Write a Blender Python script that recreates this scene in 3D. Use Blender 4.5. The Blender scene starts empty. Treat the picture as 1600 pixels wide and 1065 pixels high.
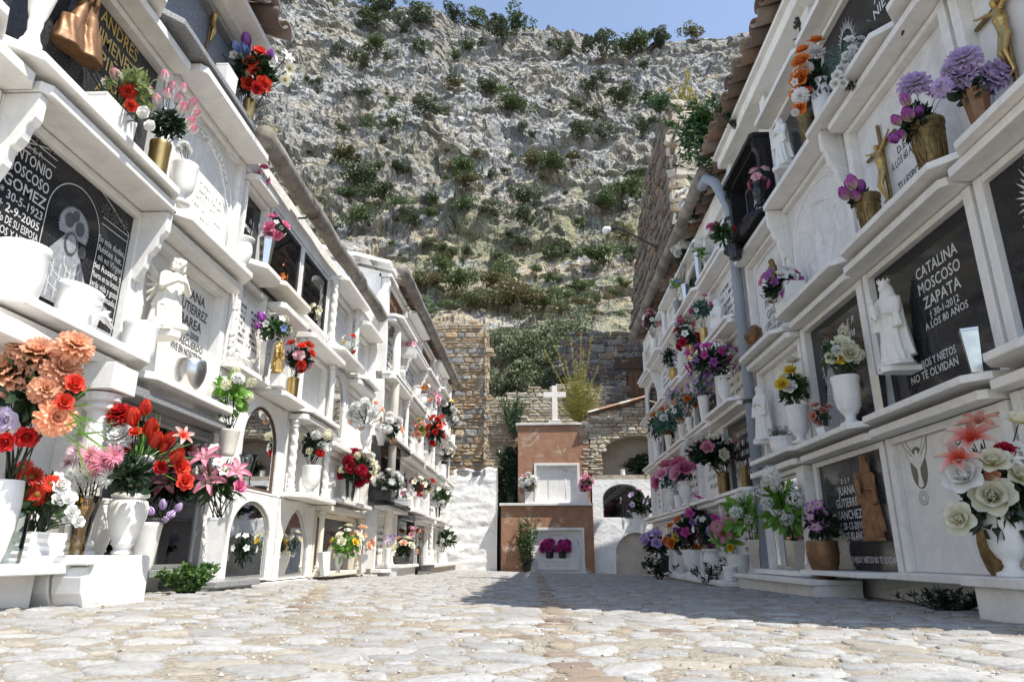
import bpy, bmesh, math, random
import numpy as np
from mathutils import Vector, Matrix, Quaternion, noise
from mathutils.bvhtree import BVHTree
C = bpy.context.scene.collection
rnd = random.Random(7)
PI = math.pi
# ------------------------------------------------------------------ camera model (used to survey positions on the real walls)
FPX = 24/36*1600; PIT = math.radians(17.36); YAW = math.radians(2.1)
def ray(u, v):
    a = (u-800)/FPX; b = (532.5-v)/FPX
    fw = math.cos(PIT)-b*math.sin(PIT); up = math.sin(PIT)+b*math.cos(PIT)
    return Vector((a*math.cos(YAW)-fw*math.sin(YAW), fw*math.cos(YAW)+a*math.sin(YAW), up))
def onx(u, v, X): r = ray(u, v); return r*(X/r.x)
def ony(u, v, Y): r = ray(u, v); return r*(Y/r.y)
WL = 1.8; WB = 1.62; WR = 1.9
def gz(x, y):
    y = max(0, min(13, y)); t = max(0, min(1, (x+1.8)/3.7))
    return (1-t)*(-.132-.010*y)+t*(-.2-.011*y)
# ------------------------------------------------------------------ tags
def tag(o, label=None, cat=None, group=None, kind=None):
    if label: o['label'] = label
    if cat: o['category'] = cat
    if group: o['group'] = group
    if kind: o['kind'] = kind
    return o
def empty(name, loc, label, cat, group=None, kind=None):
    o = bpy.data.objects.new(name, None); o.empty_display_size = .05; o.location = loc; C.objects.link(o)
    return tag(o, label, cat, group, kind)
def wloc(o):
    v = Vector(o.location)
    while o.parent: o = o.parent; v += Vector(o.location)
    return v
# ------------------------------------------------------------------ materials
MATS = {}
class NT:
    def __init__(s, name):
        s.m = bpy.data.materials.new(name); s.m.use_nodes = True; s.t = s.m.node_tree; s.n = s.t.nodes; s.l = s.t.links
        s.b = s.n['Principled BSDF']; s.out = s.n['Material Output']
    def node(s, typ, **k):
        n = s.n.new(typ)
        for a, b in k.items(): setattr(n, a, b)
        return n
    def coord(s, scale=1, obj=False):
        tc = s.node('ShaderNodeTexCoord')
        if scale == 1: return tc.outputs['Object']
        mp = s.node('ShaderNodeMapping'); mp.inputs['Scale'].default_value = scale if isinstance(scale, (tuple, list)) else (scale,)*3
        s.l.new(tc.outputs['Object'], mp.inputs[0]); return mp.outputs[0]
    def pos(s):
        return s.node('ShaderNodeNewGeometry').outputs['Position']
    def noise(s, scale, detail=4, rough=.6, vec=None, dist=0):
        n = s.node('ShaderNodeTexNoise'); n.inputs['Scale'].default_value = scale; n.inputs['Detail'].default_value = detail
        n.inputs['Roughness'].default_value = rough; n.inputs['Distortion'].default_value = dist
        s.l.new(vec or s.pos(), n.inputs['Vector']); return n.outputs['Fac']
    def vor(s, scale, feat='F1', vec=None):
        n = s.node('ShaderNodeTexVoronoi', feature=feat); n.inputs['Scale'].default_value = scale
        s.l.new(vec or s.pos(), n.inputs['Vector']); return n.outputs['Distance']
    def ramp(s, fac, stops, interp='LINEAR'):
        r = s.node('ShaderNodeValToRGB'); r.color_ramp.interpolation = interp; e = r.color_ramp.elements
        while len(e) < len(stops): e.new(.5)
        for i, (p, c) in enumerate(stops):
            e[i].position = p; e[i].color = (c, c, c, 1) if isinstance(c, (int, float)) else (*c, 1)
        s.l.new(fac, r.inputs[0]); return r.outputs[0]
    def mix(s, f, a, b, mode='MIX'):
        m = s.node('ShaderNodeMix', data_type='RGBA', blend_type=mode)
        for sock, val in ((m.inputs[0], f), (m.inputs[6], a), (m.inputs[7], b)):
            if hasattr(val, 'links') or hasattr(val, 'is_output'): s.l.new(val, sock)
            elif isinstance(val, (int, float)): sock.default_value = val
            else: sock.default_value = (*val, 1)
        return m.outputs[2]
    def attr(s, name, out='Color'):
        a = s.node('ShaderNodeAttribute'); a.attribute_name = name; return a.outputs[out]
    def bump(s, h, strength=.3, dist=.01):
        b = s.node('ShaderNodeBump'); b.inputs['Strength'].default_value = strength; b.inputs['Distance'].default_value = dist
        s.l.new(h, b.inputs['Height'])
        if s.b.inputs['Normal'].links: s.l.new(s.b.inputs['Normal'].links[0].from_socket, b.inputs['Normal'])
        s.l.new(b.outputs[0], s.b.inputs['Normal'])
    def set(s, col=None, rough=None, metal=None, **k):
        if col is not None:
            if hasattr(col, 'is_output'): s.l.new(col, s.b.inputs['Base Color'])
            else: s.b.inputs['Base Color'].default_value = (*col, 1)
        if rough is not None:
            if hasattr(rough, 'is_output'): s.l.new(rough, s.b.inputs['Roughness'])
            else: s.b.inputs['Roughness'].default_value = rough
        if metal is not None: s.b.inputs['Metallic'].default_value = metal
        for a, b in k.items(): s.b.inputs[a].default_value = b
        return s.m
def M(name):
    if name not in MATS: MATS[name] = MAKERS[name]()
    return MATS[name]
def mk_marble(c1, c2, name, rough=.28, vein=.12):
    def f():
        t = NT(name); n = t.noise(3.2, 7, .62, dist=1.6); big = t.noise(.9, 3)
        col = t.mix(t.ramp(n, [(.42, 0), (.5, vein*2.2), (.56, 0)]), t.mix(big, c1, c2), (c1[0]*.62, c1[1]*.63, c1[2]*.66))
        d = t.noise(14, 6, .7); col = t.mix(t.ramp(d, [(.55, 0), (.8, .22)]), col, (.42, .38, .30)); vm_ = t.node('ShaderNodeMapping'); vm_.inputs['Scale'].default_value = (7, 7, .7); t.l.new(t.pos(), vm_.inputs[0]); s_ = t.noise(1.4, 6, .7, vec=vm_.outputs[0]); col = t.mix(t.ramp(s_, [(.56, 0), (.75, .38)]), col, (.50, .44, .33))
        t.bump(t.noise(60, 3), .06, .004)
        return t.set(col, t.ramp(d, [(.3, rough), (.8, rough+.25)]))
    return f
def mk_plaster(base, dirt, name, amt=.5, bump=.5, sc=1):
    def f():
        t = NT(name); n = t.noise(2.3, 7, .68, dist=.5); f2 = t.noise(26*sc, 5, .6)
        vec = t.node('ShaderNodeMapping'); vec.inputs['Scale'].default_value = (5, 5, .8); t.l.new(t.pos(), vec.inputs[0])
        st = t.noise(2.2, 6, .65, vec=vec.outputs[0])
        col = t.mix(t.ramp(n, [(.44, 0), (.70, amt)]), base, dirt); cr = t.vor(1.6, 'DISTANCE_TO_EDGE'); cm = t.noise(1.1, 3); cf = t.node('ShaderNodeMath', operation='MULTIPLY'); t.l.new(t.ramp(cr, [(0, .7), (.006, 0)]), cf.inputs[0]); t.l.new(t.ramp(cm, [(.5, 0), (.56, 1)]), cf.inputs[1]); col = t.mix(cf.outputs[0], col, (.14, .13, .11))
        col = t.mix(t.ramp(st, [(.55, 0), (.8, amt*.8)]), col, dirt)
        col = t.mix(t.ramp(f2, [(.3, .0), (.8, .12)]), col, (base[0]*.7, base[1]*.7, base[2]*.68))
        t.bump(f2, bump, .012); t.bump(t.noise(7*sc, 4), bump*.8, .03)
        return t.set(col, .85)
    return f
def mk_granite(a, b, name, rough=.1, sc=170):
    def f():
        t = NT(name); n = t.noise(sc, 2, .8); n2 = t.vor(sc*.7)
        col = t.mix(t.ramp(n, [(.42, 0), (.6, 1)]), a, b); col = t.mix(t.ramp(n2, [(.1, .7), (.3, 0)]), col, (b[0]*1.5, b[1]*1.5, b[2]*1.5))
        t.b.inputs['Specular IOR Level'].default_value = .22
        return t.set(col, rough)
    return f
def mk_simple(col, rough, name, metal=0, var=.25, sc=9, bump=.15, **k):
    def f():
        t = NT(name); n = t.noise(sc, 5, .65)
        c = t.mix(t.ramp(n, [(.3, 0), (.75, var)]), col, tuple(x*.35 for x in col))
        if bump: t.bump(t.noise(sc*6, 4), bump, .004)
        return t.set(c, t.ramp(n, [(.3, rough), (.8, min(1, rough+.2))]), metal, **k)
    return f
def mk_glass(tint, refl, name):
    def f():
        t = NT(name); tr = t.node('ShaderNodeBsdfTransparent'); tr.inputs[0].default_value = (*tint, 1)
        gl = t.node('ShaderNodeBsdfGlossy'); gl.inputs['Roughness'].default_value = .02
        fr = t.node('ShaderNodeFresnel'); fr.inputs[0].default_value = 1.5
        ad = t.node('ShaderNodeMath', operation='ADD'); ad.inputs[1].default_value = refl; t.l.new(fr.outputs[0], ad.inputs[0])
        mx = t.node('ShaderNodeMixShader'); t.l.new(ad.outputs[0], mx.inputs[0]); t.l.new(tr.outputs[0], mx.inputs[1]); t.l.new(gl.outputs[0], mx.inputs[2])
        t.l.new(mx.outputs[0], t.out.inputs[0]); return t.m
    return f
def mk_petal(c0, c1, name, p=.6):
    def f():
        t = NT(name); a = t.attr('tip', 'Fac'); oi = t.node('ShaderNodeObjectInfo')
        col = t.mix(t.ramp(a, [(p*.45, 0), (min(.99, p+.35), 1)]), c0, c1)
        hs = t.node('ShaderNodeHueSaturation'); t.l.new(col, hs.inputs['Color'])
        mr = t.node('ShaderNodeMapRange'); mr.inputs[3].default_value = .80; mr.inputs[4].default_value = 1.08; t.l.new(oi.outputs['Random'], mr.inputs[0]); t.l.new(mr.outputs[0], hs.inputs['Value'])
        t.set(hs.outputs[0], .6)
        tl = t.node('ShaderNodeBsdfTranslucent'); t.l.new(hs.outputs[0], tl.inputs[0]); mx = t.node('ShaderNodeMixShader'); mx.inputs[0].default_value = .32
        t.l.new(t.b.outputs[0], mx.inputs[1]); t.l.new(tl.outputs[0], mx.inputs[2]); t.l.new(mx.outputs[0], t.out.inputs[0]); return t.m
    return f
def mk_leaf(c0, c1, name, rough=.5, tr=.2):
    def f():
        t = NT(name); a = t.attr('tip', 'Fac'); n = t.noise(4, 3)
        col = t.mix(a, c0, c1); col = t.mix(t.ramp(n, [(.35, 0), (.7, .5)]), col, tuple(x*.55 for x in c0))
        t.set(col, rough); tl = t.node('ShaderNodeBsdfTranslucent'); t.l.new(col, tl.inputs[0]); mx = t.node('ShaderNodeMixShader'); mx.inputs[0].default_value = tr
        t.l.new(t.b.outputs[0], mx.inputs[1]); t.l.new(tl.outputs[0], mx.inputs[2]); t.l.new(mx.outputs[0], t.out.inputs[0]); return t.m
    return f
def mk_attr(name, rough=.9, bsc=30, bs=.6, bd=.01, var=.35):
    def f():
        t = NT(name); a = t.attr('Col'); n = t.noise(bsc*.4, 6, .7)
        col = t.mix(t.ramp(n, [(.35, 0), (.75, var)]), a, (.09, .085, .075), 'MIX')
        t.bump(t.noise(bsc, 6, .65), bs, bd); return t.set(col, rough)
    return f
def mk_cobble():
    t = NT('river_cobbles'); a = t.attr('Col'); n = t.noise(16, 7, .72, dist=.4); n2 = t.noise(70, 4, .7)
    col = t.mix(t.ramp(n, [(.52, 0), (.64, .6)]), a, (.30, .26, .20)); col = t.mix(t.ramp(n2, [(.42, 0), (.66, .45)]), col, (.16, .14, .115))
    t.bump(t.noise(30, 6, .7), .7, .008); t.bump(n2, .5, .003); return t.set(col, .9)
def mk_rock():
    t = NT('limestone'); a = t.attr('Col'); n = t.noise(.9, 8, .7); v = t.noise(.28, 6, .7, dist=1.5)
    w = t.node('ShaderNodeTexNoise'); w.inputs['Scale'].default_value = .5; w.inputs['Detail'].default_value = 5; t.l.new(t.pos(), w.inputs['Vector'])
    mp = t.node('ShaderNodeMapping'); mp.inputs['Scale'].default_value = (1.25, .8, .7); mp.inputs['Rotation'].default_value = (0, .35, 0); t.l.new(t.pos(), mp.inputs[0])
    ad = t.node('ShaderNodeVectorMath', operation='MULTIPLY_ADD'); ad.inputs[1].default_value = (1.6, 1.6, 1.6); t.l.new(w.outputs['Color'], ad.inputs[0]); t.l.new(mp.outputs[0], ad.inputs[2])
    col = t.mix(t.ramp(n, [(.42, 0), (.66, .5)]), a, (.24, .235, .22)); col = t.mix(t.ramp(v, [(.54, 0), (.66, .65)]), col, (.44, .35, .22))
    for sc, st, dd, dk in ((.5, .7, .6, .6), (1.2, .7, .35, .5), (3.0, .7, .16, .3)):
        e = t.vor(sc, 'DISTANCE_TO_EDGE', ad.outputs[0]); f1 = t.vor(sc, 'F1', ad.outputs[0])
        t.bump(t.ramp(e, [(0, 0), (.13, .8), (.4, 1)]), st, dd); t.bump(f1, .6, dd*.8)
        col = t.mix(t.ramp(e, [(0, dk), (.05, 0)]), col, (.10, .095, .085))  # crack lines painted darker, for soil and for the shade inside them
    t.bump(t.noise(3.5, 6, .7), .5, .25); return t.set(col, .95)
def mk_terracotta():
    t = NT('ochre_render'); n = t.noise(2.2, 8, .7, dist=.8); n2 = t.noise(6, 6, .7)
    col = t.mix(t.ramp(n2, [(.35, 0), (.7, 1)]), (.27, .135, .08), (.37, .215, .135))
    col = t.mix(t.ramp(n, [(.54, 0), (.60, .8)]), col, (.50, .42, .34)); t.bump(n2, .6, .02); t.bump(t.noise(40, 4), .5, .008)
    return t.set(col, .9)
def mk_gutter():
    t = NT('fibre_cement'); n = t.noise(5, 8, .75, dist=.6); n2 = t.noise(40, 4, .7)
    col = t.mix(t.ramp(n, [(.4, 0), (.62, 1)]), (.30, .27, .23), (.12, .108, .09)); col = t.mix(t.ramp(n2, [(.55, 0), (.7, .6)]), col, (.08, .075, .065))
    t.bump(n2, .5, .006); return t.set(col, .95)
def mk_mortar():
    t = NT('gravel_mortar'); v = t.vor(75); n = t.noise(9, 6, .7); g = t.noise(130, 3, .7)
    col = t.mix(n, (.36, .315, .25), (.24, .205, .155)); col = t.mix(t.ramp(v, [(.15, .7), (.5, 0)]), col, (.42, .385, .32)); col = t.mix(t.ramp(g, [(.4, .6), (.6, 0)]), col, (.12, .10, .08))
    t.bump(v, .8, .008); t.bump(g, .6, .005); return t.set(col, .95)
W = (.80, .79, .76)
MAKERS = dict(
 marble=mk_marble((.83, .81, .765), (.77, .755, .72), 'white_marble'), marble2=mk_marble((.71, .70, .68), (.78, .76, .72), 'grey_white_marble', .3, .09),
 slab=mk_marble((.76, .745, .71), (.69, .68, .66), 'honed_marble', .4, .16), cream=mk_marble((.74, .68, .56), (.80, .75, .66), 'cream_marble', .4),
 plaster=mk_plaster((.82, .805, .77), (.50, .46, .40), 'limewashed_plaster'), dirty=mk_plaster((.66, .65, .62), (.30, .27, .22), 'stained_plaster', .8),
 rough=mk_plaster((.82, .82, .81), (.55, .52, .47), 'rough_limewash', .3, 1.0, .4), brickfill=mk_plaster((.55, .50, .43), (.36, .31, .25), 'bare_render', .7, .6),
 granite=mk_granite((.16, .165, .17), (.34, .34, .34), 'grey_granite', .3), black=mk_granite((.012, .012, .014), (.035, .035, .038), 'black_granite', .06),
 darkgr=mk_granite((.018, .018, .02), (.055, .055, .058), 'dark_granite', .12), blue=mk_granite((.12, .14, .18), (.24, .26, .30), 'blue_granite', .15),
 letter=mk_simple((.60, .60, .58), .5, 'engraved_white', var=.1), letterd=mk_simple((.06, .06, .055), .5, 'engraved_black', var=.1), etch=mk_simple((.38, .39, .41), .5, 'etched_grey', var=.9, sc=55),
 etchd=mk_simple((.10, .10, .105), .35, 'etched_dark', var=.9, sc=60), olive=mk_simple((.16, .15, .11), .5, 'olive_disc'), gold=mk_simple((.75, .55, .2), .35, 'gold_letter', metal=1),
 brass=mk_simple((.62, .42, .16), .25, 'brass', metal=1, var=.6, sc=14), bronze=mk_simple((.27, .14, .065), .42, 'bronze', metal=.5, var=.8, sc=24),
 bronzed=mk_simple((.30, .21, .09), .3, 'aged_brass', metal=.9, var=.9, sc=40, bump=.6), steel=mk_simple((.62, .61, .58), .22, 'polished_steel', metal=1, var=.2),
 iron=mk_simple((.03, .03, .03), .5, 'black_iron'), alu=mk_simple((.50, .49, .47), .35, 'aluminium_frame', metal=.8), rust=mk_simple((.09, .05, .03), .8, 'rusty_iron'),
 glaze=mk_simple((.82, .82, .81), .12, 'white_ceramic', var=.06, bump=.03), plaster_fig=mk_simple((.80, .78, .72), .5, 'cast_figure', var=.15, sc=20),
 cream_fig=mk_simple((.80, .765, .68), .45, 'cream_figure', var=.2), goldfig=mk_simple((.55, .36, .12), .35, 'gold_paint', metal=.5, var=.6, sc=30),
 pvc=mk_simple((.30, .335, .39), .45, 'grey_blue_pvc', var=.3, sc=3, bump=.03), blackpot=mk_simple((.02, .02, .022), .2, 'black_ceramic'), clay=mk_simple((.42, .2, .11), .8, 'clay', var=.6),
 glass=mk_glass((.88, .92, .9), .06, 'clear_glass'), pane=mk_glass((.35, .37, .36), .10, 'dusty_pane'), mirror=mk_glass((.05, .05, .05), .75, 'mirror_pane'), amber=mk_glass((.75, .6, .32), .08, 'amber_glass'),
 cobble=mk_cobble, rubble=mk_attr('rubble_stone', .95, 14, .8, .03), rubbled=mk_attr('dark_rubble_stone', .95, 9, .8, .03, .5), tile=mk_attr('clay_roof_tiles', .9, 20, .6, .01, .55),
 rock=mk_rock, ochre=mk_terracotta, fibre=mk_gutter, mortar=mk_mortar,
 lime_mortar=mk_plaster((.46, .40, .31), (.26, .21, .15), 'lime_mortar', .7, .9), soil=mk_plaster((.16, .12, .08), (.08, .06, .04), 'soil', .7, .9),
 bark=mk_simple((.12, .09, .06), .9, 'bark'), wood=mk_simple((.20, .10, .05), .8, 'weathered_board', var=.6), leaf=mk_leaf((.03, .075, .02), (.06, .13, .035), 'dark_leaf'),
 leafd=mk_leaf((.012, .03, .012), (.025, .055, .02), 'deep_green_leaf', .35), leafb=mk_leaf((.10, .26, .03), (.22, .42, .06), 'bright_leaf'), teal=mk_leaf((.05, .15, .12), (.12, .27, .20), 'teal_leaf'),
 variegated=mk_leaf((.14, .22, .06), (.42, .46, .22), 'variegated_leaf'), dry=mk_leaf((.26, .26, .05), (.52, .42, .12), 'dry_stalk'), shrub=mk_leaf((.072, .095, .044), (.145, .175, .08), 'maquis_leaf', .7, .12),
 scrub=mk_leaf((.10, .14, .05), (.19, .235, .085), 'scrub_leaf'), weedl=mk_leaf((.07, .14, .03), (.13, .24, .06), 'weed_leaf'), shrub2=mk_leaf((.08, .125, .042), (.155, .21, .075), 'fresh_maquis_leaf', .7, .12), shrub3=mk_leaf((.13, .12, .05), (.22, .19, .08), 'dry_maquis_leaf', .7, .12), oak=mk_leaf((.10, .125, .058), (.21, .24, .12), 'holm_oak_leaf', .6, .1),
)
PETAL = dict(white=((.84, .84, .76), (.88, .88, .86), .5), cream=((.84, .78, .46), (.88, .86, .70), .4), yellow=((.75, .42, .02), (.80, .60, .05), .4), orange=((.70, .12, .02), (.80, .25, .04), .4),
 peach=((.85, .36, .14), (.88, .58, .42), .3), coral=((.98, .50, .16), (.99, .58, .38), .3), red=((.40, .01, .01), (.62, .02, .02), .4), crimson=((.30, .005, .02), (.50, .01, .05), .4), scarlet=((.62, .04, .02), (.72, .06, .03), .3),
 pinkw=((.88, .86, .80), (.84, .30, .44), .97), pink=((.75, .25, .38), (.82, .45, .55), .4), rosy=((.60, .06, .20), (.75, .22, .38), .4), magenta=((.42, .02, .20), (.62, .06, .34), .3),
 purple=((.30, .05, .34), (.45, .12, .50), .4), violet=((.20, .06, .30), (.35, .14, .48), .4), lilac=((.50, .36, .62), (.62, .48, .72), .4), lilacw=((.78, .77, .76), (.56, .42, .72), .8), blue=((.16, .26, .66), (.34, .46, .82), .4),
 purplew=((.74, .70, .50), (.52, .12, .48), .5), mauve=((.52, .30, .36), (.70, .52, .56), .4), salmon=((.62, .22, .14), (.74, .36, .26), .4), lilyp=((.80, .55, .58), (.78, .30, .40), .3), lilyr=((.78, .10, .06), (.84, .70, .62), .75), disc=((.35, .2, .02), (.5, .3, .03), .3))
for k, v in PETAL.items(): MAKERS['p_'+k] = mk_petal(v[0], v[1], 'petal_'+k, v[2])
# ------------------------------------------------------------------ mesh builder
class MB:
    def __init__(s): s.v = []; s.f = []; s.tip = []; s.col = []
    def add(s, vs, fs, tip=None, col=None):
        n = len(s.v); s.v.extend(Vector(p) for p in vs); s.f.extend([tuple(i+n for i in f) for f in fs])
        s.tip.extend(tip if tip is not None else [0]*len(vs)); s.col.extend([col or (1, 1, 1)]*len(vs))
    def merge(s, o, mat=None):
        n = len(s.v); s.v.extend((mat @ p) if mat else p.copy() for p in o.v); s.f.extend([tuple(i+n for i in f) for f in o.f]); s.tip.extend(o.tip); s.col.extend(o.col)
    def box(s, a, b, col=None):
        x0, x1 = sorted((a[0], b[0])); y0, y1 = sorted((a[1], b[1])); z0, z1 = sorted((a[2], b[2]))
        s.add([(x0, y0, z0), (x1, y0, z0), (x1, y1, z0), (x0, y1, z0), (x0, y0, z1), (x1, y0, z1), (x1, y1, z1), (x0, y1, z1)],
              [(3, 2, 1, 0), (4, 5, 6, 7), (0, 1, 5, 4), (1, 2, 6, 5), (2, 3, 7, 6), (3, 0, 4, 7)], col=col)
    def prism(s, pts, dvec, col=None):
        n = len(pts); d = Vector(dvec); P = [Vector(p) for p in pts]
        s.add(P+[p+d for p in P], [tuple(range(n))[::-1], tuple(range(n, 2*n))]+[(i, (i+1) % n, n+(i+1) % n, n+i) for i in range(n)], col=col)
    def lathe(s, prof, seg=20, loc=(0, 0, 0), sx=1, sy=1, sz=1, twist=None, cap=True):
        n = len(s.v); L = Vector(loc); vs = []
        for i, (r, z) in enumerate(prof):
            for k in range(seg):
                a = 2*PI*k/seg; rr = r
                if twist: rr = r*(1+.16*math.sin(2*a+twist*z))
                vs.append(L+Vector((rr*math.cos(a)*sx, rr*math.sin(a)*sy, z*sz)))
        fs = [(i*seg+k, i*seg+(k+1) % seg, (i+1)*seg+(k+1) % seg, (i+1)*seg+k) for i in range(len(prof)-1) for k in range(seg)]
        if cap: fs.append(tuple(range(seg))[::-1]); fs.append(tuple((len(prof)-1)*seg+k for k in range(seg)))
        s.add(vs, fs)
    def tube(s, pts, r, seg=8, r1=None):
        P = [Vector(p) for p in pts]; n = len(P); vs = []; prev = None
        for i, p in enumerate(P):
            t = (P[min(i+1, n-1)]-P[max(i-1, 0)]).normalized()
            u = t.orthogonal().normalized() if prev is None else (prev-t*prev.dot(t)).normalized(); prev = u; w = t.cross(u)
            rr = r if r1 is None else r+(r1-r)*i/max(1, n-1)
            for k in range(seg): a = 2*PI*k/seg; vs.append(p+(u*math.cos(a)+w*math.sin(a))*rr)
        fs = [(i*seg+k, i*seg+(k+1) % seg, (i+1)*seg+(k+1) % seg, (i+1)*seg+k) for i in range(n-1) for k in range(seg)]
        fs += [tuple(range(seg))[::-1], tuple((n-1)*seg+k for k in range(seg))]; s.add(vs, fs)
    def capsule(s, a, ra, b, rb, seg=14):
        a = Vector(a); b = Vector(b); t = (b-a); L = t.length or 1e-5; t = t/L; u = t.orthogonal().normalized(); w = t.cross(u); vs = []; rings = []
        for k in range(1, 5): th = PI/2*(1-k/4); rings.append((-ra*math.sin(th), ra*math.cos(th)))
        for k in range(0, 4): th = PI/2*k/4; rings.append((L+rb*math.sin(th), rb*math.cos(th)))
        for o, r in rings:
            for k in range(seg): an = 2*PI*k/seg; vs.append(a+t*o+(u*math.cos(an)+w*math.sin(an))*r)
        n = len(rings); fs = [(i*seg+k, i*seg+(k+1) % seg, (i+1)*seg+(k+1) % seg, (i+1)*seg+k) for i in range(n-1) for k in range(seg)]
        fs += [tuple(range(seg))[::-1], tuple((n-1)*seg+k for k in range(seg))]; s.add(vs, fs)
    def mesh(s, name, mat, smooth=False, org=None):
        me = bpy.data.meshes.new(name)
        me.from_pydata([(p-org)[:] if org is not None else p[:] for p in s.v], [], s.f)
        if any(s.tip): a = me.attributes.new('tip', 'FLOAT', 'POINT'); a.data.foreach_set('value', s.tip)
        if any(c != (1, 1, 1) for c in s.col):
            a = me.color_attributes.new('Col', 'FLOAT_COLOR', 'POINT'); a.data.foreach_set('color', [x for c in s.col for x in (*c, 1)])
        if mat: me.materials.append(M(mat) if isinstance(mat, str) else mat)
        if smooth: me.polygons.foreach_set('use_smooth', [True]*len(me.polygons))
        me.update(); return me
    def build(s, name, mat, parent=None, smooth=False, bevel=0, origin=None):
        org = wloc(parent) if parent else (Vector(origin) if origin is not None else Vector((0, 0, 0)))
        o = bpy.data.objects.new(name, s.mesh(name, mat, smooth, org)); C.objects.link(o)
        if parent: o.parent = parent
        else: o.location = org
        if bevel:
            b = o.modifiers.new('b', 'BEVEL'); b.width = bevel; b.segments = 2; b.limit_method = 'ANGLE'; b.angle_limit = math.radians(50)
        if smooth == 'auto': pass
        return o
def remesh(mb, name, mat, vox, smooth_it=0):
    o = bpy.data.objects.new('tmp', mb.mesh('tmp', None)); C.objects.link(o)
    m = o.modifiers.new('r', 'REMESH'); m.mode = 'VOXEL'; m.voxel_size = vox
    if smooth_it: sm = o.modifiers.new('s', 'SMOOTH'); sm.iterations = smooth_it; sm.factor = .5
    dg = bpy.context.evaluated_depsgraph_get(); dg.update(); me = bpy.data.meshes.new_from_object(o.evaluated_get(dg)); me.name = name
    me.materials.clear(); me.materials.append(M(mat)); me.polygons.foreach_set('use_smooth', [True]*len(me.polygons)); bpy.data.objects.remove(o); return me
def place(name, me, loc, rot=(0, 0, 0), sc=(1, 1, 1), parent=None):
    o = bpy.data.objects.new(name, me); C.objects.link(o)
    if parent: o.parent = parent; loc = Vector(loc)-wloc(parent)
    o.location = loc
    if isinstance(rot, Quaternion): o.rotation_mode = 'QUATERNION'; o.rotation_quaternion = rot
    else: o.rotation_euler = rot
    o.scale = sc if isinstance(sc, (tuple, list)) else (sc,)*3
    return o
# ------------------------------------------------------------------ niches
class Wall:
    def __init__(s, side, W): s.s = side; s.W = W
    def P(s, d, y, z): return Vector((s.s*(s.W-d), y, z))
    def box(s, mb, d0, d1, y0, y1, z0, z1): mb.box(s.P(d0, y0, z0), s.P(d1, y1, z1))
    def q(s, u, v, d=0): return onx(u, v, s.s*(s.W-d))
LW = Wall(-1, WL); BW = Wall(-1, WB); RW = Wall(1, WR)
SHELVES = []   # (side, y0, y1, ztop, W)
def text_mesh(lines, w, h, size=None, shear=0):
    """lines: (text, rel height). returns MB in plane (x right, y up) centred in w x h"""
    tot = sum(l[1] for l in lines)*1.35; out = MB(); y = h/2
    for t, rh in lines:
        lh = h*rh*1.35/tot; y -= lh
        if not t: continue
        cu = bpy.data.curves.new('t', 'FONT'); cu.body = t; cu.align_x = 'CENTER'; cu.size = 1; cu.resolution_u = 2; cu.shear = shear; cu.offset = .012
        o = bpy.data.objects.new('t', cu); C.objects.link(o); dg = bpy.context.evaluated_depsgraph_get(); dg.update()
        me = bpy.data.meshes.new_from_object(o.evaluated_get(dg)); bpy.data.objects.remove(o)
        if not len(me.vertices): continue
        xs = [v.co.x for v in me.vertices]; wid = max(xs)-min(xs); sy = lh/1.35*1.38; sx = min(sy, w*.98/max(wid, .01))
        out.add([(v.co.x*sx, y+lh*.18+v.co.y*sy, 0) for v in me.vertices], [tuple(p.vertices) for p in me.polygons])
    return out
def lettering(root, wl, yc, zc, w, h, lines, mat, d, shear=0, name='lettering'):
    mb = text_mesh(lines, w, h, shear=shear); X = Vector((0, -wl.s, 0)); Z = Vector((0, 0, 1)); c = wl.P(d, yc, zc)
    m2 = MB(); m2.add([c+X*p.x+Z*p.y for p in mb.v], mb.f); return m2.build(name, mat, root)
def engraved_rows(root, wl, y0, y1, z0, z1, n, mat, d, rise=.0015):
    mb = MB(); h = (z1-z0)/n
    for i in range(n):
        L = (y1-y0)*rnd.uniform(.55, 1); y = (y0+y1)/2-L/2; z = z1-h*(i+.75); e = y+L
        while y < e:
            w = h*rnd.uniform(.18, .5)
            k = rnd.random()
            if k < .8:
                wl.box(mb, d, d+rise, y, y+w*.25, z, z+h*.5)
                if k < .5: wl.box(mb, d, d+rise, y+w*.3, y+w*.9, z+rnd.choice((0, .2, .43))*h, z+h*(.07+rnd.choice((0, .2, .43))))
            y += w*1.25
    return mb.build('engraving', mat, root)
def shelf_poly(wl, mb, y0, y1, z0, z1, dep, ch=None):
    ch = dep*.55 if ch is None else ch; ch = min(ch, (y1-y0)*.3)
    pts = [(-.03, y0), (dep-ch*.9, y0), (dep, y0+ch), (dep, y1-ch), (dep-ch*.9, y1), (-.03, y1)]
    mb.prism([wl.P(d, y, z0) for d, y in pts], (0, 0, z1-z0))
def scroll_bracket(wl, mb, y, t, z1, h, dep):
    pr = [(0, 0), (dep, 0), (dep, -.28*h), (dep*.93, -.34*h), (dep*.86, -.36*h), (dep*.8, -.40*h), (dep*.74, -.52*h), (dep*.62, -.6*h), (dep*.5, -.63*h), (dep*.46, -.68*h), (dep*.4, -.82*h), (dep*.25, -.94*h), (.02, -h), (0, -h)]
    mb.prism([wl.P(d, y, z1+z) for d, z in pr], (0, t, 0))
COLP = [(1.5, 0), (1.5, .05), (1.1, .06), (1.35, .09), (1.35, .11), (.95, .13), (1, .16)]
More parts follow.
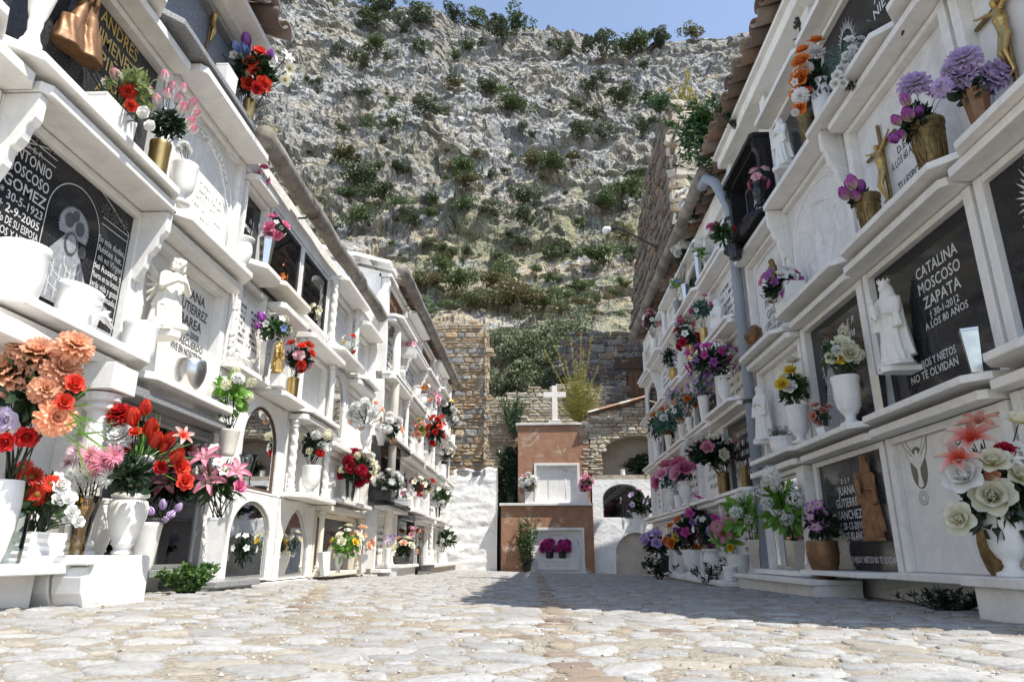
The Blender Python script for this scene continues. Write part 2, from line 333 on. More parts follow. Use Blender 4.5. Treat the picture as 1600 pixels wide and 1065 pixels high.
def column(wl, mb, y, z0, z1, r, d, kind):
    h = z1-z0; prof = [(1.5, 0), (1.5, .05), (1.05, .06), (1.35, .08), (1.35, .10), (.95, .12)]
    top = [(.95, .88), (1.35, .90), (1.35, .92), (1.05, .94), (1.5, .95), (1.5, 1)]
    if kind == 'twist':
        mid = [(1, .12+.76*i/36) for i in range(1, 36)]
        vs = []; seg = 14; allp = prof+mid+top; L = wl.P(d, y, z0)
        for (rr, z) in allp:
            tw = .2 if .13 < z < .87 else 0
            for k in range(seg):
                a = 2*PI*k/seg; q = r*rr*(1+tw*math.sin(2*a+z*42)); vs.append(L+Vector((q*math.cos(a), q*math.sin(a), z*h)))
        n = len(allp); mb.add(vs, [(i*seg+k, i*seg+(k+1) % seg, (i+1)*seg+(k+1) % seg, (i+1)*seg+k) for i in range(n-1) for k in range(seg)]+[tuple(range(seg))[::-1], tuple((n-1)*seg+k for k in range(seg))])
    else:
        mid = [(.95+.12*math.sin(PI*i/8)*(1 if kind == 'bal' else 0), .12+.76*i/8) for i in range(1, 8)]
        mb.lathe([(a*r, b*h) for a, b in prof+mid+top], 16, wl.P(d, y, z0))
def arch_pts(y0, y1, zs, zt, pointed=False, n=14):
    c = (y0+y1)/2; r = (y1-y0)/2; out = []
    for i in range(n+1):
        a = PI-PI*i/n; y = c+r*math.cos(a)
        if pointed: t = max(0, 1-abs(y-c)/r); z = zs+(zt-zs)*(math.sin(t*PI/2)**.8*.9+.1*t)
        else: z = zs+(zt-zs)*math.sin(a)
        out.append((y, z))
    return out
def arch_face(wl, mb, y0, y1, z0, z1, ay0, ay1, az0, zs, zt, d, back, pointed=False):
    A = arch_pts(ay0, ay1, zs, zt, pointed)
    F = lambda y, z: wl.P(d, y, z)
    def quad(*p): mb.add(list(p), [(0, 1, 2, 3)])
    quad(F(y0, z0), F(ay0, z0), F(ay0, z1), F(y0, z1)); quad(F(ay1, z0), F(y1, z0), F(y1, z1), F(ay1, z1))
    if az0 > z0: quad(F(ay0, z0), F(ay1, z0), F(ay1, az0), F(ay0, az0)); quad(F(ay0, az0), F(ay1, az0), wl.P(back, ay1, az0), wl.P(back, ay0, az0))
    for (a, b), (c, e) in zip(A, A[1:]):
        quad(F(a, b), F(c, e), F(c, z1), F(a, z1)); quad(F(a, b), F(c, e), wl.P(back, c, e), wl.P(back, a, b))
    for y in (ay0, ay1): quad(F(y, az0), F(y, zs), wl.P(back, y, zs), wl.P(back, y, az0))
    # outer skin
    for (a, b), (c, e) in (((y0, z0), (y1, z0)), ((y0, z1), (y1, z1)), ((y0, z0), (y0, z1)), ((y1, z0), (y1, z1))): quad(F(a, b), F(c, e), wl.P(back, c, e), wl.P(back, a, b))
    return A
def arch_door(root, wl, ay0, ay1, az0, zs, zt, d, pointed, pane='pane', frame='alu', r=.011):
    A = arch_pts(ay0+r, ay1-r, zs, zt-r, pointed)
    fr = MB(); fr.tube([wl.P(d, ay0+r, az0+r)]+[wl.P(d, y, z) for y, z in A]+[wl.P(d, ay1-r, az0+r)], r, 6); fr.tube([wl.P(d, ay0, az0+r), wl.P(d, ay1, az0+r)], r, 6)
    f = fr.build('door_frame', frame, root); hb = MB(); wl.box(hb, d, d+.018, ay0+.012, ay0+.03, (az0+zs)/2-.02, (az0+zs)/2+.02); hb.build('latch', frame, f)
    g = MB(); pts = [wl.P(d-.002, ay0+r, az0+r)]+[wl.P(d-.002, y, z) for y, z in A]+[wl.P(d-.002, ay1-r, az0+r)]; g.prism(pts, wl.P(.003, 0, 0)-wl.P(0, 0, 0)); g.build('pane', pane, f)
NICHES = []
def zfix(wl, z): return z if z < .2 else z*1.048 if z < 2.6 else z+(.09 if wl is RW and z < 3.3 else 0)
def niche(wl, y0, y1, z0, z1, label, tab='slab', frame='marble', sh=.19, lint=.12, jam=.055, rec=.05, kind='slab', cols=None, group=None, brackets=False, ty0=None, nolint=False, noshelf=False, flushsh=0, pane='pane', doorframe='alu', inner=0, pil=0, sheet=.034, cat='burial niche', spr=None, seed=0, shmat=None):
    g = .003; z0, z1 = zfix(wl, z0), zfix(wl, z1); sh *= .78; lint *= .66
    root = empty('burial_niche', wl.P(0, (y0+y1)/2, z0), label, cat, group); root['_w'] = 0; del root['_w']
    NICHES.append((wl, y0, y1, z0, z1, root)); a, b = y0+g, y1-g
    zs = z0+sheet; zl = z1-.05
    if not noshelf:
        s = MB(); shelf_poly(wl, s, a-.012, b+.012, z0, zs, sh); s.build('shelf', shmat or frame, root, bevel=.004)
    else: zs = z0+g
    SHELVES.append((wl.s, y0, y1, zs, wl.W, z0))
    if not nolint:
        s = MB(); shelf_poly(wl, s, a, b, z1-.045, z1-.004, lint, .03); s.build('cornice', frame, root, bevel=.004)
    else: zl = z1-g
    if kind in ('arch', 'parch'):
        w = b-a; m = MB(); pt = kind == 'parch'; ay0 = a+jam; ay1 = b-jam; zt = zl-.05; sp = zs+.01+(zt-zs)*(spr or .55)
        arch_face(wl, m, a, b, zs, zl, ay0, ay1, zs+.012, sp, zt, pil, -.1, pt); m.build('arch_surround', frame, root)
        t = MB(); wl.box(t, -.105, -.094, ay0-.01, ay1+.01, zs, zt+.02); t.build('tablet', tab, root)
        if inner != 2: arch_door(root, wl, ay0, ay1, zs+.012, sp, zt, pil-.02, pt, pane, doorframe)
        return root, (ay0, ay1, zs, zt)
    m = MB(); wl.box(m, -.12, pil, a, a+jam, zs+.001, zl-.001); wl.box(m, -.12, pil, b-jam, b, zs+.001, zl-.001); wl.box(m, -.12, pil-.004, a+jam+.001, b-jam-.001, zl-.035, zl-.001)
    m.build('surround', frame, root, bevel=.003)
    ty0, ty1, tz0, tz1 = a+jam, b-jam, zs, zl-.035
    t = MB(); wl.box(t, -.119, -rec, ty0+.001, ty1-.001, tz0+.001, tz1-.001); t.build('tablet', tab, root, bevel=.003)
    if inner == 1:  # raised moulding on the tablet
        f = MB(); e = .035
        for (c, dd, u, v) in ((ty0+e, ty1-e, tz0+e, tz0+e+.012), (ty0+e, ty1-e, tz1-e-.012, tz1-e), (ty0+e, ty0+e+.012, tz0+e+.013, tz1-e-.013), (ty1-e-.012, ty1-e, tz0+e+.013, tz1-e-.013)): wl.box(f, -rec, -rec+.008, c, dd, u, v)
        f.build('moulding', frame, root, bevel=.003)
    if brackets:
        for q_ in (a+.004, b-.004-jam*.8): f = MB(); scroll_bracket(wl, f, q_, jam*.8, z1-.05, (z1-z0)*.42, lint*.85); f.build('corbel', frame, root, bevel=.003)
    if cols:
        for yy in (a+jam*.6, b-jam*.6):
            c = MB(); column(wl, c, yy, zs, z1-.046, .024, .045, cols); c.build('column', frame, root, smooth=True)
    if kind == 'glass':
        f = MB(); e = .022
        for (c, dd, u, v) in ((ty0, ty1, tz0, tz0+e), (ty0, ty1, tz1-e, tz1), (ty0, ty0+e, tz0+e, tz1-e), (ty1-e, ty1, tz0+e, tz1-e)): wl.box(f, -.02, .004, c+.001, dd-.001, u+.001, v-.001)
        fo = f.build('door_frame', doorframe, root, bevel=.004)
        p = MB(); wl.box(p, -.012, -.009, ty0+e*.6, ty1-e*.6, tz0+e*.6, tz1-e*.6); p.build('pane', pane, fo)
    return root, (ty0, ty1, tz0, tz1)
def garland_relief(root, wl, r, d, mat='marble', n=60, book=False):
    y0, y1, z0, z1 = r; m = MB(); yc = (y0+y1)/2; w = y1-y0; h = z1-z0
    def blob(y, z, s, e=.012): m.lathe([(s*math.sin(PI*i/4)+.0001, -math.cos(PI*i/4)*e) for i in range(5)], 7, (0, 0, 0)); k = 35; L = wl.P(d, y, z); [m.v.__setitem__(j, L+Vector((wl.s*-1*m.v[j].z, m.v[j].x, m.v[j].y))) for j in range(len(m.v)-k, len(m.v))]
    for i in range(n):
        t = i/n; a = PI*t; blob(yc-math.cos(a)*w*.38+rnd.uniform(-.01, .01), z0+h*.62+math.sin(a)*h*.26+rnd.uniform(-.012, .012), rnd.uniform(.008, .019))
    for sgn in (-1, 1): m.tube([wl.P(d, yc+sgn*w*.38, z0+h*.12), wl.P(d, yc+sgn*w*.40, z0+h*.4), wl.P(d, yc+sgn*w*.36, z0+h*.6), wl.P(d, yc+sgn*w*.22, z0+h*.8), wl.P(d, yc, z0+h*.86)], .008, 6)
    return m.build('carved_relief', mat, root, smooth=True)
def arch_moulding(root, wl, r, d, mat='marble', th=.009):
    y0, y1, z0, z1 = r; e = .045; A = arch_pts(y0+e, y1-e, z0+(z1-z0)*.55, z1-e, False); m = MB()
    m.tube([wl.P(d, y0+e, z0+e)]+[wl.P(d, y, z) for y, z in A]+[wl.P(d, y1-e, z0+e)], th, 7); return m.build('arched_moulding', mat, root, smooth=True)
# ---- left wall, near block
LT = 'on the sunlit left wall'
n1, _ = niche(LW, .95, 1.90, .72, 1.48, 'plain white marble niche at the left photo edge, over the orange carnations', tab='slab', sh=.22, lint=.19)
mosc, mr = niche(LW, 1.90, 2.80, .73, 1.48, 'niche with a black tablet etched with a crowned virgin and white lettering', tab='black', sh=.22, lint=.22, jam=.05, rec=.03, brackets=True)
jua, jr = niche(LW, 2.80, 3.70, .70, 1.44, 'grey-white niche reading Juana Gutierrez Barea, beside the angel statue', tab='marble2', sh=.17, lint=.12, rec=.06)
bign, br = niche(LW, .9, 2.70, -.06, .72, 'wide ground niche in grey-white marble behind the orange carnations', tab='marble2', sh=.36, lint=.16, jam=.10, rec=.08)
gran, gr = niche(LW, 2.72, 3.74, -.10, .66, 'dark speckled granite framed niche with a glass door behind the red tulips', tab='blue', frame='granite', kind='glass', sh=.12, lint=.15, jam=.07, shmat='granite', pane='pane')
andr, ar = niche(LW, 1.75, 2.82, 1.50, 2.24, 'niche with a dark granite tablet and bronze praying hands, above the etched virgin', tab='darkgr', sh=.22, lint=.14, rec=.05)
l3b, r3b = niche(LW, 2.82, 3.70, 1.46, 2.27, 'white marble niche with a raised carved scroll and arch, right of the pink rosebuds', tab='slab', sh=.20, lint=.22, rec=.03)
l3z, _ = niche(LW, .9, 1.75, 1.52, 2.24, 'white niche in the top left corner behind the big white urn', tab='darkgr', sh=.22)
r4g, rg = niche(LW, 2.50, 3.50, 2.28, 2.98, 'blue-grey granite niche under the roof tiles with the brass crucifix', tab='blue', frame='granite', sh=.20, lint=.05, jam=.08, nolint=True)
r4w, _ = niche(LW, 1.6, 2.50, 2.26, 2.98, 'white marble niche at the top left beside the granite one', tab='slab', sh=.20, nolint=True)
# lettering of the big tablets
d = -.028
y0, y1, z0, z1 = mr
def line_strip(root, wl, segs, w, mat, d, name='engraved_border'):
    m = MB()
    for pts in segs:
        for (a, b), (c, e) in zip(pts, pts[1:]):
            v = Vector((c-a, e-b)); n = Vector((-v.y, v.x)).normalized()*w/2
            q = [wl.P(d, a-n.x, b-n.y), wl.P(d, c-n.x, e-n.y), wl.P(d, c+n.x, e+n.y), wl.P(d, a+n.x, b+n.y)]; m.add(q, [(0, 1, 2, 3)])
    return m.build(name, mat, root)
def poly(root, wl, pts, mat, d, name): m = MB(); m.prism([wl.P(d, y, z) for y, z in pts], wl.P(.0012, 0, 0)-wl.P(0, 0, 0)); return m.build(name, mat, root)
lettering(mosc, LW, 2.115, 1.235, .215, .38, [('D. E. P.', .6), ('ANTONIO', 1.25), ('MOSCOSO', 1.25), ('GOMEZ', 1.25), ('* 30-5-1923', .95), ('† 2-9-2005', .95), ('Rdo DE SU ESPOSA', .85), ('HIJOS Y NIETOS', .85)], 'letter', d)
lettering(mosc, LW, y1-.115, 1.12, .19, .34, [('En mis dudas,', 1), ('fuistes luz,', 1), ('¡ oh mi Virgen', 1), ('del Rosario !', 1), ('Muerto en tus brazos,', 1), ('serás vida y gozo', 1), ('y bien colmado,', 1), ('tu hijo', .8), ('A. Moscoso', .8)], 'letter', d)
lettering(mosc, LW, (y0+y1)/2, .85, .66, .10, [('Que mi luz te deje describir', 1), ('el Santo Rosario', 1)], 'letter', d)
yc = 2.385
arcs = [(yc+.155*math.cos(a), 1.25+.16*math.sin(a)) for a in [PI*i/16 for i in range(17)]]
outer = [(y0+.02+(y1-y0-.04)*i/20, 1.375+.11*math.sin(PI*i/20)) for i in range(21)]
line_strip(mosc, LW, [arcs, [(yc-.155, 1.25), (yc-.155, .92), (yc+.155, .92), (yc+.155, 1.25)], outer, [(y0+.02, 1.375), (y0+.02, 1.41), (yc-.155, 1.41)], [(yc+.155, 1.335), (y1-.02, 1.335), (y1-.02, 1.375)], [(y1-.02, 1.335), (y1-.02, .83)], [(yc-.155, 1.44), (y0+.02, 1.44)], [(yc+.155, 1.365), (y1-.02, 1.365)], [(yc+.155, .9), (y1-.02, .9)]], .004, 'letter', d+.001)
halo = []
for i in range(56):
    a = -.5+(PI+1.0)*i/55; r = .082*(1.06 if i % 2 else .94); halo.append((yc+.005+r*math.cos(a)*1.05, 1.235+r*math.sin(a)))
poly(mosc, LW, halo, 'etch', d, 'etched_halo')
poly(mosc, LW, [(yc-.145, .91), (yc-.12, 1.08), (yc-.06, 1.16), (yc-.03, 1.20), (yc+.03, 1.20), (yc+.06, 1.14), (yc+.12, 1.05), (yc+.145, .91)], 'etch', d+.0013, 'etched_robe')
fa = [(yc+.028*math.cos(a), 1.165+.038*math.sin(a)) for a in [2*PI*i/20 for i in range(20)]]
poly(mosc, LW, [(yc+1.35*(p-yc), 1.165+1.3*(q-1.165)) for p, q in fa], 'etchd', d+.0027, 'etched_hair'); poly(mosc, LW, fa, 'etch', d+.0041, 'etched_face')
for k, (oy, oz, s) in enumerate(((-.03, 1.255, .026), (.035, 1.245, .026), (.0, 1.285, .02), (.07, 1.16, .022))):
    poly(mosc, LW, [(yc+oy+s*math.cos(a), oz+s*1.2*math.sin(a)) for a in [2*PI*i/12 for i in range(12)]], 'etchd', d+.0027+k*.0002, 'etched_ornament')
beads = MB()
for (cy, cz, rr, a0, a1, n) in ((-.02, 1.09, .075, PI, 2*PI, 22), (-.02, 1.06, .10, PI*1.05, PI*1.95, 26), (.03, 1.10, .05, PI, 2*PI, 16)):
    for i in range(n):
        a = a0+(a1-a0)*i/n; LW.box(beads, d+.0028, d+.004, yc+cy+rr*math.cos(a)-.0035, yc+cy+rr*math.cos(a)+.0035, cz+rr*math.sin(a)-.0035, cz+rr*math.sin(a)+.0035)
for i in range(7):
    y = yc-.12+i*.04; line = [(y, .92), (y+.01*math.sin(i), 1.0), (y+(yc-y)*.4, 1.07)]
    for (p, q), (e, f) in zip(line, line[1:]): LW.box(beads, d+.0028, d+.0042, min(p, e), min(p, e)+.004, q, f)
beads.build('etched_beads', 'letter', mosc)
for sx, hz in ((y0+.16, 1.475), (y1-.13, 1.40)):
    m = MB()
    for c in (-.07, 0, .07):
        for k in range(8):
            a = 2*PI*k/8; m.prism([LW.P(d, sx+c, hz), LW.P(d, sx+c+.030*math.cos(a-.2), hz+.025*math.sin(a-.2)), LW.P(d, sx+c+.036*math.cos(a), hz+.030*math.sin(a)), LW.P(d, sx+c+.030*math.cos(a+.2), hz+.025*math.sin(a+.2))], (.001, 0, 0))
    m.build('etched_flowers', 'etchd', mosc)
y0, y1, z0, z1 = jr
lettering(jua, LW, 3.42, 1.19, .34, .38, [('JUANA', 1.1), ('GUTIERREZ', 1.1), ('BAREA', 1.1), ('1925-2008', .7), ('TU RECUERDO', .75), ('VIVE EN NOSOTROS', .75)], 'letterd', -.058)
y0, y1, z0, z1 = ar
lettering(andr, LW, 2.45, 2.06, .28, .40, [('ANDRES', 1.2), ('JIMENEZ', 1.2), ('PIÑA', 1.2), ('FIO', .8), ('A LOS', .8)], 'gold', -.047)
# big ground niche: baluster columns, curved lintel slab, plinth
cm = MB(); column(LW, cm, 2.56, -.02, .60, .045, .10, 'bal'); LW.box(cm, .02, .18, 2.48, 2.64, .605, .71); cm.build('column', 'marble', bign, smooth=False, bevel=.003)
cm = MB(); cv = [(.0, 1.2), (.10, 1.2), (.10, 1.35)]+[(.10+.09*math.sin(PI*i/12), 1.38+1.0*i/12) for i in range(13)]+[(.10, 2.42), (.0, 2.42)]; cm.prism([LW.P(p, q, .635) for p, q in cv], (0, 0, .065)); cm.build('curved_lintel', 'marble', bign, bevel=.006)
y0, y1, z0, z1 = r3b
garland_relief(l3b, LW, (y0, y1, z0+.1, z1), -.028, n=46); arch_moulding(l3b, LW, (y0-.02, y1+.02, z0, z1), -.028)
m = MB(); m.prism([LW.P(-.03, y0+.22, z0+.05), LW.P(-.03, y1-.05, z0+.05), LW.P(-.03, y1-.09, z0+.42), LW.P(-.03, y0+.26, z0+.42)], (.02, 0, 0)); m.build('open_book', 'marble', l3b, bevel=.006)
engraved_rows(l3b, LW, y0+.27, y1-.10, z0+.07, z0+.40, 7, 'marble', -.009, .004)
# ---- left wall, plaster section A
niche(LW, 3.74, 4.12, 1.60, 2.20, 'narrow dark glossy tablet with white lines behind the silver vase of pink roses', tab='black', sh=.20, lint=.10, jam=.03)[0]
engraved_rows(NICHES[-1][5], LW, 3.80, 4.05, 1.70, 2.1, 6, 'letter', -.048)
r_, q = niche(LW, 4.14, 4.78, 1.64, 2.20, 'black beaded glass-front niche with orange flowers inside, left of its twin under the gutter', tab='darkgr', frame='plaster', kind='glass', doorframe='iron', sh=.17, nolint=True, jam=.03, shmat='cream')
r_, q = niche(LW, 4.80, 5.48, 1.66, 2.20, 'glass-front niche in a black beaded frame left of the twisted column canopy', tab='darkgr', frame='plaster', kind='glass', doorframe='iron', sh=.04, nolint=True, jam=.04)
niche(LW, 5.50, 6.34, 1.60, 2.24, 'canopied white niche with twisted columns at the end of the near gutter', tab='slab', sh=.20, lint=.24, cols='twist', inner=1)
niche(LW, 6.36, 7.0, 1.56, 2.12, 'white marble niche right below the gutter elbow with a flat cornice', tab='slab', sh=.20, lint=.24, inner=1)
bk, rb = niche(LW, 3.72, 4.24, .98, 1.58, 'white niche filled by a carved marble open book', tab='slab', frame='plaster', sh=.12, nolint=True, jam=.03)
niche(LW, 4.26, 4.80, .95, 1.56, 'plain white niche behind the gold angel and the silver vase', tab='marble2', sh=.20, lint=.17, inner=1)
niche(LW, 4.82, 5.70, .95, 1.53, 'white niche with turned columns and a polished grey panel behind the red and pink roses', tab='marble2', sh=.20, lint=.22, cols='plain', jam=.08)
niche(LW, 5.72, 6.28, .95, 1.54, 'whitewashed round-arched niche with a dusty glass door, above the palm leaves', tab='marble2', frame='plaster', kind='arch', nolint=True, noshelf=True, jam=.06)
niche(LW, 6.30, 7.0, .90, 1.54, 'tall framed white niche right of the round arch, behind the palm bouquet', tab='slab', sh=.20, lint=.17, inner=1)
niche(LW, 3.98, 4.82, .36, .94, 'round-arched niche with dark glass in the whitewashed wall, above the two glazed arches', tab='darkgr', frame='plaster', kind='arch', nolint=True, noshelf=True, jam=.13, doorframe='rust')
niche(LW, 4.84, 5.72, .37, .94, 'white niche with twisted columns beside the angel relief holding the white gladioli urn', tab='slab', sh=.20, lint=.20, cols='twist')
niche(LW, 5.74, 6.98, .40, .89, 'white niche with carved leaf tablet behind the red and cream carnations', tab='slab', sh=.20, lint=.12, inner=1)
niche(LW, 3.98, 4.80, -.16, .36, 'round-arched glass door niche at ground level, nearer of the two glazed arches', tab='dirty', frame='plaster', kind='arch', nolint=True, noshelf=True, jam=.10)
niche(LW, 4.82, 5.62, -.17, .36, 'pointed glass door niche at ground level, farther of the two glazed arches', tab='marble2', frame='plaster', kind='parch', nolint=True, noshelf=True, jam=.10, spr=.45)
niche(LW, 5.64, 6.98, -.17, .37, 'ground niche with a white column and dark panel behind the yellow flowers', tab='darkgr', sh=.15, lint=.17, cols='plain', frame='cream')
# ---- left wall, far block B
cols_B = [7.02, 8.1, 9.25, 10.4, 11.5, 12.55]; rows_B = [-.17, .46, 1.10, 1.76, 2.38, 2.96]
ROWN = ['ground', 'second', 'third', 'fourth', 'top']; COLN = ['nearest', 'second', 'middle', 'fourth', 'farthest']
stB = {(0, 0): dict(tab='slab', kind='slab', look='blank cream tablet'), (0, 1): dict(tab='black', frame='black', look='all black granite surround'), (0, 2): dict(tab='black', eng=1, look='black tablet with white lettering rows'), (0, 3): dict(cols='twist', look='twisted white columns'), (0, 4): dict(tab='slab', look='plain white tablet'),
 (1, 0): dict(tab='black', frame='darkgr', look='dark granite surround'), (1, 1): dict(oval=1, look='oval portrait'), (1, 2): dict(tab='marble2', look='pinkish grey tablet'), (1, 3): dict(inner=1, look='moulded tablet'), (1, 4): dict(tab='marble2', look='grey tablet'),
 (2, 0): dict(kind='slab', inner=1, look='moulded tablet and flat cornice'), (2, 1): dict(cols='plain', look='round white columns'), (2, 2): dict(cols='twist', look='twisted columns'), (2, 3): dict(inner=1, look='raised border'), (2, 4): dict(kind='glass', look='small glass door'),
 (3, 0): dict(kind='slab', inner=1, look='shadowy recess'), (3, 1): dict(brackets=True, look='scrolled corbels'), (3, 2): dict(inner=1, look='moulded slab'), (3, 3): dict(cols='plain', look='slim white columns'), (3, 4): dict(tab='dirty', frame='plaster', look='open plaster recess'),
 (4, 0): dict(tab='wood', frame='plaster', look='bare brick-red recess', nolint=True), (4, 1): dict(inner=1, look='white flower carving'), (4, 2): dict(tab='wood', frame='plaster', look='brown bare recess', nolint=True), (4, 3): dict(cols='twist', look='twisted columns under the gutter'), (4, 4): dict(tab='dirty', frame='plaster', look='dark bare recess', nolint=True)}
for i in range(5):
    for j in range(5):
        s = dict(stB[(i, j)]); look = s.pop('look'); eng = s.pop('eng', 0); ov = s.pop('oval', 0); off = rnd.uniform(-.03, .03) if 0 < i else 0
        r_, q = niche(BW, cols_B[j], cols_B[j+1], rows_B[i], rows_B[i+1], f'niche with {look}, {ROWN[i]} row, {COLN[j]} along the far left block', sh=rnd.uniform(.15, .22), lint=rnd.uniform(.13, .19) if not s.get('nolint') else .1, **s)
        if eng: engraved_rows(r_, BW, q[0]+.1, q[1]-.1, q[2]+.08, q[3]-.05, 6, 'letter', -.048)
        if ov:
            m = MB(); m.prism([BW.P(-.05, (q[0]+q[1])/2+.13*math.cos(a), (q[2]+q[3])/2+.19*math.sin(a)) for a in [2*PI*k/20 for k in range(20)]], (.015, 0, 0)); m.build('oval_plaque', 'darkgr', r_, bevel=.003)
        elif s.get('tab') not in ('wood', 'dirty', 'black') and rnd.random() < .7: engraved_rows(r_, BW, q[0]+.15, q[1]-.15, q[2]+.12, q[3]-.08, 5, 'letterd', -.0485, .001)
# ---- right wall, near block
rm, q0 = niche(RW, 1.78, 2.70, .68, 1.52, 'niche with a black tablet and etched white virgin at the right photo edge', tab='black', sh=.21, lint=.17, rec=.03)
cat_, qc = niche(RW, 2.72, 3.76, .64, 1.52, 'niche with a black tablet reading Catalina Moscoso Zapata', tab='black', sh=.20, lint=.17, rec=.04)
vir, qv = niche(RW, 3.78, 4.76, .64, 1.52, 'niche with a black tablet and white radiant virgin etching behind the tall urn', tab='black', sh=.21, lint=.12, jam=.07, rec=.05)
sta, qs = niche(RW, 4.78, 5.80, .66, 1.48, 'plain white niche with the small white statue beside the drainpipe', tab='slab', sh=.20, lint=.13)
r0, qq = niche(RW, 1.66, 2.60, 1.52, 2.36, 'pale marble niche with the big brass crucifix, top right corner', tab='marble2', sh=.21, lint=.17, rec=.06)
esp, qe = niche(RW, 2.62, 3.70, 1.54, 2.40, 'white niche with black lettering tu esposo hermanos y familia', tab='slab', sh=.22, lint=.15, rec=.05)
car, qr = niche(RW, 3.74, 4.84, 1.56, 2.46, 'white niche with a shallow carved figure and scrolled corbels', tab='slab', sh=.20, lint=.20, rec=.04, brackets=True)
isa, qi = niche(RW, 4.86, 5.80, 1.50, 2.42, 'white niche reading Isabel with an engraved arch line', tab='slab', sh=.20, lint=.15, rec=.05)
n5, _ = niche(RW, 1.9, 2.86, 2.42, 3.24, 'white marble niche at the very top right, beside the white urn', tab='marble2', sh=.21, lint=.15)
n6, q6 = niche(RW, 2.88, 3.92, 2.42, 3.24, 'niche with a dark tablet etched with a pale figure above the white rose spray', tab='black', sh=.21, lint=.18, rec=.04)
n7, q7 = niche(RW, 3.94, 4.84, 2.50, 3.24, 'dark slab niche behind the orange and white bouquet', tab='darkgr', sh=.08, lint=.18, rec=.08)
n8, q8 = niche(RW, 4.90, 5.80, 2.46, 3.22, 'projecting black granite niche with white lettering over the drainpipe', tab='black', frame='black', sh=.26, lint=.20, jam=.07, pil=.08, brackets=True)
jsa, qj = niche(RW, 3.82, 4.84, -.12, .62, 'ground niche with a dark tablet and bronze virgin reading Juana Gutierrez Sanchez', tab='darkgr', sh=.26, lint=.13, rec=.02, sheet=.028)
dov, qd = niche(RW, 2.78, 3.80, -.12, .62, 'ground niche with a white slab engraved with a dove on a dark disc', tab='marble2', sh=.17, lint=.14, rec=.03)
n9, _ = niche(RW, 1.7, 2.76, -.12, .64, 'white ground niche at the right photo edge behind the big lily bouquet', tab='slab', sh=.16, lint=.13)
mir, qm = niche(RW, 4.88, 5.92, -.14, .62, 'white block niche with a mirror-bright glass door behind the white lilac', tab='marble2', kind='glass', pane='mirror', doorframe='steel', sh=.22, lint=.17, jam=.14, pil=.05)
lettering(cat_, RW, 3.12, 1.22, .36, .34, [('CATALINA', 1.3), ('MOSCOSO', 1.3), ('ZAPATA', 1.3), ('† 30-1-2012', .8), ('A LOS 80 AÑOS', .8)], 'letter', -.0385)
lettering(cat_, RW, 3.30, .88, .42, .11, [('TUS HIJOS Y NIETOS', 1), ('NO TE OLVIDAN', 1)], 'letter', -.0385)
lettering(vir, RW, 4.12, 1.34, .34, .14, [('D. E. P.', 1), ('Juana', 1.2)], 'letter', -.0485, .3)
lettering(esp, RW, 3.18, 1.80, .28, .20, [('TU ESPOSO', 1), ('HERMANOS', 1), ('Y FAMILIA', 1)], 'letterd', -.0485)
lettering(esp, RW, 3.2, 2.03, .30, .12, [('D.E.P.', .8), ('A LOS 60 AÑOS', .9)], 'letterd', -.0485)
lettering(isa, RW, 5.35, 1.98, .42, .50, [('D. E. P.', .8), ('ISABEL', 1.2), ('PIÑERO', 1.2), ('GAGO', 1.2), ('† DIC. DE 2006', .8), ('A LOS 82 AÑOS', .8)], 'letterd', -.0485)
y0, y1, z0, z1 = qi; line_strip(isa, RW, [[(y0+.04, z0+.04), (y0+.04, z1-.2), (y0+.1, z1-.06), ((y0+y1)/2, z1-.04), (y1-.1, z1-.06), (y1-.04, z1-.2), (y1-.04, z0+.04)]], .006, 'letterd', -.0485)
lettering(jsa, RW, 4.40, .27, .36, .38, [('D. E. P', .6), ('JUANA', 1), ('GUTIERREZ', 1), ('SANCHEZ', 1), ('† 28-12-2010', .8), ('A LOS 82 AÑOS', .8)], 'letter', -.0185)
lettering(jsa, RW, 4.2, -.03, .6, .05, [('TUS HIJOS Y NIETOS NO TE OLVIDAN', 1)], 'letter', -.0185)
lettering(dov, RW, 3.12, .50, .2, .07, [('D. E. P.', 1)], 'letterd', -.0285)
lettering(n8, RW, 5.30, 2.84, .40, .48, [('D. E. P.', .8), ('ANTONIO', 1.1), ('GARCIA', 1.1), ('TU ESPOSA', .9), ('HIJOS Y NIETOS', .9), ('NO TE OLVIDAN', .9)], 'letter', -.0485)
y0, y1, z0, z1 = q8; line_strip(n8, RW, [[(y0+.04, z0+.04), (y0+.04, z1-.05), (y1-.04, z1-.05), (y1-.04, z0+.04), (y0+.04, z0+.04)]], .006, 'letter', -.0485)
lettering(n6, RW, 3.08, 3.0, .30, .26, [('A LOS', 1), ('AÑOS', 1), ('NIETOS', 1)], 'letter', -.0385)
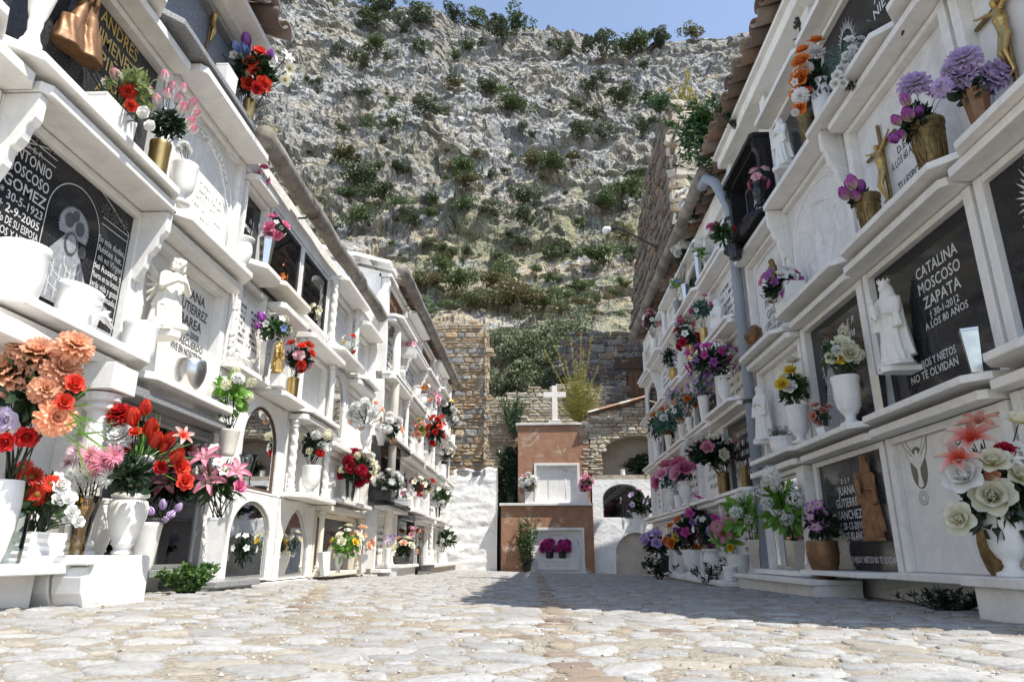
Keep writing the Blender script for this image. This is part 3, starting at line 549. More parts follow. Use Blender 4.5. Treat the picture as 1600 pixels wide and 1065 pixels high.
# etched virgins
def etched_virgin(root, wl, yc, z0, h, d, rays=True):
    P = [(yc+h*.30*(1-t)*(1)+0, z0+h*.78*t) for t in (0, .3, .6)]
    body = [(yc-h*.24, z0), (yc-h*.2, z0+h*.3), (yc-h*.12, z0+h*.55), (yc-h*.07, z0+h*.72), (yc, z0+h*.78), (yc+h*.07, z0+h*.72), (yc+h*.12, z0+h*.55), (yc+h*.2, z0+h*.3), (yc+h*.24, z0)]
    poly(root, wl, body, 'etch', d, 'etched_robe')
    ring = MB(); n = 40
    for i in range(n):
        a = 2*PI*i/n; r0, r1 = (.19, .25 if i % 2 else .29); cy, cz = yc, z0+h*.78
        y_, z_ = cy+h*r0*.75*math.cos(a), cz+h*r0*1.1*math.sin(a); yy, zz = cy+h*r1*.75*math.cos(a), cz+h*r1*1.1*math.sin(a); w = h*.008
        ring.prism([wl.P(d, y_-w*math.sin(a), z_+w*math.cos(a)), wl.P(d, y_+w*math.sin(a), z_-w*math.cos(a)), wl.P(d, yy, zz)], (-wl.s*.001, 0, 0))
    ring.build('etched_rays', 'letter', root)
    line_strip(root, wl, [[(yc+h*.185*.75*math.cos(a), z0+h*.78+h*.2*math.sin(a)) for a in [2*PI*i/24 for i in range(25)]]], .006, 'letter', d+.0015, 'etched_ring')
    poly(root, wl, [(yc+h*.05*math.cos(a), z0+h*.80+h*.065*math.sin(a)) for a in [2*PI*i/16 for i in range(16)]], 'etchd', d+.0016, 'etched_face')
    line_strip(root, wl, [[(yc+s*h*.02, z0+h*.05), (yc+s*h*.015, z0+h*.6)] for s in (-8, -5, -2, 1, 4, 7)]+[[(yc-h*.15, z0+h*k), (yc, z0+h*(k-.05)), (yc+h*.15, z0+h*k)] for k in (.25, .4, .5)], .004, 'letter', d+.0015, 'etched_folds')
etched_virgin(vir, RW, 4.46, .72, .62, -.0485); etched_virgin(rm, RW, 2.38, .78, .66, -.0285); etched_virgin(n6, RW, 3.55, 2.5, .62, -.0385)
# dove on a dark disc
yc = 3.56; z_ = .44
poly(dov, RW, [(yc+.075*math.cos(a), z_+.105*math.sin(a)-.02) for a in [2*PI*i/28 for i in range(28)]], 'olive', -.0295, 'engraved_disc')
dp = [(0, .085), (.014, .075), (.02, .055), (.03, .06), (.07, .10), (.12, .17), (.135, .16), (.125, .11), (.11, .06), (.08, .02), (.045, -.01), (.02, -.03), (.018, -.07), (.035, -.13), (.01, -.14), (-.01, -.14), (-.03, -.13), (-.018, -.07), (-.02, -.03), (-.045, -.01), (-.08, .02), (-.11, .06), (-.125, .11), (-.135, .16), (-.12, .17), (-.07, .10), (-.03, .06), (-.02, .055), (-.014, .075)]
poly(dov, RW, [(yc+a*.85, z_+b*.85) for a, b in dp], 'marble2', -.0284, 'engraved_dove')
line_strip(dov, RW, [[(yc+a*.85, z_+b*.85) for a, b in dp+dp[:1]]]+[[(yc+s*(.03+.018*k), z_+.03+.012*k), (yc+s*(.06+.014*k), z_+.06+.016*k)] for s in (-1, 1) for k in range(5)]+[[(yc+.05*math.cos(a)*s_, z_-.17+.04*math.sin(a)*s_) for a in [2*PI*i/6 for i in range(7)]] for s_ in (.5, .9)], .003, 'letterd', -.0268, 'engraved_lines')
y0, y1, z0, z1 = qr; arch_moulding(car, RW, (y0, y1, z0, z1), -.038); garland_relief(car, RW, (y0+.15, y1-.15, z0, z1-.08), -.04, n=40)
m = MB()
for a_, ra, b_, rb_ in (((.0, 0, .1), .10, (0, 0, .38), .07), ((0, 0, .40), .05, (0, 0, .47), .04), ((0, -.1, .15), .03, (0, -.2, .3), .02), ((0, .1, .15), .03, (0, .22, .28), .02)): m.capsule(RW.P(-.045, (y0+y1)/2+a_[1], z0+a_[2]), ra*.6, RW.P(-.045, (y0+y1)/2+b_[1], z0+b_[2]), rb_*.6)
m.build('carved_figure', 'slab', car, smooth=True)
y0, y1, z0, z1 = rb
m = MB(); yc = (y0+y1)/2
for s in (-1, 1): m.prism([LW.P(-.05, yc+s*.005, z0+.10), LW.P(-.05, yc+s*.19, z0+.14), LW.P(-.05, yc+s*.19, z0+.48), LW.P(-.05, yc+s*.005, z0+.44)], (.05, 0, 0))
for i in range(26): m.capsule(LW.P(-.01, y0+.06+rnd.uniform(-.02, .02), z0+.08+i*.018), rnd.uniform(.012, .024), LW.P(0, y0+.08, z0+.1+i*.018), .012, 7)
for i in range(12): m.capsule(LW.P(-.02, yc+rnd.uniform(-.2, .2), z0+.07+rnd.uniform(-.02, .03)), .02, LW.P(0, yc+rnd.uniform(-.2, .2), z0+.09), .014, 7)
m.build('open_book', 'marble', bk, bevel=.004); engraved_rows(bk, LW, yc-.16, yc-.02, z0+.16, z0+.42, 7, 'letterd', .0005, .002); engraved_rows(bk, LW, yc+.02, yc+.17, z0+.16, z0+.42, 7, 'letterd', .0005, .002)
# ---- right wall, far block
cols_R = [6.02, 7.1, 8.25, 9.4, 10.55, 11.65]; rows_R = [-.24, .50, 1.26, 2.0, 2.72, 3.42]
lkR = [['grey tablet', 'turned columns', 'twisted columns', 'carved tablet', 'plain tablet'], ['dark open recess', 'pilasters and a grey tablet', 'carved leaf tablet', 'turned columns', 'narrow white surround'], ['yellowed cream panel', 'black tablet', 'grey moulding', 'round arch and glass', 'plain white front'], ['hanging figure relief', 'cream tablet', 'pale blue-grey tablet', 'scrolled corbels', 'small arch'], ['cream plaster front', 'shallow shelf and arch', 'plain cornice', 'twisted columns', 'bare plaster recess']]
stR = [[dict(tab='marble2'), dict(cols='plain'), dict(cols='twist'), dict(inner=1), {}], [dict(tab='darkgr', jam=.08), dict(inner=1, tab='marble2'), dict(inner=1), dict(cols='plain'), {}], [dict(tab='cream'), dict(tab='black'), dict(inner=1, tab='marble2'), dict(kind='arch'), {}], [dict(inner=1), dict(tab='cream'), dict(tab='marble2'), dict(brackets=True), dict(kind='arch')], [dict(tab='dirty', frame='plaster', nolint=True), dict(kind='arch'), dict(), dict(cols='twist'), dict(tab='dirty', frame='plaster', nolint=True)]]
for i in range(5):
    for j in range(5):
        s = dict(stR[i][j]); r_, q = niche(RW, cols_R[j], cols_R[j+1], rows_R[i], rows_R[i+1], f'niche with {lkR[i][j]}, {ROWN[i]} row, {COLN[j]} beyond the drainpipe', sh=rnd.uniform(.17, .24), lint=rnd.uniform(.14, .2), **s)
        if 'frame' not in s and rnd.random() < .7: engraved_rows(r_, RW, q[0]+.15, q[1]-.15, q[2]+.12, q[3]-.08, 5, 'letter' if s.get('tab') in ('black', 'darkgr') else 'letterd', -.0485, .001)
# ------------------------------------------------------------------ masses behind the niches
def tile_row(mb, wl, y0, y1, dtip, z, slope, length=.42, r=.085, white=0):
    """half-round clay tiles running down to the eave; axis points away from the street"""
    y = y0+.1; k = 0; ax = Vector((wl.s, 0, slope)).normalized(); side = Vector((0, 1, 0)); nrm = ax.cross(side); nrm = nrm if nrm.z > 0 else -nrm
    while y < y1-.05:
        for up in (0, 1):
            yy = y+(.1 if up else 0)
            for row in range(3):
                o = wl.P(dtip+rnd.uniform(-.02, .02)-row*length*.8*abs(ax.x), yy+rnd.uniform(-.008, .008), z+row*length*.8*ax.z+(.035 if up else 0)+rnd.uniform(-.005, .005)); seg = 8; vs = []
                c = rnd.choice([(.20, .125, .09), (.25, .15, .10), (.16, .11, .085), (.12, .10, .085), (.30, .24, .19)]); c = (.8, .8, .78) if white else c
                for e, (rr) in ((0, r), (1, r*.85)):
                    for th in (0, .014):
                        for i in range(seg+1):
                            a = PI*i/seg; s = 1 if up else -1; q = rr-th
                            vs.append(o+ax*(length*e)+side*(q*math.cos(a))+nrm*(s*q*math.sin(a)*.75+(0 if up else .05)))
                n = seg+1; fs = []
                for i in range(seg): fs += [(i, i+1, 2*n+i+1, 2*n+i), (n+i, 3*n+i, 3*n+i+1, n+i+1), (i, n+i, n+i+1, i+1), (2*n+i, 2*n+i+1, 3*n+i+1, 3*n+i)]
                fs += [(0, 2*n, 3*n, n), (seg, n+seg, 3*n+seg, 2*n+seg)]
                mb.add(vs, fs, col=c)
        y += .215
def block(wl, y0, y1, zt, label, eave, slope=.35, deep=2.4, tiles=True, roofmat='tile', gut=None, mat='plaster', tilepos=None):
    root = empty('niche_building', wl.P(-deep/2, (y0+y1)/2, -.3), label, 'burial building')
    m = MB(); wl.box(m, -.1, -deep, y0, y1, -.5, zt); m.build('wall', mat, root)
    r = MB(); p = [(eave-.06, zt+.02), (-deep, zt+.02+deep*slope), (-deep, zt-.02), (-.1, zt-.02), (-.1, zt-.001), (eave-.06, zt-.001)]
    p = [(eave-.1, zt+.005), (-deep-.2, zt+.02+(deep+.2)*slope), (-deep-.2, zt-.05), (eave-.1, zt-.03)]
    r.prism([wl.P(d, y0+.004, z) for d, z in p], (0, y1-y0-.008, 0)); ro = r.build('roof', 'plaster', root)
    if tiles: t = MB(); tile_row(t, wl, y0+(.35 if wl is BW else 0), y1, eave, zt+.04, slope); t.build('roof_tiles', 'tile', ro, smooth=True)
    return root
def filler(root, wl, y0, y1, z0, z1, d=0.0, mat='plaster', name='wall_face'):
    m = MB(); wl.box(m, -.12, d, y0, y1, z0, z1); return m.build(name, mat, root)
bA0 = block(LW, -.2, 3.60, 3.04, 'tall nearest burial block with brown tile eaves at the top left', .26, .3)
filler(bA0, LW, -.2, 3.60, 2.985, 3.04, .05); filler(bA0, LW, 3.502, 3.60, 2.28, 2.984, -.01)
filler(bA0, LW, -.2, .948, -.3, 2.983, .0); filler(bA0, LW, -.2, 3.72, -.4, -.105, -.02, 'marble2', 'plinth')
bA = block(LW, 3.604, 7.0, 2.47, 'low whitewashed burial block with the long grey gutter on the left', .05, .3, tiles=False)
filler(bA, LW, 3.72, 7.0, 2.355, 2.50, .0); filler(bA, LW, 3.72, 3.977, -.3, 1.02, -.002); filler(bA, LW, 3.72, 7.0, -.4, -.175, .02, 'plaster', 'plinth')
filler(bA, LW, 4.30, 5.49, 2.31, 2.3549, .0); filler(bA, LW, 6.345, 7.0, 2.225, 2.3549, -.003); filler(bA, LW, 3.726, 4.136, 2.31, 2.3549, -.003); filler(bA, LW, 4.14, 4.30, 2.31, 2.3549, -.004)
bB = block(BW, 7.004, 12.62, 3.0, 'tall far burial block with the white gable wall on the left', .08, .25)
filler(bB, BW, 7.004, 12.62, 2.963, 3.0, .02); filler(bB, BW, 12.553, 12.62, -.4, 2.962, .01); filler(bB, BW, 7.004, 12.62, -.4, -.185, .04, 'plaster', 'plinth')
bRA = block(RW, 1.72, 5.96, 3.72, 'tall near burial block with curved clay tile eaves on the shaded right', .24, .3, deep=2.2)
m = MB(); RW.box(m, -.10, .10, 1.72, 5.96, 3.60, 3.72); m.build('eave_band', 'plaster', bRA, bevel=.01)
m = MB()
for (a, b) in ((1.72, 1.9), (2.8, 2.92), (3.86, 3.98), (4.8, 4.92), (5.84, 5.96)): m = MB(); RW.box(m, -.11, .02, a, b, 3.335, 3.5999); m.build('pier', 'plaster', bRA, bevel=.008)
filler(bRA, RW, 5.805, 5.96, -.3, 3.3349, -.02); filler(bRA, RW, 1.72, 5.96, -.5, -.30, -.02, 'plaster', 'plinth')
bRB = block(RW, 5.964, 11.72, 3.60, 'long far burial block with the dark gutter beyond the drainpipe', .10, .3, deep=2.2)
filler(bRB, RW, 5.964, 11.72, 3.43, 3.60, -.01); filler(bRB, RW, 11.655, 11.72, -.5, 3.429, .01); filler(bRB, RW, 5.964, 6.017, -.5, 3.429, .0); filler(bRB, RW, 5.964, 11.72, -.6, -.245, .10, 'plaster', 'plinth')
# gable of block B: white wall and white painted verge tiles rising away from the street
t = MB()
for k in range(11):
    o = BW.P(.02-k*.2, 0, 3.055+k*.05); a = Vector((1, 0, -.25)).normalized()
    for yy in (6.97, 7.19):
        vs = []
        for e in (0, 1):
            for i in range(9): an = PI*i/8; vs.append(Vector((o.x, yy, o.z))-a*(.24*e)+Vector((0, .11*math.cos(an), .07*math.sin(an)+.01*(k % 2))))
        t.add(vs, [(i, i+1, 9+i+1, 9+i) for i in range(8)]+[tuple(range(9)), tuple(range(9, 18))[::-1]], col=(.8, .8, .79))
t.build('verge_tiles', 'glaze', bB, smooth=False)
# gutters, pipes
def gutter(wl, y0, y1, z, d, label, r=.064, down=None, brk=1.1, tilt=0):
    root = empty('gutter', wl.P(d, y0, z), label, 'gutter'); m = MB(); n = 14
    m.tube([wl.P(d, y0+(y1-y0)*i/n, z+.012*math.sin(i*1.7)) for i in range(n+1)], r, 14); m.build('gutter_pipe', 'fibre', root, smooth=True)
    y = y0+.9
    while y < y1-.2:
        c = MB(); c.tube([wl.P(d, y-.09, z), wl.P(d, y+.05, z)], r*1.13, 14); co = c.build('collar', 'fibre', root, smooth=False)
        b = MB(); b.tube([wl.P(d, y+.1, z-r*.2)]+[wl.P(d+r*1.1*math.sin(a), y+.1, z-r*1.1*math.cos(a)) for a in (-.8, 0, .8)], .006, 5); b.tube([wl.P(d-r*.7, y+.1, z-r*.9), wl.P(-.05, y+.1, z-r*.9)], .008, 5); b.build('bracket', 'rust', co); y += brk*1.35
    return root
g1 = gutter(LW, 3.62, 7.2, 2.50, .11, 'weathered grey gutter along the near left roof edge')
m = MB(); m.tube([LW.P(.11, 7.18, 2.50), LW.P(.12, 7.26, 2.47), LW.P(.15, 7.28, 2.34)], .072, 12); m.build('elbow', 'fibre', g1, smooth=True)
dp = empty('downpipe', LW.P(.25, 7.28, -.1), 'pale cream downpipe below the gutter elbow on the left', 'drainpipe'); m = MB(); m.tube([LW.P(.24, 7.25, 2.38), LW.P(.25, 7.27, 1.9), LW.P(.25, 7.27, -.15)], .045, 10); m.build('pipe', 'cream', dp, smooth=True)
gutter(BW, 6.96, 12.3, 3.02, .15, 'weathered grey gutter along the far left roof edge')
gutter(RW, 6.1, 11.55, 3.66, .20, 'dark weathered gutter along the far right roof edge')
pv = empty('drainpipe', RW.P(.10, 5.88, -.2), 'grey-blue plastic drainpipe running down the right wall', 'drainpipe')
m = MB(); m.tube([RW.P(.22, 6.15, 3.52), RW.P(.22, 5.96, 3.50), RW.P(.16, 5.90, 3.42), RW.P(.07, 5.89, 3.2), RW.P(.045, 5.89, 3.1), RW.P(.045, 5.89, -.24)], .048, 14); m.build('pipe', 'pvc', pv, smooth=True)
for z in (3.0, 1.25): m = MB(); m.tube([RW.P(.045, 5.89, z), RW.P(.045, 5.89, z+.03)], .064, 14); m.build('clamp', 'iron', pv)
# ------------------------------------------------------------------ ground
m = MB(); xs = [-60, -20, -8, -4]+[-3+.25*i for i in range(25)]+[4, 8, 20, 60]; ys = [-30, -10, -4, -2, -1]+[.25*i for i in range(60)]+[16, 18, 22, 30, 45, 70]
for y in ys:
    for x in xs: m.v.append(Vector((x, y, gz(x, y)+(.004*noise.noise(Vector((x*3, y*3, 0))) if abs(x) < 3 else 0)))); m.tip.append(0); m.col.append((1, 1, 1))
nx = len(xs); m.f = [(j*nx+i, j*nx+i+1, (j+1)*nx+i+1, (j+1)*nx+i) for j in range(len(ys)-1) for i in range(nx-1)]
tag(m.build('ground', 'mortar', smooth=True), kind='structure')
grid = {}; pts = []
def try_pt(x, y, r):
    gx, gy = int(x/.2), int(y/.2)
    for a in range(gx-2, gx+3):
        for b in range(gy-2, gy+3):
            for (px, py, pr) in grid.get((a, b), ()):
                if ((px-x)/1.15)**2+(py-y)**2 < (pr+r)**2*.93: return False
    grid.setdefault((gx, gy), []).append((x, y, r)); pts.append((x, y, r)); return True
r2 = random.Random(3)
lines = [((.05, .5), (.02, 12.6)), ((.1, 1.55), (-.75, 2.3)), ((-.75, 2.3), (-1.5, 5)), ((.2, 1.9), (1.2, 2.25))]
for ln in lines:
    (a, b), (c, e) = ln; L = math.hypot(c-a, e-b); t = 0
    while t < L: rr = r2.uniform(.024, .040); r2.random() < .85 and try_pt(a+(c-a)*t/L+r2.uniform(-.02, .02), b+(e-b)*t/L, rr) and pts.__setitem__(-1, (*pts[-1], 1)); t += rr*2.1
for (tries, ra, rb) in ((7000, .042, .062), (22000, .030, .042), (36000, .019, .029)):
    for _ in range(tries): try_pt(r2.uniform(-2.1, 2.2), r2.uniform(.3, 12.75), r2.uniform(ra, rb))
m = MB()
for p in pts:
    x, y, r = p[:3]; br = len(p) > 3; n = 13; ph = r2.uniform(0, 6); el = r2.uniform(1.0, 1.5); rot = r2.uniform(-.9, .9); z0 = gz(x, y); hs = r2.uniform(.002, .007)*(.6+r*9)
    if x > 0 and abs(x) > 1.95: pass
    g = r2.uniform(.26, .38); c = (g, g*.99, g*.96) if r2.random() < .85 else (g*.95, g*.86, g*.7)
    if br: c = r2.choice([(.18, .13, .10), (.22, .165, .12), (.29, .235, .17), (.34, .29, .22)])
    rad = [r*(1+.16*math.sin(2*k*2*PI/n+ph)+.16*math.sin(3*k*2*PI/n+ph*2)+r2.uniform(-.13, .13)) for k in range(n)]; vs = []
    tx, ty = r2.uniform(-.04, .04), r2.uniform(-.04, .04)
    for (s, h) in ((1.02, -.006), (.95, .45), (.82, .9), (.4, 1.0)):
        for k in range(n):
            a = 2*PI*k/n; lx, ly = rad[k]*s*math.cos(a)*el, rad[k]*s*math.sin(a)*.92; X = lx*math.cos(rot)-ly*math.sin(rot); Y = lx*math.sin(rot)+ly*math.cos(rot)
            vs.append((x+X, y+Y, z0+(h*hs if h > 0 else h)+X*tx+Y*ty+(r2.uniform(-.0014, .0014) if h > .3 else 0)))
    vs.append((x, y, z0+hs*1.02)); fs = [(i*n+k, i*n+(k+1) % n, (i+1)*n+(k+1) % n, (i+1)*n+k) for i in range(3) for k in range(n)]+[(3*n+k, 3*n+(k+1) % n, 4*n) for k in range(n)]
    m.add(vs, fs, col=c)
tag(m.build('paving', 'cobble', smooth=True), kind='structure')
m = MB()   # loose grit lying between the stones
for _ in range(4500):
    x = r2.uniform(-1.9, 2.0); y = .35+3.2*r2.random()**1.7; s = r2.uniform(.0015, .005); z = gz(x, y)+.003; g = r2.uniform(.2, .6)
    m.add([(x-s, y, z), (x, y-s*.8, z), (x+s, y+.2*s, z), (x, y+s, z), (x, y, z+s)], [(0, 1, 4), (1, 2, 4), (2, 3, 4), (3, 0, 4)], col=(g, g*.92, g*.78))
tag(m.build('grit', 'cobble'), kind='stuff', label='fine pale grit scattered between the cobbles', cat='grit')
# ------------------------------------------------------------------ rubble masonry
def rubble(mb, O, U, N, w, h, inside, cr=(.05, .16), sr=(.08, .34), dep=.035, pal=0, seed=1, brick=.3, V=Vector((0, 0, 1))):
    R = random.Random(seed); t = 0; O = Vector(O)
    pals = {0: [(.28, .265, .24), (.42, .34, .24), (.36, .27, .17), (.46, .37, .25), (.25, .235, .22), (.40, .27, .15)], 1: [(.19, .18, .17), (.25, .235, .21), (.14, .135, .13), (.23, .20, .17), (.22, .15, .11)], 2: [(.50, .44, .34), (.44, .37, .27), (.56, .51, .42), (.38, .30, .2)], 3: [(.20, .175, .15), (.15, .135, .12), (.25, .18, .13)]}[pal]
    while t < h:
        thin = R.random() < brick; ch = R.uniform(.03, .05)*1.3 if thin else R.uniform(*cr); s = -R.uniform(0, .2)
        while s < w:
            sw = R.uniform(sr[0]*1.2, sr[1]) if thin else R.uniform(sr[0], sr[1]*.8)*(.6+ch*4); a, b = s+.008, s+sw-.008; c, d = t+.006, t+ch-.006
            if inside((a+b)/2, (c+d)/2):
                j = lambda k: R.uniform(-k, k); col = R.choice(pals) if not thin else R.choice([pals[-1], pals[1], pals[2 % len(pals)]]); f = R.uniform(.75, 1.2); col = tuple(x*f for x in col); z1 = dep*R.uniform(.3, 1.1); jj = min(ch, sw)*(.17 if pal == 1 else .11)
                n = 8; vs = []; cx, cy = (a+b)/2, (c+d)/2
                for (k, dd) in ((1.0, 0), (.93, z1*.7), (.62, z1)):
                    for i in range(n):
                        an = (.16, PI/2-.16, PI/2+.16, PI-.16, PI+.16, 1.5*PI-.16, 1.5*PI+.16, 2*PI-.16)[i]; an = an if not 0 else an; sq_ = (.62, PI/2-.62, PI/2+.62, PI-.62, PI+.62, 1.5*PI-.62, 1.5*PI+.62, 2*PI-.62)[i]; ca, sa = math.cos(sq_), math.sin(sq_); q = 1/max(abs(ca), abs(sa)); q = q*1.0
                        vs.append(O+U*(cx+ca*q*(b-a)/2*k+j(jj))+V*(cy+sa*q*(d-c)/2*k+j(jj))+N*(dd+j(z1*.12)))
                mb.add(vs, [(r*n+i, r*n+(i+1) % n, (r+1)*n+(i+1) % n, (r+1)*n+i) for r in range(2) for i in range(n)]+[tuple(2*n+i for i in range(n))], col=col)
            s += sw
        t += ch
X_ = Vector((1, 0, 0)); Y_ = Vector((0, 1, 0)); Z_ = Vector((0, 0, 1)); YE = 12.8
# whitewashed wall and stone tower, left of the end
tw = empty('stone_tower', (-1.4, YE+.4, -.3), 'ruined rubble stone pillar with a limewashed foot at the left end', 'ruin')
def wob_wall(name, mat, root, x0, x1, z0, z1, y, dep, amp=.03, res=.06, topf=None, sc=3):
    m = MB(); nx = max(2, int((x1-x0)/res)); nz = max(2, int((z1-z0)/res))
    for j in range(nz+1):
        for i in range(nx+1):
            x = x0+(x1-x0)*i/nx; t = j/nz; zt = topf(x) if topf else z1; z = z0+(zt-z0)*t; p = Vector((x*sc*.7, 0, z*sc*2.4))
            m.v.append(Vector((x, y-amp*(noise.noise(p)+.6*noise.noise(p*2.7)+.35*noise.noise(p*6)), z))); m.tip.append(0); m.col.append((1, 1, 1))
    m.f = [(j*(nx+1)+i, j*(nx+1)+i+1, (j+1)*(nx+1)+i+1, (j+1)*(nx+1)+i) for j in range(nz) for i in range(nx)]
    o = len(m.v); n = nx+1
    edge = [nz*n+i for i in range(n)]; back = [m.v[e]+Vector((0, dep, 0)) for e in edge]; m.add(back, []); m.f += [(edge[i], edge[i+1], o+i+1, o+i) for i in range(nx)]
    for col_ in (0, nx):
        o = len(m.v); ed = [j*n+col_ for j in range(nz+1)]; m.add([m.v[e]+Vector((0, dep, 0)) for e in ed], []); m.f += [(ed[j], ed[j+1], o+j+1, o+j) for j in range(nz)]
    return m.build(name, mat, root, smooth=True)
wob_wall('limewashed_face', 'rough', tw, -2.2, -.74, -.4, 1.55, YE, .9, .022, .035, lambda x: 1.52+.12*noise.noise(Vector((x*4, 3, 1))), 3)
topz = lambda x: 4.42-.55*max(0, (x+1.15)/.25)**2 if x > -1.15 else 4.42+.03*math.sin(x*9)
m = MB(); m.box((-2.3, YE+.03, 1.4), (-1.0, YE+.8, 4.30)); m.build('core', 'lime_mortar', tw)
m = MB(); rubble(m, (-2.3, YE+.03, 1.38), X_, -Y_, 1.38, 3.1, lambda s, t: 1.38+t < topz(-2.3+s)-.02 and s < 1.36+.05*math.sin(t*6), (.07, .17), (.10, .32), .05, 0, 5, .55); rubble(m, (-.99, YE+.03, 1.38), Y_, X_, .75, 2.9, lambda s, t: True, (.08, .16), (.1, .3), .04, 0, 6, .3); m.build('stonework', 'rubble', tw)
# brick courses wall in the middle, behind the monument
mw = empty('brick_wall', (.2, 13.6, -.3), 'low ruined brick wall behind the white cross', 'wall'); zt = lambda x: 3.22+.22*noise.noise(Vector((x*2.2, 0, 4)))+(.08 if x > -.3 else -.25*(-.3-x))
m = MB(); m.box((-1.1, 13.63, -.4), (1.35, 14.0, 2.95)); m.build('core', 'lime_mortar', mw)
m = MB(); rubble(m, (-1.1, 13.63, .8), X_, -Y_, 2.5, 2.9, lambda s, t: .8+t < zt(-1.1+s), (.05, .09), (.12, .4), .03, 2, 9, .75); m.build('stonework', 'rubble', mw)
# terracotta monument with two niches
mo = empty('ochre_tomb', (.2, YE, -.3), 'flaking terracotta rendered double tomb topped by a white cross', 'tomb')
def framed_hole(name, mat, root, x0, x1, z0, z1, hx0, hx1, hz0, hz1, y, dep, hd):
    m = MB(); 
    for (a, b, c, d) in ((x0, hx0, z0, z1), (hx1, x1, z0, z1), (hx0, hx1, z0, hz0), (hx0, hx1, hz1, z1)):
        if b-a > .001 and d-c > .001: m.box((a, y, c), (b, y+hd, d))
    m.box((x0, y+hd, z0), (x1, y+dep, z1)); return m.build(name, mat, root, bevel=.006)
framed_hole('lower_body', 'ochre', mo, -.66, .99, -.40, .84, -.13, .82, -.29, .46, YE-.16, .8, .12)
framed_hole('upper_body', 'ochre', mo, -.36, .965, .88, 2.33, -.06, .78, .90, 1.62, YE, .7, .10)
m = MB(); m.box((-.69, YE-.22, .841), (1.0, YE+.1, .885)); m.build('ledge', 'slab', mo, bevel=.005); m = MB(); m.box((-.40, YE-.04, 2.331), (.99, YE+.7, 2.37)); m.build('cap', 'dirty', mo, bevel=.005)
for (x0, x1, z0, z1, y) in ((-.13, .82, -.29, .46, YE-.16), (-.06, .78, .90, 1.62, YE)):
    m = MB(); e = .045
    for a, b, c, d in ((x0, x0+e, z0, z1), (x1-e, x1, z0, z1), (x0+e, x1-e, z1-e, z1)): m.box((a, y-.02, c), (b, y+.06, d))
    m.box((x0-.03, y-.04, z0-.03), (x1+.03, y+.06, z0+.012)); f = m.build('frame', 'slab', mo, bevel=.003)
    m = MB(); m.box((x0+e, y+.055, z0+.013), (x1-e, y+.085, z1-e)); m.build('tablet', 'slab', f)
    m = MB(); A = arch_pts(x0+e+.06, x1-e-.06, z0+(z1-z0)*.62, z1-e-.05); m.tube([(a, y+.054, b) for a, b in A], .010, 6)
    for i in range(14): a = PI*(.25+.5*i/13); xc = (x0+x1)/2+(x1-x0)*.25*math.cos(a); m.capsule((xc, y+.05, z0+(z1-z0)*.65+(z1-z0)*.2*math.sin(a)), .016, (xc+.01, y+.05, z0+(z1-z0)*.65+(z1-z0)*.2*math.sin(a)), .014, 6)
    m.tube([(x0+.26, y+.054, z0+.06), (x0+.26, y+.054, z1-.25), (x1-.26, y+.054, z1-.25), (x1-.26, y+.054, z0+.06)], .007, 6); m.build('carved_relief', 'slab', f, smooth=True)
m = MB(); m.box((-.03, YE-.155, -.262), (.71, YE-.05, -.06)); pb = tag(m.build('inscribed_block', 'slab', None, bevel=.004), 'long white inscribed block under the magenta flowers in the ochre tomb', 'plaque')
t = text_mesh([('TU ESPOSA E HIJOS', 1), ('NO TE OLVIDAN', 1)], .6, .10); m = MB(); m.add([(.34+p.x, YE-.1565, -.16+p.y) for p in t.v], t.f); m.build('lettering', 'alu', pb)
# right end wall, limewashed with arches
we = empty('arched_wall', (1.7, YE, -.3), 'limewashed end wall with three arched recesses and a tiled coping', 'wall')
def mface(x0, x1, z0, z1, ax0, ax1, az0, zs, zt, back, mat, name):
    w = Wall(1, 0); m = MB()
    class EW:  # end wall facing -y: y coordinate along x
        s = 1
        def P(s_, d, x, z): return Vector((x, YE-d, z))
        def box(s_, mb, d0, d1, a, b, c, e): mb.box((a, YE-d0, c), (b, YE-d1, e))
    ew = EW(); arch_face(ew, m, x0, x1, z0, z1, ax0, ax1, az0, zs, zt, 0, -back); bm = m.build(name, mat, we); b = MB(); b.box((ax0-.05, YE+back, az0-.02), (ax1+.05, YE+back+.05, zt+.05)); return ew, b
ew, b = mface(1.0, 2.6, -.5, .58, 1.38, 2.14, -.42, .0, .38, .10, 'rough', 'lower_arch'); b.build('brick_infill', 'brickfill', we)
ew, b = mface(1.0, 2.6, .58, 1.32, 1.18, 1.96, .62, .95, 1.24, .30, 'rough', 'middle_arch'); b.build('recess_back', 'brickfill', we); arch_door(we, ew, 1.18, 1.96, .62, .95, 1.24, -.06, False)
ew, b = mface(1.0, 2.6, 1.32, 2.25, 1.2, 2.5, 1.40, 1.75, 2.12, .45, 'lime_mortar', 'upper_arch'); b.build('recess_back', 'brickfill', we)
m = MB(); m.box((1.0, YE+.5, -.5), (2.6, YE+.9, 2.5)); m.box((1.0, YE+.02, 2.25), (2.6, YE+.5, 2.45)); m.build('core', 'lime_mortar', we)
wz = lambda x: 2.52+.27*(x-1.0)
m = MB(); rubble(m, (.98, YE, 1.42), X_, -Y_, 1.7, 1.4, lambda s, t: 1.42+t < wz(.98+s)-.02 and not (.18 < s < 1.54 and t < .72-.35*abs((s-.86)/.68)**2.2), (.04, .09), (.08, .28), .03, 2, 12, .45); m.build('stonework', 'rubble', we)
m = MB()
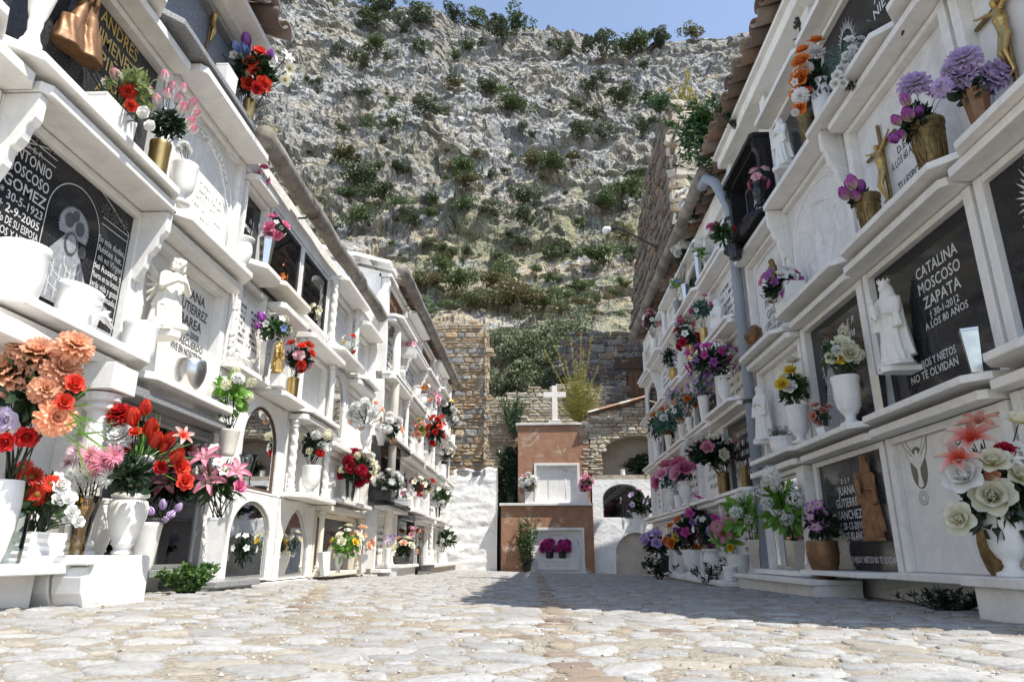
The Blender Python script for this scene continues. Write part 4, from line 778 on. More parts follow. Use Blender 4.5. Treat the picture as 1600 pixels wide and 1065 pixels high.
for k in range(9):
    x0 = .96+k*.2
    for o in (0, 1):
        vs = []; yy = YE-.06+o*.24
        for e in (0, 1):
            for i in range(9): an = PI*i/8; vs.append((x0+.23*e, yy+.12*math.cos(an), wz(x0)+.06*e+.02+.05*math.sin(an)))
        m.add(vs, [(i, i+1, 9+i+1, 9+i) for i in range(8)]+[tuple(range(9)), tuple(range(9, 18))[::-1]], col=rnd.choice([(.55, .5, .4), (.48, .32, .22), (.6, .56, .46), (.42, .24, .16)]))
m.build('coping_tiles', 'tile', we)
m = MB(); wl_ = [(.99, -.4), (.99, 1.5)]
# dark rubble house behind
dh = empty('stone_house', (1.6, 16, -.3), 'dark rubble stone house with a small shuttered window behind the tiled wall', 'ruin'); YD = 15.6
p1 = ony(872, 540, YD); p2 = ony(895, 512, YD); hz_ = lambda x: 5.1 if x > .85 else 5.1-.55*(.85-x)/.35 if x > .5 else 4.2-2*(.5-x)
wn0 = ony(980, 620, YD); wn1 = ony(1022, 578, YD)
m = MB(); m.box((.52, YD+.04, -.5), (4.4, YD+.5, 4.1)); m.box((.8, YD+.04, 4.1), (4.4, YD+.5, 4.95)); m.build('core', 'lime_mortar', dh)
m = MB(); rubble(m, (.42, YD+.04, 2.2), X_, -Y_, 4, 3.1, lambda s, t: 2.2+t < hz_(.42+s)+.06*noise.noise(Vector((s*3, t, 0))) and not (wn0.x-.02 < .42+s < wn1.x+.02 and wn0.z-.03 < 2.2+t < wn1.z+.34), (.08, .19), (.12, .36), .07, 1, 21, .4); m.build('stonework', 'rubbled', dh)
m = MB(); m.box((wn0.x-.25, YD-.03, wn1.z+.02), (wn1.x+.3, YD+.05, wn1.z+.34)); m.build('lintel', 'rust', dh, bevel=.02); m = MB(); m.box((wn0.x, YD+.02, wn0.z), (wn1.x, YD+.038, wn1.z)); wo = m.build('window', 'rust', dh)
m = MB()
for i in range(5): m.box((wn0.x+.06+i*.115, YD-.005, wn0.z+.02), (wn0.x+.16+i*.115, YD+.018, wn1.z-.03))
m.build('shutter', 'wood', wo)
# tall ruin to the right behind the roofs
tr = empty('ruined_tower', (3.6, 13.4, -.3), 'tall rough stone ruin rising over the right hand roofs', 'ruin'); XT = 3.0
prof = [onx(u, v, XT) for u, v in ((1046, 163), (1034, 185), (1020, 240), (1012, 280), (1000, 345), (990, 470), (984, 540))]
pp = [(p.y, p.z) for p in prof]; yb0 = pp[0][0]
def tz(y):
    for (a, b), (c, e) in zip(pp, pp[1:]):
        if a <= y <= c: return b+(e-b)*(y-a)/(c-a)
    return pp[0][1] if y < pp[0][0] else pp[-1][1]
m = MB(); poly_ = [(XT+.04, a, b-.1) for a, b in pp]+[(XT+.04, pp[-1][0], -.5), (XT+.04, yb0, -.5)]; m.prism(poly_, (2.4, 0, 0)); m.build('core', 'brickfill', tr)
m = MB(); rubble(m, (XT, pp[-1][0], 2.0), -Y_, -X_, pp[-1][0]-yb0, 8, lambda s, t: 2.0+t < tz(pp[-1][0]-s), (.09, .24), (.14, .6), .08, 3, 31, .3); rubble(m, (XT, yb0, 2.0), X_, -Y_, 2.4, 8, lambda s, t: 2+t < pp[0][1]-.15*s, (.14, .34), (.2, .7), .12, 2, 32, .25); m.build('stonework', 'rubble', tr)
# lamp on its arm
lp = empty('street_lamp', onx(1028, 388, 2.95), 'small white globe lamp on a thin curved arm beside the tall ruin', 'lamp'); a = onx(1028, 388, 2.95); b = ony(948, 360, a.y)
m = MB(); m.tube([a, a+(b-a)*.35+Vector((0, 0, .10)), a+(b-a)*.75+Vector((0, 0, .17)), b+Vector((.1, 0, .06)), b+Vector((.05, 0, .04))], .022, 6); m.build('arm', 'iron', lp); m = MB(); m.lathe([(.001, -.10), (.09, -.06), (.12, 0), (.10, .06), (.001, .09)], 12, b); m.build('globe', 'glaze', lp, smooth=True)
# cross
cx = empty('stone_cross', (.3, YE+.1, 2.37), 'flat white stone cross standing on the ochre tomb', 'cross'); c0 = ony(867, 655, YE+.1); w = .052; m = MB()
c = Vector((c0.x, YE+.1, 2.37)); hh = ony(867, 603, YE+.1).z; za = ony(867, 617, YE+.1).z; xa0 = ony(849, 617, YE+.1).x; xa1 = ony(884, 617, YE+.1).x
pts = [(c.x-w, 2.37), (c.x-w, za-w), (xa0, za-w), (xa0, za+w), (c.x-w, za+w), (c.x-w, hh), (c.x+w, hh), (c.x+w, za+w), (xa1, za+w), (xa1, za-w), (c.x+w, za-w), (c.x+w, 2.37)]
m.prism([(a_, YE+.06, b_) for a_, b_ in pts], (0, .07, 0)); m.build('cross_body', 'cream', cx, bevel=.006); m = MB(); m.box((c.x-.12, YE+.0, 2.371), (c.x+.12, YE+.18, 2.43)); m.build('base', 'dirty', cx, bevel=.006)
# blocks and ledges on the ground
def ledge(wl, y0, y1, z, dep, th, label, mat='marble', body='marble2', inset=.04, name='marble_ledge'):
    root = empty(name, wl.P(dep/2, (y0+y1)/2, -.3), label, 'ledge'); m = MB(); wl.box(m, -.02, dep, y0, y1, z-th, z); m.build('slab', mat, root, bevel=.004)
    m = MB(); wl.box(m, -.02, dep-inset, y0+.01, y1-.01, -.45, z-th-.001); m.build('base', body, root, bevel=.004); SHELVES.append((wl.s, y0, y1, z, wl.W, z-.04)); return root
ledge(LW, .5, 2.25, -.028, .24, .03, 'long low marble ledge carrying the big vases at the left corner')
ledge(RW, 4.36, 6.0, -.145, .30, .03, 'low white marble ledge under the mirrored glass niche')
m = MB(); RW.box(m, .262, .268, 4.86, 4.98, -.27, -.19)
for i in range(7): RW.box(m, .269, .273, 4.87, 4.97, -.265+i*.011, -.26+i*.011)
tag(m.build('vent_grille', 'slab'), 'small white louvred vent in the ledge base', 'vent')
ledge(RW, 6.1, 9.6, -.215, .36, .04, 'long white plastered ledge carrying the row of urns', 'plaster', 'plaster')
ledge(BW, 7.1, 8.2, -.10, .25, .03, 'white ledge under the blank cream niche'); ledge(BW, 8.25, 9.3, -.12, .27, .05, 'black granite ledge with pink and cream roses', 'darkgr', 'black')
ledge(BW, 9.35, 12.3, -.13, .24, .035, 'pale broken ledge at the far end of the left wall', 'slab', 'brickfill')
ledge(LW, 3.4, 3.95, -.125, .26, .03, 'speckled granite step under the tall white vase with pink lilies', 'granite', 'plaster')
bl = empty('marble_block', (-1.5, 2.3, -.17), 'polished white marble step block in the left foreground with a moulded side', 'step block')
m = MB(); m.box((-1.80, 2.30, -.17), (-1.45, 2.63, -.002)); m.build('block', 'marble', bl, bevel=.005)
for k in range(3): m = MB(); cv = [(2.302, -.165), (2.275, -.12), (2.265, -.07), (2.28, -.04), (2.302, -.035)]; m.prism([(-1.785+k*.11, a_, b_) for a_, b_ in cv], (.10, 0, 0)); m.build('moulded_side', 'marble', bl, bevel=.004)
m = MB(); m.box((-1.79, 2.255, -.033), (-1.448, 2.299, -.003)); m.build('top_slab', 'marble', bl, bevel=.004); SHELVES.append((-1, 2.05, 2.63, .0, 1.8, -.03))
br_ = empty('marble_block', (1.72, 2.5, -.2), 'stepped white marble block at the bottom right corner', 'step block'); m = MB(); m.box((1.56, 2.1, -.11), (1.9, 2.74, -.075)); m.box((1.59, 2.13, -.3), (1.9, 2.71, -.111)); m.build('block', 'marble', br_, bevel=.004); SHELVES.append((1, 2.0, 2.74, -.075, 1.9, -.1))

R_ = random.Random(5)   # fallen petals and dry leaves along the wall feet
for nm, mat_, n_, lab in (('fallen_leaves', 'shrub3', 240, 'dry brown leaves scattered along the wall feet'), ('fallen_petals', 'p_lilyp', 40, 'pale fallen petals scattered on the paving')):
    m = MB()
    for _ in range(n_):
        side = R_.choice((-1, 1)); y = R_.uniform(1.6, 12); x = side*(1.55-abs(R_.gauss(0, .22))) if R_.random() < .8 else R_.uniform(-1.4, 1.4); s = R_.uniform(.006, .016); a_ = R_.uniform(0, 6.28); z = gz(x, y)+.012
        u_ = Vector((math.cos(a_), math.sin(a_), R_.uniform(-.2, .3)))*s; w_ = Vector((-math.sin(a_), math.cos(a_), R_.uniform(-.3, .3)))*s*.5; p_ = Vector((x, y, z)); m.add([p_-u_, p_+w_, p_+u_, p_-w_], [(0, 1, 2, 3)], tip=[.2, .5, .9, .5])
    tag(m.build(nm, mat_), lab, 'litter', kind='stuff')
# ------------------------------------------------------------------ mountain
def h2(ix, iy, s):
    n = (ix.astype(np.int64)*374761393+iy.astype(np.int64)*668265263+s*1274126177) & 0x7fffffff
    n = ((n ^ (n >> 13))*1274126177) & 0x7fffffff
    return ((n ^ (n >> 16)) & 0xffff)/65535.0
def vn(x, y, s):
    ix = np.floor(x); iy = np.floor(y); fx = x-ix; fy = y-iy; fx = fx*fx*(3-2*fx); fy = fy*fy*(3-2*fy)
    a = h2(ix, iy, s); b = h2(ix+1, iy, s); c = h2(ix, iy+1, s); d = h2(ix+1, iy+1, s)
    return (a*(1-fx)+b*fx)*(1-fy)+(c*(1-fx)+d*fx)*fy
def fbm(x, y, s, o=5, ridge=False):
    t = 0; a = 1; tot = 0
    for i in range(o):
        v = vn(x*2**i+17*i, y*2**i-9*i, s+i); v = 1-abs(2*v-1) if ridge else v
        t = t+a*v; tot += a; a *= .52
    return t/tot
def cell(x, y, s, tilt=1.0):
    ix = np.floor(x); iy = np.floor(y); best = np.full(x.shape, 9.); out = np.zeros(x.shape)
    for i in (-1, 0, 1):
        for j in (-1, 0, 1):
            cx = ix+i; cy = iy+j; px = cx+h2(cx, cy, s); py = cy+h2(cx, cy, s+1); dx = x-px; dy = y-py; d = dx*dx+dy*dy
            val = h2(cx, cy, s+2)-.5+tilt*(dx*(h2(cx, cy, s+3)-.5)+dy*(h2(cx, cy, s+4)-.5)); k = d < best; out = np.where(k, val, out); best = np.where(k, d, best)
    return out
ridge_px = [(300, -60), (440, -30), (520, -14), (560, -2), (590, 8), (640, 8), (660, 5), (690, 14), (712, 30), (735, 30), (765, 34), (800, 34), (835, 30), (860, 38), (900, 44), (918, 58), (930, 64), (960, 62), (1000, 60), (1020, 52), (1050, 56), (1085, 54), (1130, 52), (1200, 30), (1320, 10)]
rq = []; re_ = []
for u, v in ridge_px: r = ray(u, v); rq.append(r.x/r.y); re_.append(r.z/r.y)
NQ, NS = 640, 620
q = np.linspace(-.95, .95, NQ); s = np.linspace(0, 1, NS); Q, S = np.meshgrid(q, s)
E_ = np.interp(q, rq, re_)[None, :]*np.ones_like(Q); E_ = E_-.016+.014*(fbm(Q*60, Q*0, 5, 4)-.5)
yb, ym, yr = 34, 62, 128
y = np.where(S < .25, yb+(ym-yb)*S/.25, ym+(yr-ym)*((S-.25)/.75))
zb = 8.0; zm = ym*.43
zr = E_*yr
tt = np.clip((S-.25)/.75, 0, 1); prof_ = tt**.93
z = np.where(S < .25, zb+(zm-zb)*(S/.25)**1.1, zm+(zr-zm)*prof_)
x = Q*y; sl = np.sqrt((y-yb)**2+(z-zb)**2)
# displace along the slope normal
fade = np.clip((1-S)/.10, 0, 1)*.8+.2
low = 1-np.clip((S-.18)/.12, 0, 1)
rx_ = x*.75+sl*.66; ry_ = -x*.66+sl*.75
st_ = (ry_/4.6+2.2*fbm(x/14, sl/14, 161, 3)); D = .7*(np.abs((st_ % 1)-.25)-.5)+7.0*(fbm(rx_/60, ry_/17, 151, 3, True)-.5)+3.6*(fbm(x/30, sl/34, 11, 3, True)-.5)+2.0*(fbm(x/12+sl/30, sl/13, 21, 4, True)-.5)+1.7*cell(x/5.5+fbm(x/9, sl/9, 3, 2), sl/4.2, 31, 1.6)+.85*cell(x/2.1+sl/9, sl/1.7, 41, 1.7)+.42*cell(x/.9, sl/.75, 51, 1.7)+.35*(fbm(x/1.6, sl/1.4, 61, 4)-.5)
D = .82*D*(1-.45*low)*fade
dz_ = .62; dy_ = -.78
Xf = x+.5*D*(fbm(x/11, sl/11, 71, 2)-.5); Yf = y+D*dy_; Zf = z+D*dz_
# top fall-off behind the ridge
extra = 3; vv = np.stack([Xf, Yf, Zf], -1).reshape(-1, 3)
i0 = (np.arange(NS-1)[:, None]*NQ+np.arange(NQ-1)[None, :]).reshape(-1); fs = np.stack([i0, i0+1, i0+NQ+1, i0+NQ], -1)
top = vv[(NS-1)*NQ:]; b1 = top+np.array([0, 14, -6.]); b2 = top*np.array([1, 1, 0])+np.array([0, 60, -5.]); base = len(vv); vv = np.vstack([vv, b1, b2])
k = np.arange(NQ-1); fs = np.vstack([fs, np.stack([(NS-1)*NQ+k, (NS-1)*NQ+k+1, base+k+1, base+k], -1), np.stack([base+k, base+k+1, base+NQ+k+1, base+NQ+k], -1)])
fr = vv[:NQ].copy(); fr[:, 2] = -1; b3 = len(vv); vv = np.vstack([vv, fr]); fs = np.vstack([fs, np.stack([b3+k, b3+k+1, k+1, k], -1)])
me = bpy.data.meshes.new('mountain'); me.from_pydata(vv.tolist(), [], fs.tolist())
# colour: pale limestone, ochre ledges, straw on the gentle foot
n1_ = fbm(x/6, sl/5, 81, 5); n2_ = fbm(x/2.2, sl/1.8, 91, 4); g_ = .28+.25*fbm(x/4, sl/4, 101, 4)+.12*(n2_-.5); g_ = g_*(.62+.75*fbm((x+.6*sl)/16, sl/22, 131, 4))
gy, gx = np.gradient(Zf); up_ = np.abs(gy)/(np.abs(np.gradient(Yf)[0])+.05); flat = np.clip((1.05-up_)/.8, 0, 1)
mk = np.clip((n1_-.54)/.08, 0, 1)*.5+flat*.38*np.clip((n2_-.42)/.15, 0, 1); low2 = 1-np.clip((S-.27)/.15, 0, 1); mk = np.clip(mk+.8*low2*np.clip((fbm(x/3, sl/2.5, 171, 4)-.40)/.1, 0, 1)+low*np.clip((n2_-.40)/.12, 0, 1)*.75, 0, 1)[..., None]
rock = np.stack([g_, g_*.985, g_*.955], -1); och = np.stack([.40+0*g_, .325+0*g_, .215+0*g_], -1)*(.75+.5*n2_[..., None]); grn = np.array([.17, .185, .085])
gm = (low2*np.clip((n1_-.47)/.1, 0, 1)*.75)[..., None]; colr = rock*(1-mk)+och*mk; colr = colr*(1-gm)+grn*gm
tf_ = (np.clip((fbm(x/1.3, sl/1.1, 141, 3)-.60)/.06, 0, 1)*.65)[..., None]; colr = colr*(1-tf_)+np.array([.15, .16, .08])*tf_
stk = np.clip((fbm(x/1.5, sl/12, 111, 4)-.60)/.08, 0, 1)[..., None]*.45; colr = colr*(1-stk)+np.array([.17, .175, .19])*stk
ca = np.ones((len(vv), 4)); ca[:NS*NQ, :3] = colr.reshape(-1, 3); ca[NS*NQ:, :3] = .3
at = me.color_attributes.new('Col', 'FLOAT_COLOR', 'POINT'); at.data.foreach_set('color', ca.ravel().tolist())
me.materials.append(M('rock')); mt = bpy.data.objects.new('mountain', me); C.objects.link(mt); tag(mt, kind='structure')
bvh = BVHTree.FromPolygons([tuple(v) for v in vv.tolist()], [tuple(f) for f in fs.tolist()])
def hit(u, v):
    r = ray(u, v).normalized(); loc, no, i, dd = bvh.ray_cast(r*25, r); return loc, (25+dd if loc else None)
# ------------------------------------------------------------------ leaves
def leaf_quad(mb, p, dirv, L, wd, bend=.25, nrm=None, tip0=0, tip1=1, seg=2):
    dirv = dirv.normalized(); side = dirv.cross(nrm if nrm is not None else Vector((rnd.uniform(-1, 1), rnd.uniform(-1, 1), rnd.uniform(-.4, 1)))).normalized(); up = side.cross(dirv); vs = []; tp = []
    for i in range(seg+1):
        t = i/seg; w = wd*(math.sin(PI*min(.97, t*.85+.12))); c = p+dirv*(L*t)+up*(-bend*L*t*t)
        vs += [c-side*w/2+up*w*.12, c+side*w/2+up*w*.12]; tp += [tip0+(tip1-tip0)*t]*2
    mb.add(vs, [(2*i, 2*i+1, 2*i+3, 2*i+2) for i in range(seg)], tip=tp)
def rdir(R=rnd, up=-.3):
    while 1:
        v = Vector((R.uniform(-1, 1), R.uniform(-1, 1), R.uniform(up, 1)))
        if .1 < v.length < 1: return v.normalized()
def crown_mesh(name, mat, n, leaf, lobes, seed, flat=1.0, squash=.8):
    R = random.Random(seed); mb = MB(); L = [(rdir(R, -.2)*R.uniform(.25, .80), R.uniform(.20, .46)) for _ in range(lobes)]
    for _ in range(n):
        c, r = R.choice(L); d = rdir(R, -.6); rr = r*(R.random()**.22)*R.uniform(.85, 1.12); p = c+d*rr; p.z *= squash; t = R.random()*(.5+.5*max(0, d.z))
        dv = (d*.6+rdir(R, -1)*.9).normalized(); sd = dv.cross(rdir(R, -1)).normalized(); s = leaf*R.uniform(.6, 1.3); a = p-dv*s*.5; b = p+dv*s*.5
        mb.add([a, p+sd*s*.33, b, p-sd*s*.33], [(0, 1, 2, 3)], tip=[t]*4)
    return mb.mesh(name, mat)
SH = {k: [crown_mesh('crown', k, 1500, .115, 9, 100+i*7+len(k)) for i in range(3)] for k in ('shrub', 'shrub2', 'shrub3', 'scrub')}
stem_mb = MB()
for i in range(5): a = i*1.26; stem_mb.tube([(0, 0, -.5), (.1*math.cos(a), .1*math.sin(a), -.1), (.3*math.cos(a), .3*math.sin(a), .1)], .03, 5, .012)
stem_me = stem_mb.mesh('stems', 'bark')
B3 = lambda L, ox, oy, k: [(ox+a/k, oy+b/k, c/k) for a, b, c in L]
bush = B3([(490, 60, 45), (560, 110, 60), (500, 180, 70), (670, 190, 45), (750, 90, 50), (780, 150, 50), (575, 22, 22), (320, 320, 36), (440, 390, 60), (520, 310, 60), (770, 300, 42), (970, 130, 50), (1090, 160, 55), (1040, 300, 40), (970, 345, 35), (1110, 280, 35), (1180, 120, 30), (140, 470, 30), (460, 560, 42), (820, 660, 60), (620, 740, 55), (340, 750, 45), (475, 710, 38), (350, 920, 55), (525, 950, 32), (655, 965, 48), (470, 1040, 85), (980, 970, 65), (1030, 1040, 60), (1160, 540, 60), (960, 520, 50), (1080, 890, 40), (910, 630, 28), (290, 20, 30), (30, 20, 50)], 440, 0, 3.55)
bush += B3([(55, 110, 32), (160, 160, 85), (60, 230, 55), (130, 640, 75), (30, 530, 50), (430, 320, 48), (360, 260, 28), (650, 340, 85), (800, 330, 85), (860, 290, 60), (745, 250, 28), (960, 200, 48), (985, 170, 22), (970, 260, 48), (870, 400, 38), (1150, 240, 48), (640, 470, 38), (565, 530, 58), (500, 610, 38), (600, 670, 58), (750, 590, 66), (900, 600, 66), (520, 800, 66), (660, 780, 58), (360, 960, 68), (480, 920, 58), (860, 760, 58), (270, 940, 55), (190, 600, 38), (35, 990, 28), (840, 1010, 48), (560, 190, 22), (100, 970, 28)], 760, 0, 3.55)
bush += B3([(180, 30, 48), (335, 60, 28), (440, 70, 42), (270, 150, 75), (210, 200, 48), (340, 230, 75), (450, 240, 42), (260, 350, 95), (600, 230, 52), (600, 290, 38), (500, 335, 42), (750, 90, 55), (780, 140, 52), (760, 260, 66), (880, 270, 48), (1060, 240, 75), (1040, 330, 76), (1030, 440, 56), (1180, 60, 66), (1175, 480, 56), (1390, 520, 85), (1420, 260, 66), (1530, 230, 105), (1310, 330, 36), (660, 560, 72), (580, 440, 46), (790, 580, 33), (975, 605, 28), (1275, 635, 28), (1340, 635, 33), (1470, 660, 28), (560, 640, 70), (740, 640, 76), (880, 640, 95), (1000, 700, 90), (1540, 400, 56), (650, 630, 60), (480, 300, 36), (410, 420, 20), (1160, 600, 36), (820, 720, 70), (1100, 720, 70), (700, 480, 40)], 480, 250, 3.077)
for _ in range(95): bush.append((rnd.uniform(450, 1110), 70+430*rnd.random()**.75, 2.5+8*rnd.random()**2.2))
for _ in range(40): bush.append((rnd.uniform(560, 990), rnd.uniform(395, 500), 6+10*rnd.random()))
bush += [(715+i*19, 478+8*math.sin(i*2), 16) for i in range(12)]
def zone(u, v):
    a = 'left' if u < 620 else 'centre left' if u < 760 else 'centre right' if u < 920 else 'right'; b = 'ridge' if v < 75 else 'upper cliff' if v < 190 else 'middle slope' if v < 320 else 'lower slope' if v < 420 else 'foot'; return a, b
for i, (u, v, rp) in enumerate(bush):
    loc, dd = hit(u, v)
    if loc is None: loc, dd = hit(u, v+12)
    if loc is None: continue
    rr = rp*dd/FPX*rnd.uniform(1.15, 1.6); kind = 'shrub2' if rnd.random() < .32 else 'shrub'; kind = 'shrub3' if rnd.random() < .08 else kind
    if v > 425: kind = rnd.choice(('scrub', 'scrub', 'shrub2', 'shrub3'))
    a, b = zone(u, v); sz = 'large' if rp > 18 else 'medium' if rp > 10 else 'small'; hue = {'shrub': 'dark grey-green', 'shrub2': 'fresh green', 'shrub3': 'yellowish dry', 'scrub': 'light olive'}[kind]
    root = empty('mountain_shrub', loc, f'{sz} {hue} shrub on the rocks, {a} part of the {b}', 'shrub', f'{sz} {hue} shrubs on the {a} of the {b}')
    sc = (rr*rnd.uniform(.85, 1.55), rr*rnd.uniform(.8, 1.1), rr*rnd.uniform(.6, 1.15)); rz = rnd.uniform(0, 6.28)
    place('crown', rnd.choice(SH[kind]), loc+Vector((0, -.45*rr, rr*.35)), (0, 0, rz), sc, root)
    if rp > 13: place('stems', stem_me, loc+Vector((0, -.2*rr, rr*.15)), (0, 0, rz), sc, root)
# big holm oak behind the end wall
def tree(loc, rad, n, leaf, label, mat='oak', seed=5, lob=16, trunk=True, sq=.8):
    root = empty('holm_oak', (loc[0], loc[1], 0), label, 'tree'); place('crown', crown_mesh('crown', mat, n, leaf, lob, seed, squash=sq), loc, (0, 0, 0), rad, root)
    m = MB(); L = Vector(loc); m.tube([(L.x, L.y, -.5), (L.x+.1, L.y, L.z*.5), L], .22, 8, .12)
    for i in range(6): a = i*1.05; m.tube([L-Vector((0, 0, rad*.5)), L+Vector((math.cos(a)*rad*.35, math.sin(a)*rad*.35, 0)), L+Vector((math.cos(a)*rad*.65, math.sin(a)*rad*.65, rad*.3))], .08, 6, .03)
    m.build('trunk', 'bark', root, smooth=True)
c = ony(835, 562, 20); tree(c, 1.45, 13000, .055, 'broad grey-green holm oak low behind the brick wall', seed=8, sq=.95)
c = ony(885, 530, 23); tree(c, 1.35, 9000, .06, 'rounder oak crown just left of the dark stone house', seed=9, sq=.85)
c = ony(785, 555, 22); tree(c, 1.05, 7000, .06, 'smaller oak crown right of the ruined pillar', seed=12, sq=1)
for k, (u, v, y_, r_) in enumerate(((790, 600, 15.5, .8), (835, 590, 16, .9), (875, 600, 15.4, .6))):
    p_ = ony(u, v, y_); root = empty('wild_bush', (p_.x, p_.y, 0), ('left', 'middle', 'right')[k]+' grey-green bush growing just behind the low brick wall', 'bush'); place('crown', crown_mesh('crown', 'oak', 3500, .09, 9, 70+k), p_, (0, 0, 0), r_, root); m = MB(); m.tube([(p_.x, p_.y, -.3), p_], .07, 6, .03); m.build('trunk', 'bark', root)
# ------------------------------------------------------------------ plants
def plant(name, base, w, h, n, leaf, mat, label, cat='plant', wd=.3, droop=.3, stems=10, seed=1, hang=0, stemmat='leafd', spread=None):
    R = random.Random(seed); base = Vector(base); root = empty(name, base, label, cat); st = MB(); lf = MB()
    for i in range(stems):
        a = R.uniform(0, 2*PI); r = w*R.uniform(.1, 1)*.5; tipp = base+Vector((r*math.cos(a)*1.2, r*math.sin(a)*.6, h*R.uniform(.55, 1)*(1 if not hang else -1))); mid = base+(tipp-base)*.5+Vector((r*.3*math.cos(a), 0, h*.12)); P = [base+Vector((r*.2*math.cos(a), r*.2*math.sin(a), 0)), mid, tipp]; st.tube(P, .004, 4, .0015)
        for k in range(n//stems):
            t = R.uniform(.12, 1); p = P[0].lerp(P[1], t*2) if t < .5 else P[1].lerp(P[2], t*2-1); dv = rdir(R, -.4); dv.z = dv.z*.6+(.3 if not hang else -.3); leaf_quad(lf, p, dv, leaf*R.uniform(.6, 1.3), leaf*wd, droop)
    st.build('stems', stemmat, root); lf.build('foliage', mat, root); return root
p = onx(285, 915, -1.48); plant('weed', (-1.54, 3.12, gz(-1.5, 3.1)), .28, .13, 700, .032, 'weedl', 'low leafy green weed growing at the foot of the left wall', 'weed', .6, stems=40, seed=3)
plant('weed', (-1.60, 2.78, gz(-1.5, 2.8)), .14, .11, 180, .03, 'weedl', 'smaller weed clump beside the marble block', 'weed', .6, stems=16, seed=4)
plant('weed', (1.74, 3.15, gz(1.7, 3)), .42, .09, 400, .035, 'leafd', 'dark straggly weed under the dove niche ledge', 'weed', .25, stems=36, seed=5)
plant('weed', (1.55, 6.6, gz(1.5, 6.6)), .30, .22, 160, .035, 'leafd', 'sprawling weed in front of the row of urns', 'weed', .5, stems=12, seed=6)
plant('weed', (1.45, 8.6, gz(1.5, 8.6)), .5, .30, 300, .05, 'leafd', 'weed clump at the far end of the urn row', 'weed', .5, stems=18, seed=7)
p = ony(822, 850, YE-.2); plant('wild_bush', (p.x, YE-.3, -.32), .42, 1.0, 700, .07, 'leaf', 'slender green bush at the left of the lower ochre tomb', 'plant', .3, stems=26, seed=8)
plant('wild_bush', (-.55, YE+.45, 2.0), .55, 1.35, 1700, .08, 'leaf', 'hanging green creeper between the white wall and the ochre tomb', 'plant', .35, stems=50, seed=9, hang=1)
plant('wild_bush', (-.5, YE+.2, .9), .45, 1.1, 1300, .08, 'leafd', 'dark bushy plant growing from the gap left of the ochre tomb', 'plant', .35, stems=40, seed=10)
plant('wild_bush', (-.45, 13.5, 2.2), .7, .9, 700, .07, 'leaf', 'dry green creeper on the brick wall left of the cross', 'plant', .3, stems=30, seed=17)
# tall dry mullein tuft with its flower spikes
tf = empty('dry_tuft', (.78, YE+.25, 2.35), 'tall yellow-green tuft with dry flower spikes on top of the ochre tomb', 'plant'); R = random.Random(4); st = MB(); lf = MB(); cen = ony(905, 660, YE+.25)
for i in range(420):
    a = R.uniform(0, 2*PI); r = R.uniform(.02, .50); hh = R.uniform(.3, 1.0)*(1.15-r); P = [cen, cen+Vector((r*.5*math.cos(a), r*.3*math.sin(a), hh*.5)), cen+Vector((r*math.cos(a), r*.5*math.sin(a), hh))]; st.tube(P, .005, 4, .002)
    for k in range(26): t = R.uniform(.1, 1); q_ = P[0].lerp(P[1], 2*t) if t < .5 else P[1].lerp(P[2], 2*t-1); leaf_quad(lf, q_, rdir(R, 0), .085*R.uniform(.5, 1.2), .015, .2, seg=1)
for (u, v) in ((868, 540), (882, 560), (892, 525), (908, 520), (912, 545), (925, 525), (935, 570), (850, 545), (940, 600), (880, 590), (915, 570), (900, 560)):
    e = ony(u, v, YE+.25); P = [cen+Vector((R.uniform(-.1, .1), 0, .1)), cen.lerp(e, .5)+Vector((0, 0, .05)), e]; st.tube(P, .007, 5, .004)
    for k in range(90): t = R.uniform(.45, 1); q_ = P[1].lerp(P[2], 2*t-1) if t > .5 else P[0].lerp(P[1], 2*t); leaf_quad(lf, q_, rdir(R, -.2), .045, .028, .1, tip0=.7, seg=1)
st.build('stems', 'dry', tf); lf.build('foliage', 'dry', tf)
# ferns / weeds on the right hand roof and the tower
a = RW.q(1112, 235, .15); a.z = 3.70
for k, (u, v, w_, h_, n_, lab) in enumerate(((1105, 225, .75, .72, 1500, 'bushy green fern hanging from the right roof corner above the drainpipe elbow'), (1150, 200, .45, .6, 600, 'leafy sprig growing from the recess under the right eaves'))):
    b = RW.q(u, v, .1); plant('wall_fern', (b.x, b.y, b.z), w_, h_*.6, n_//2, .09, 'leaf', lab, 'plant', .28, stems=26, seed=20+k); R_ = C.objects[-1]
b = RW.q(1100, 200, .14); plant('wall_fern', (b.x, b.y, b.z+.2), .6, .75, 1100, .09, 'leaf', 'trailing green fern spilling over the broken roof tiles', 'plant', .28, stems=34, seed=30, hang=1)
for k, (u, v, h_, lab) in enumerate(((1062, 172, 1.5, 'tall dry flower stalks growing on top of the ruined tower'), (1085, 182, 1.2, 'second clump of dry stalks on the ruined tower'))):
    b = ony(u, v, pp[0][0]+.3); root = empty('dry_stalks', b, lab, 'plant'); st = MB(); lf = MB(); R = random.Random(60+k)
    for i in range(5):
        e = b+Vector((R.uniform(-.5, .5), R.uniform(-.2, .2), h_*R.uniform(.5, 1)-.3)); st.tube([b, b.lerp(e, .5), e], .015, 5, .008)
        for j in range(50): t = R.uniform(.4, 1); leaf_quad(lf, b.lerp(e, t), rdir(R, -.2), .06, .035, .1, tip0=.5)
    st.build('stems', 'dry', root); lf.build('foliage', 'dry', root)
b = ony(1030, 178, pp[0][0]-.1); plant('wall_fern', b, .55, .5, 300, .11, 'leaf', 'bright green plant on the top left corner of the ruined tower', 'plant', .3, stems=20, seed=44)
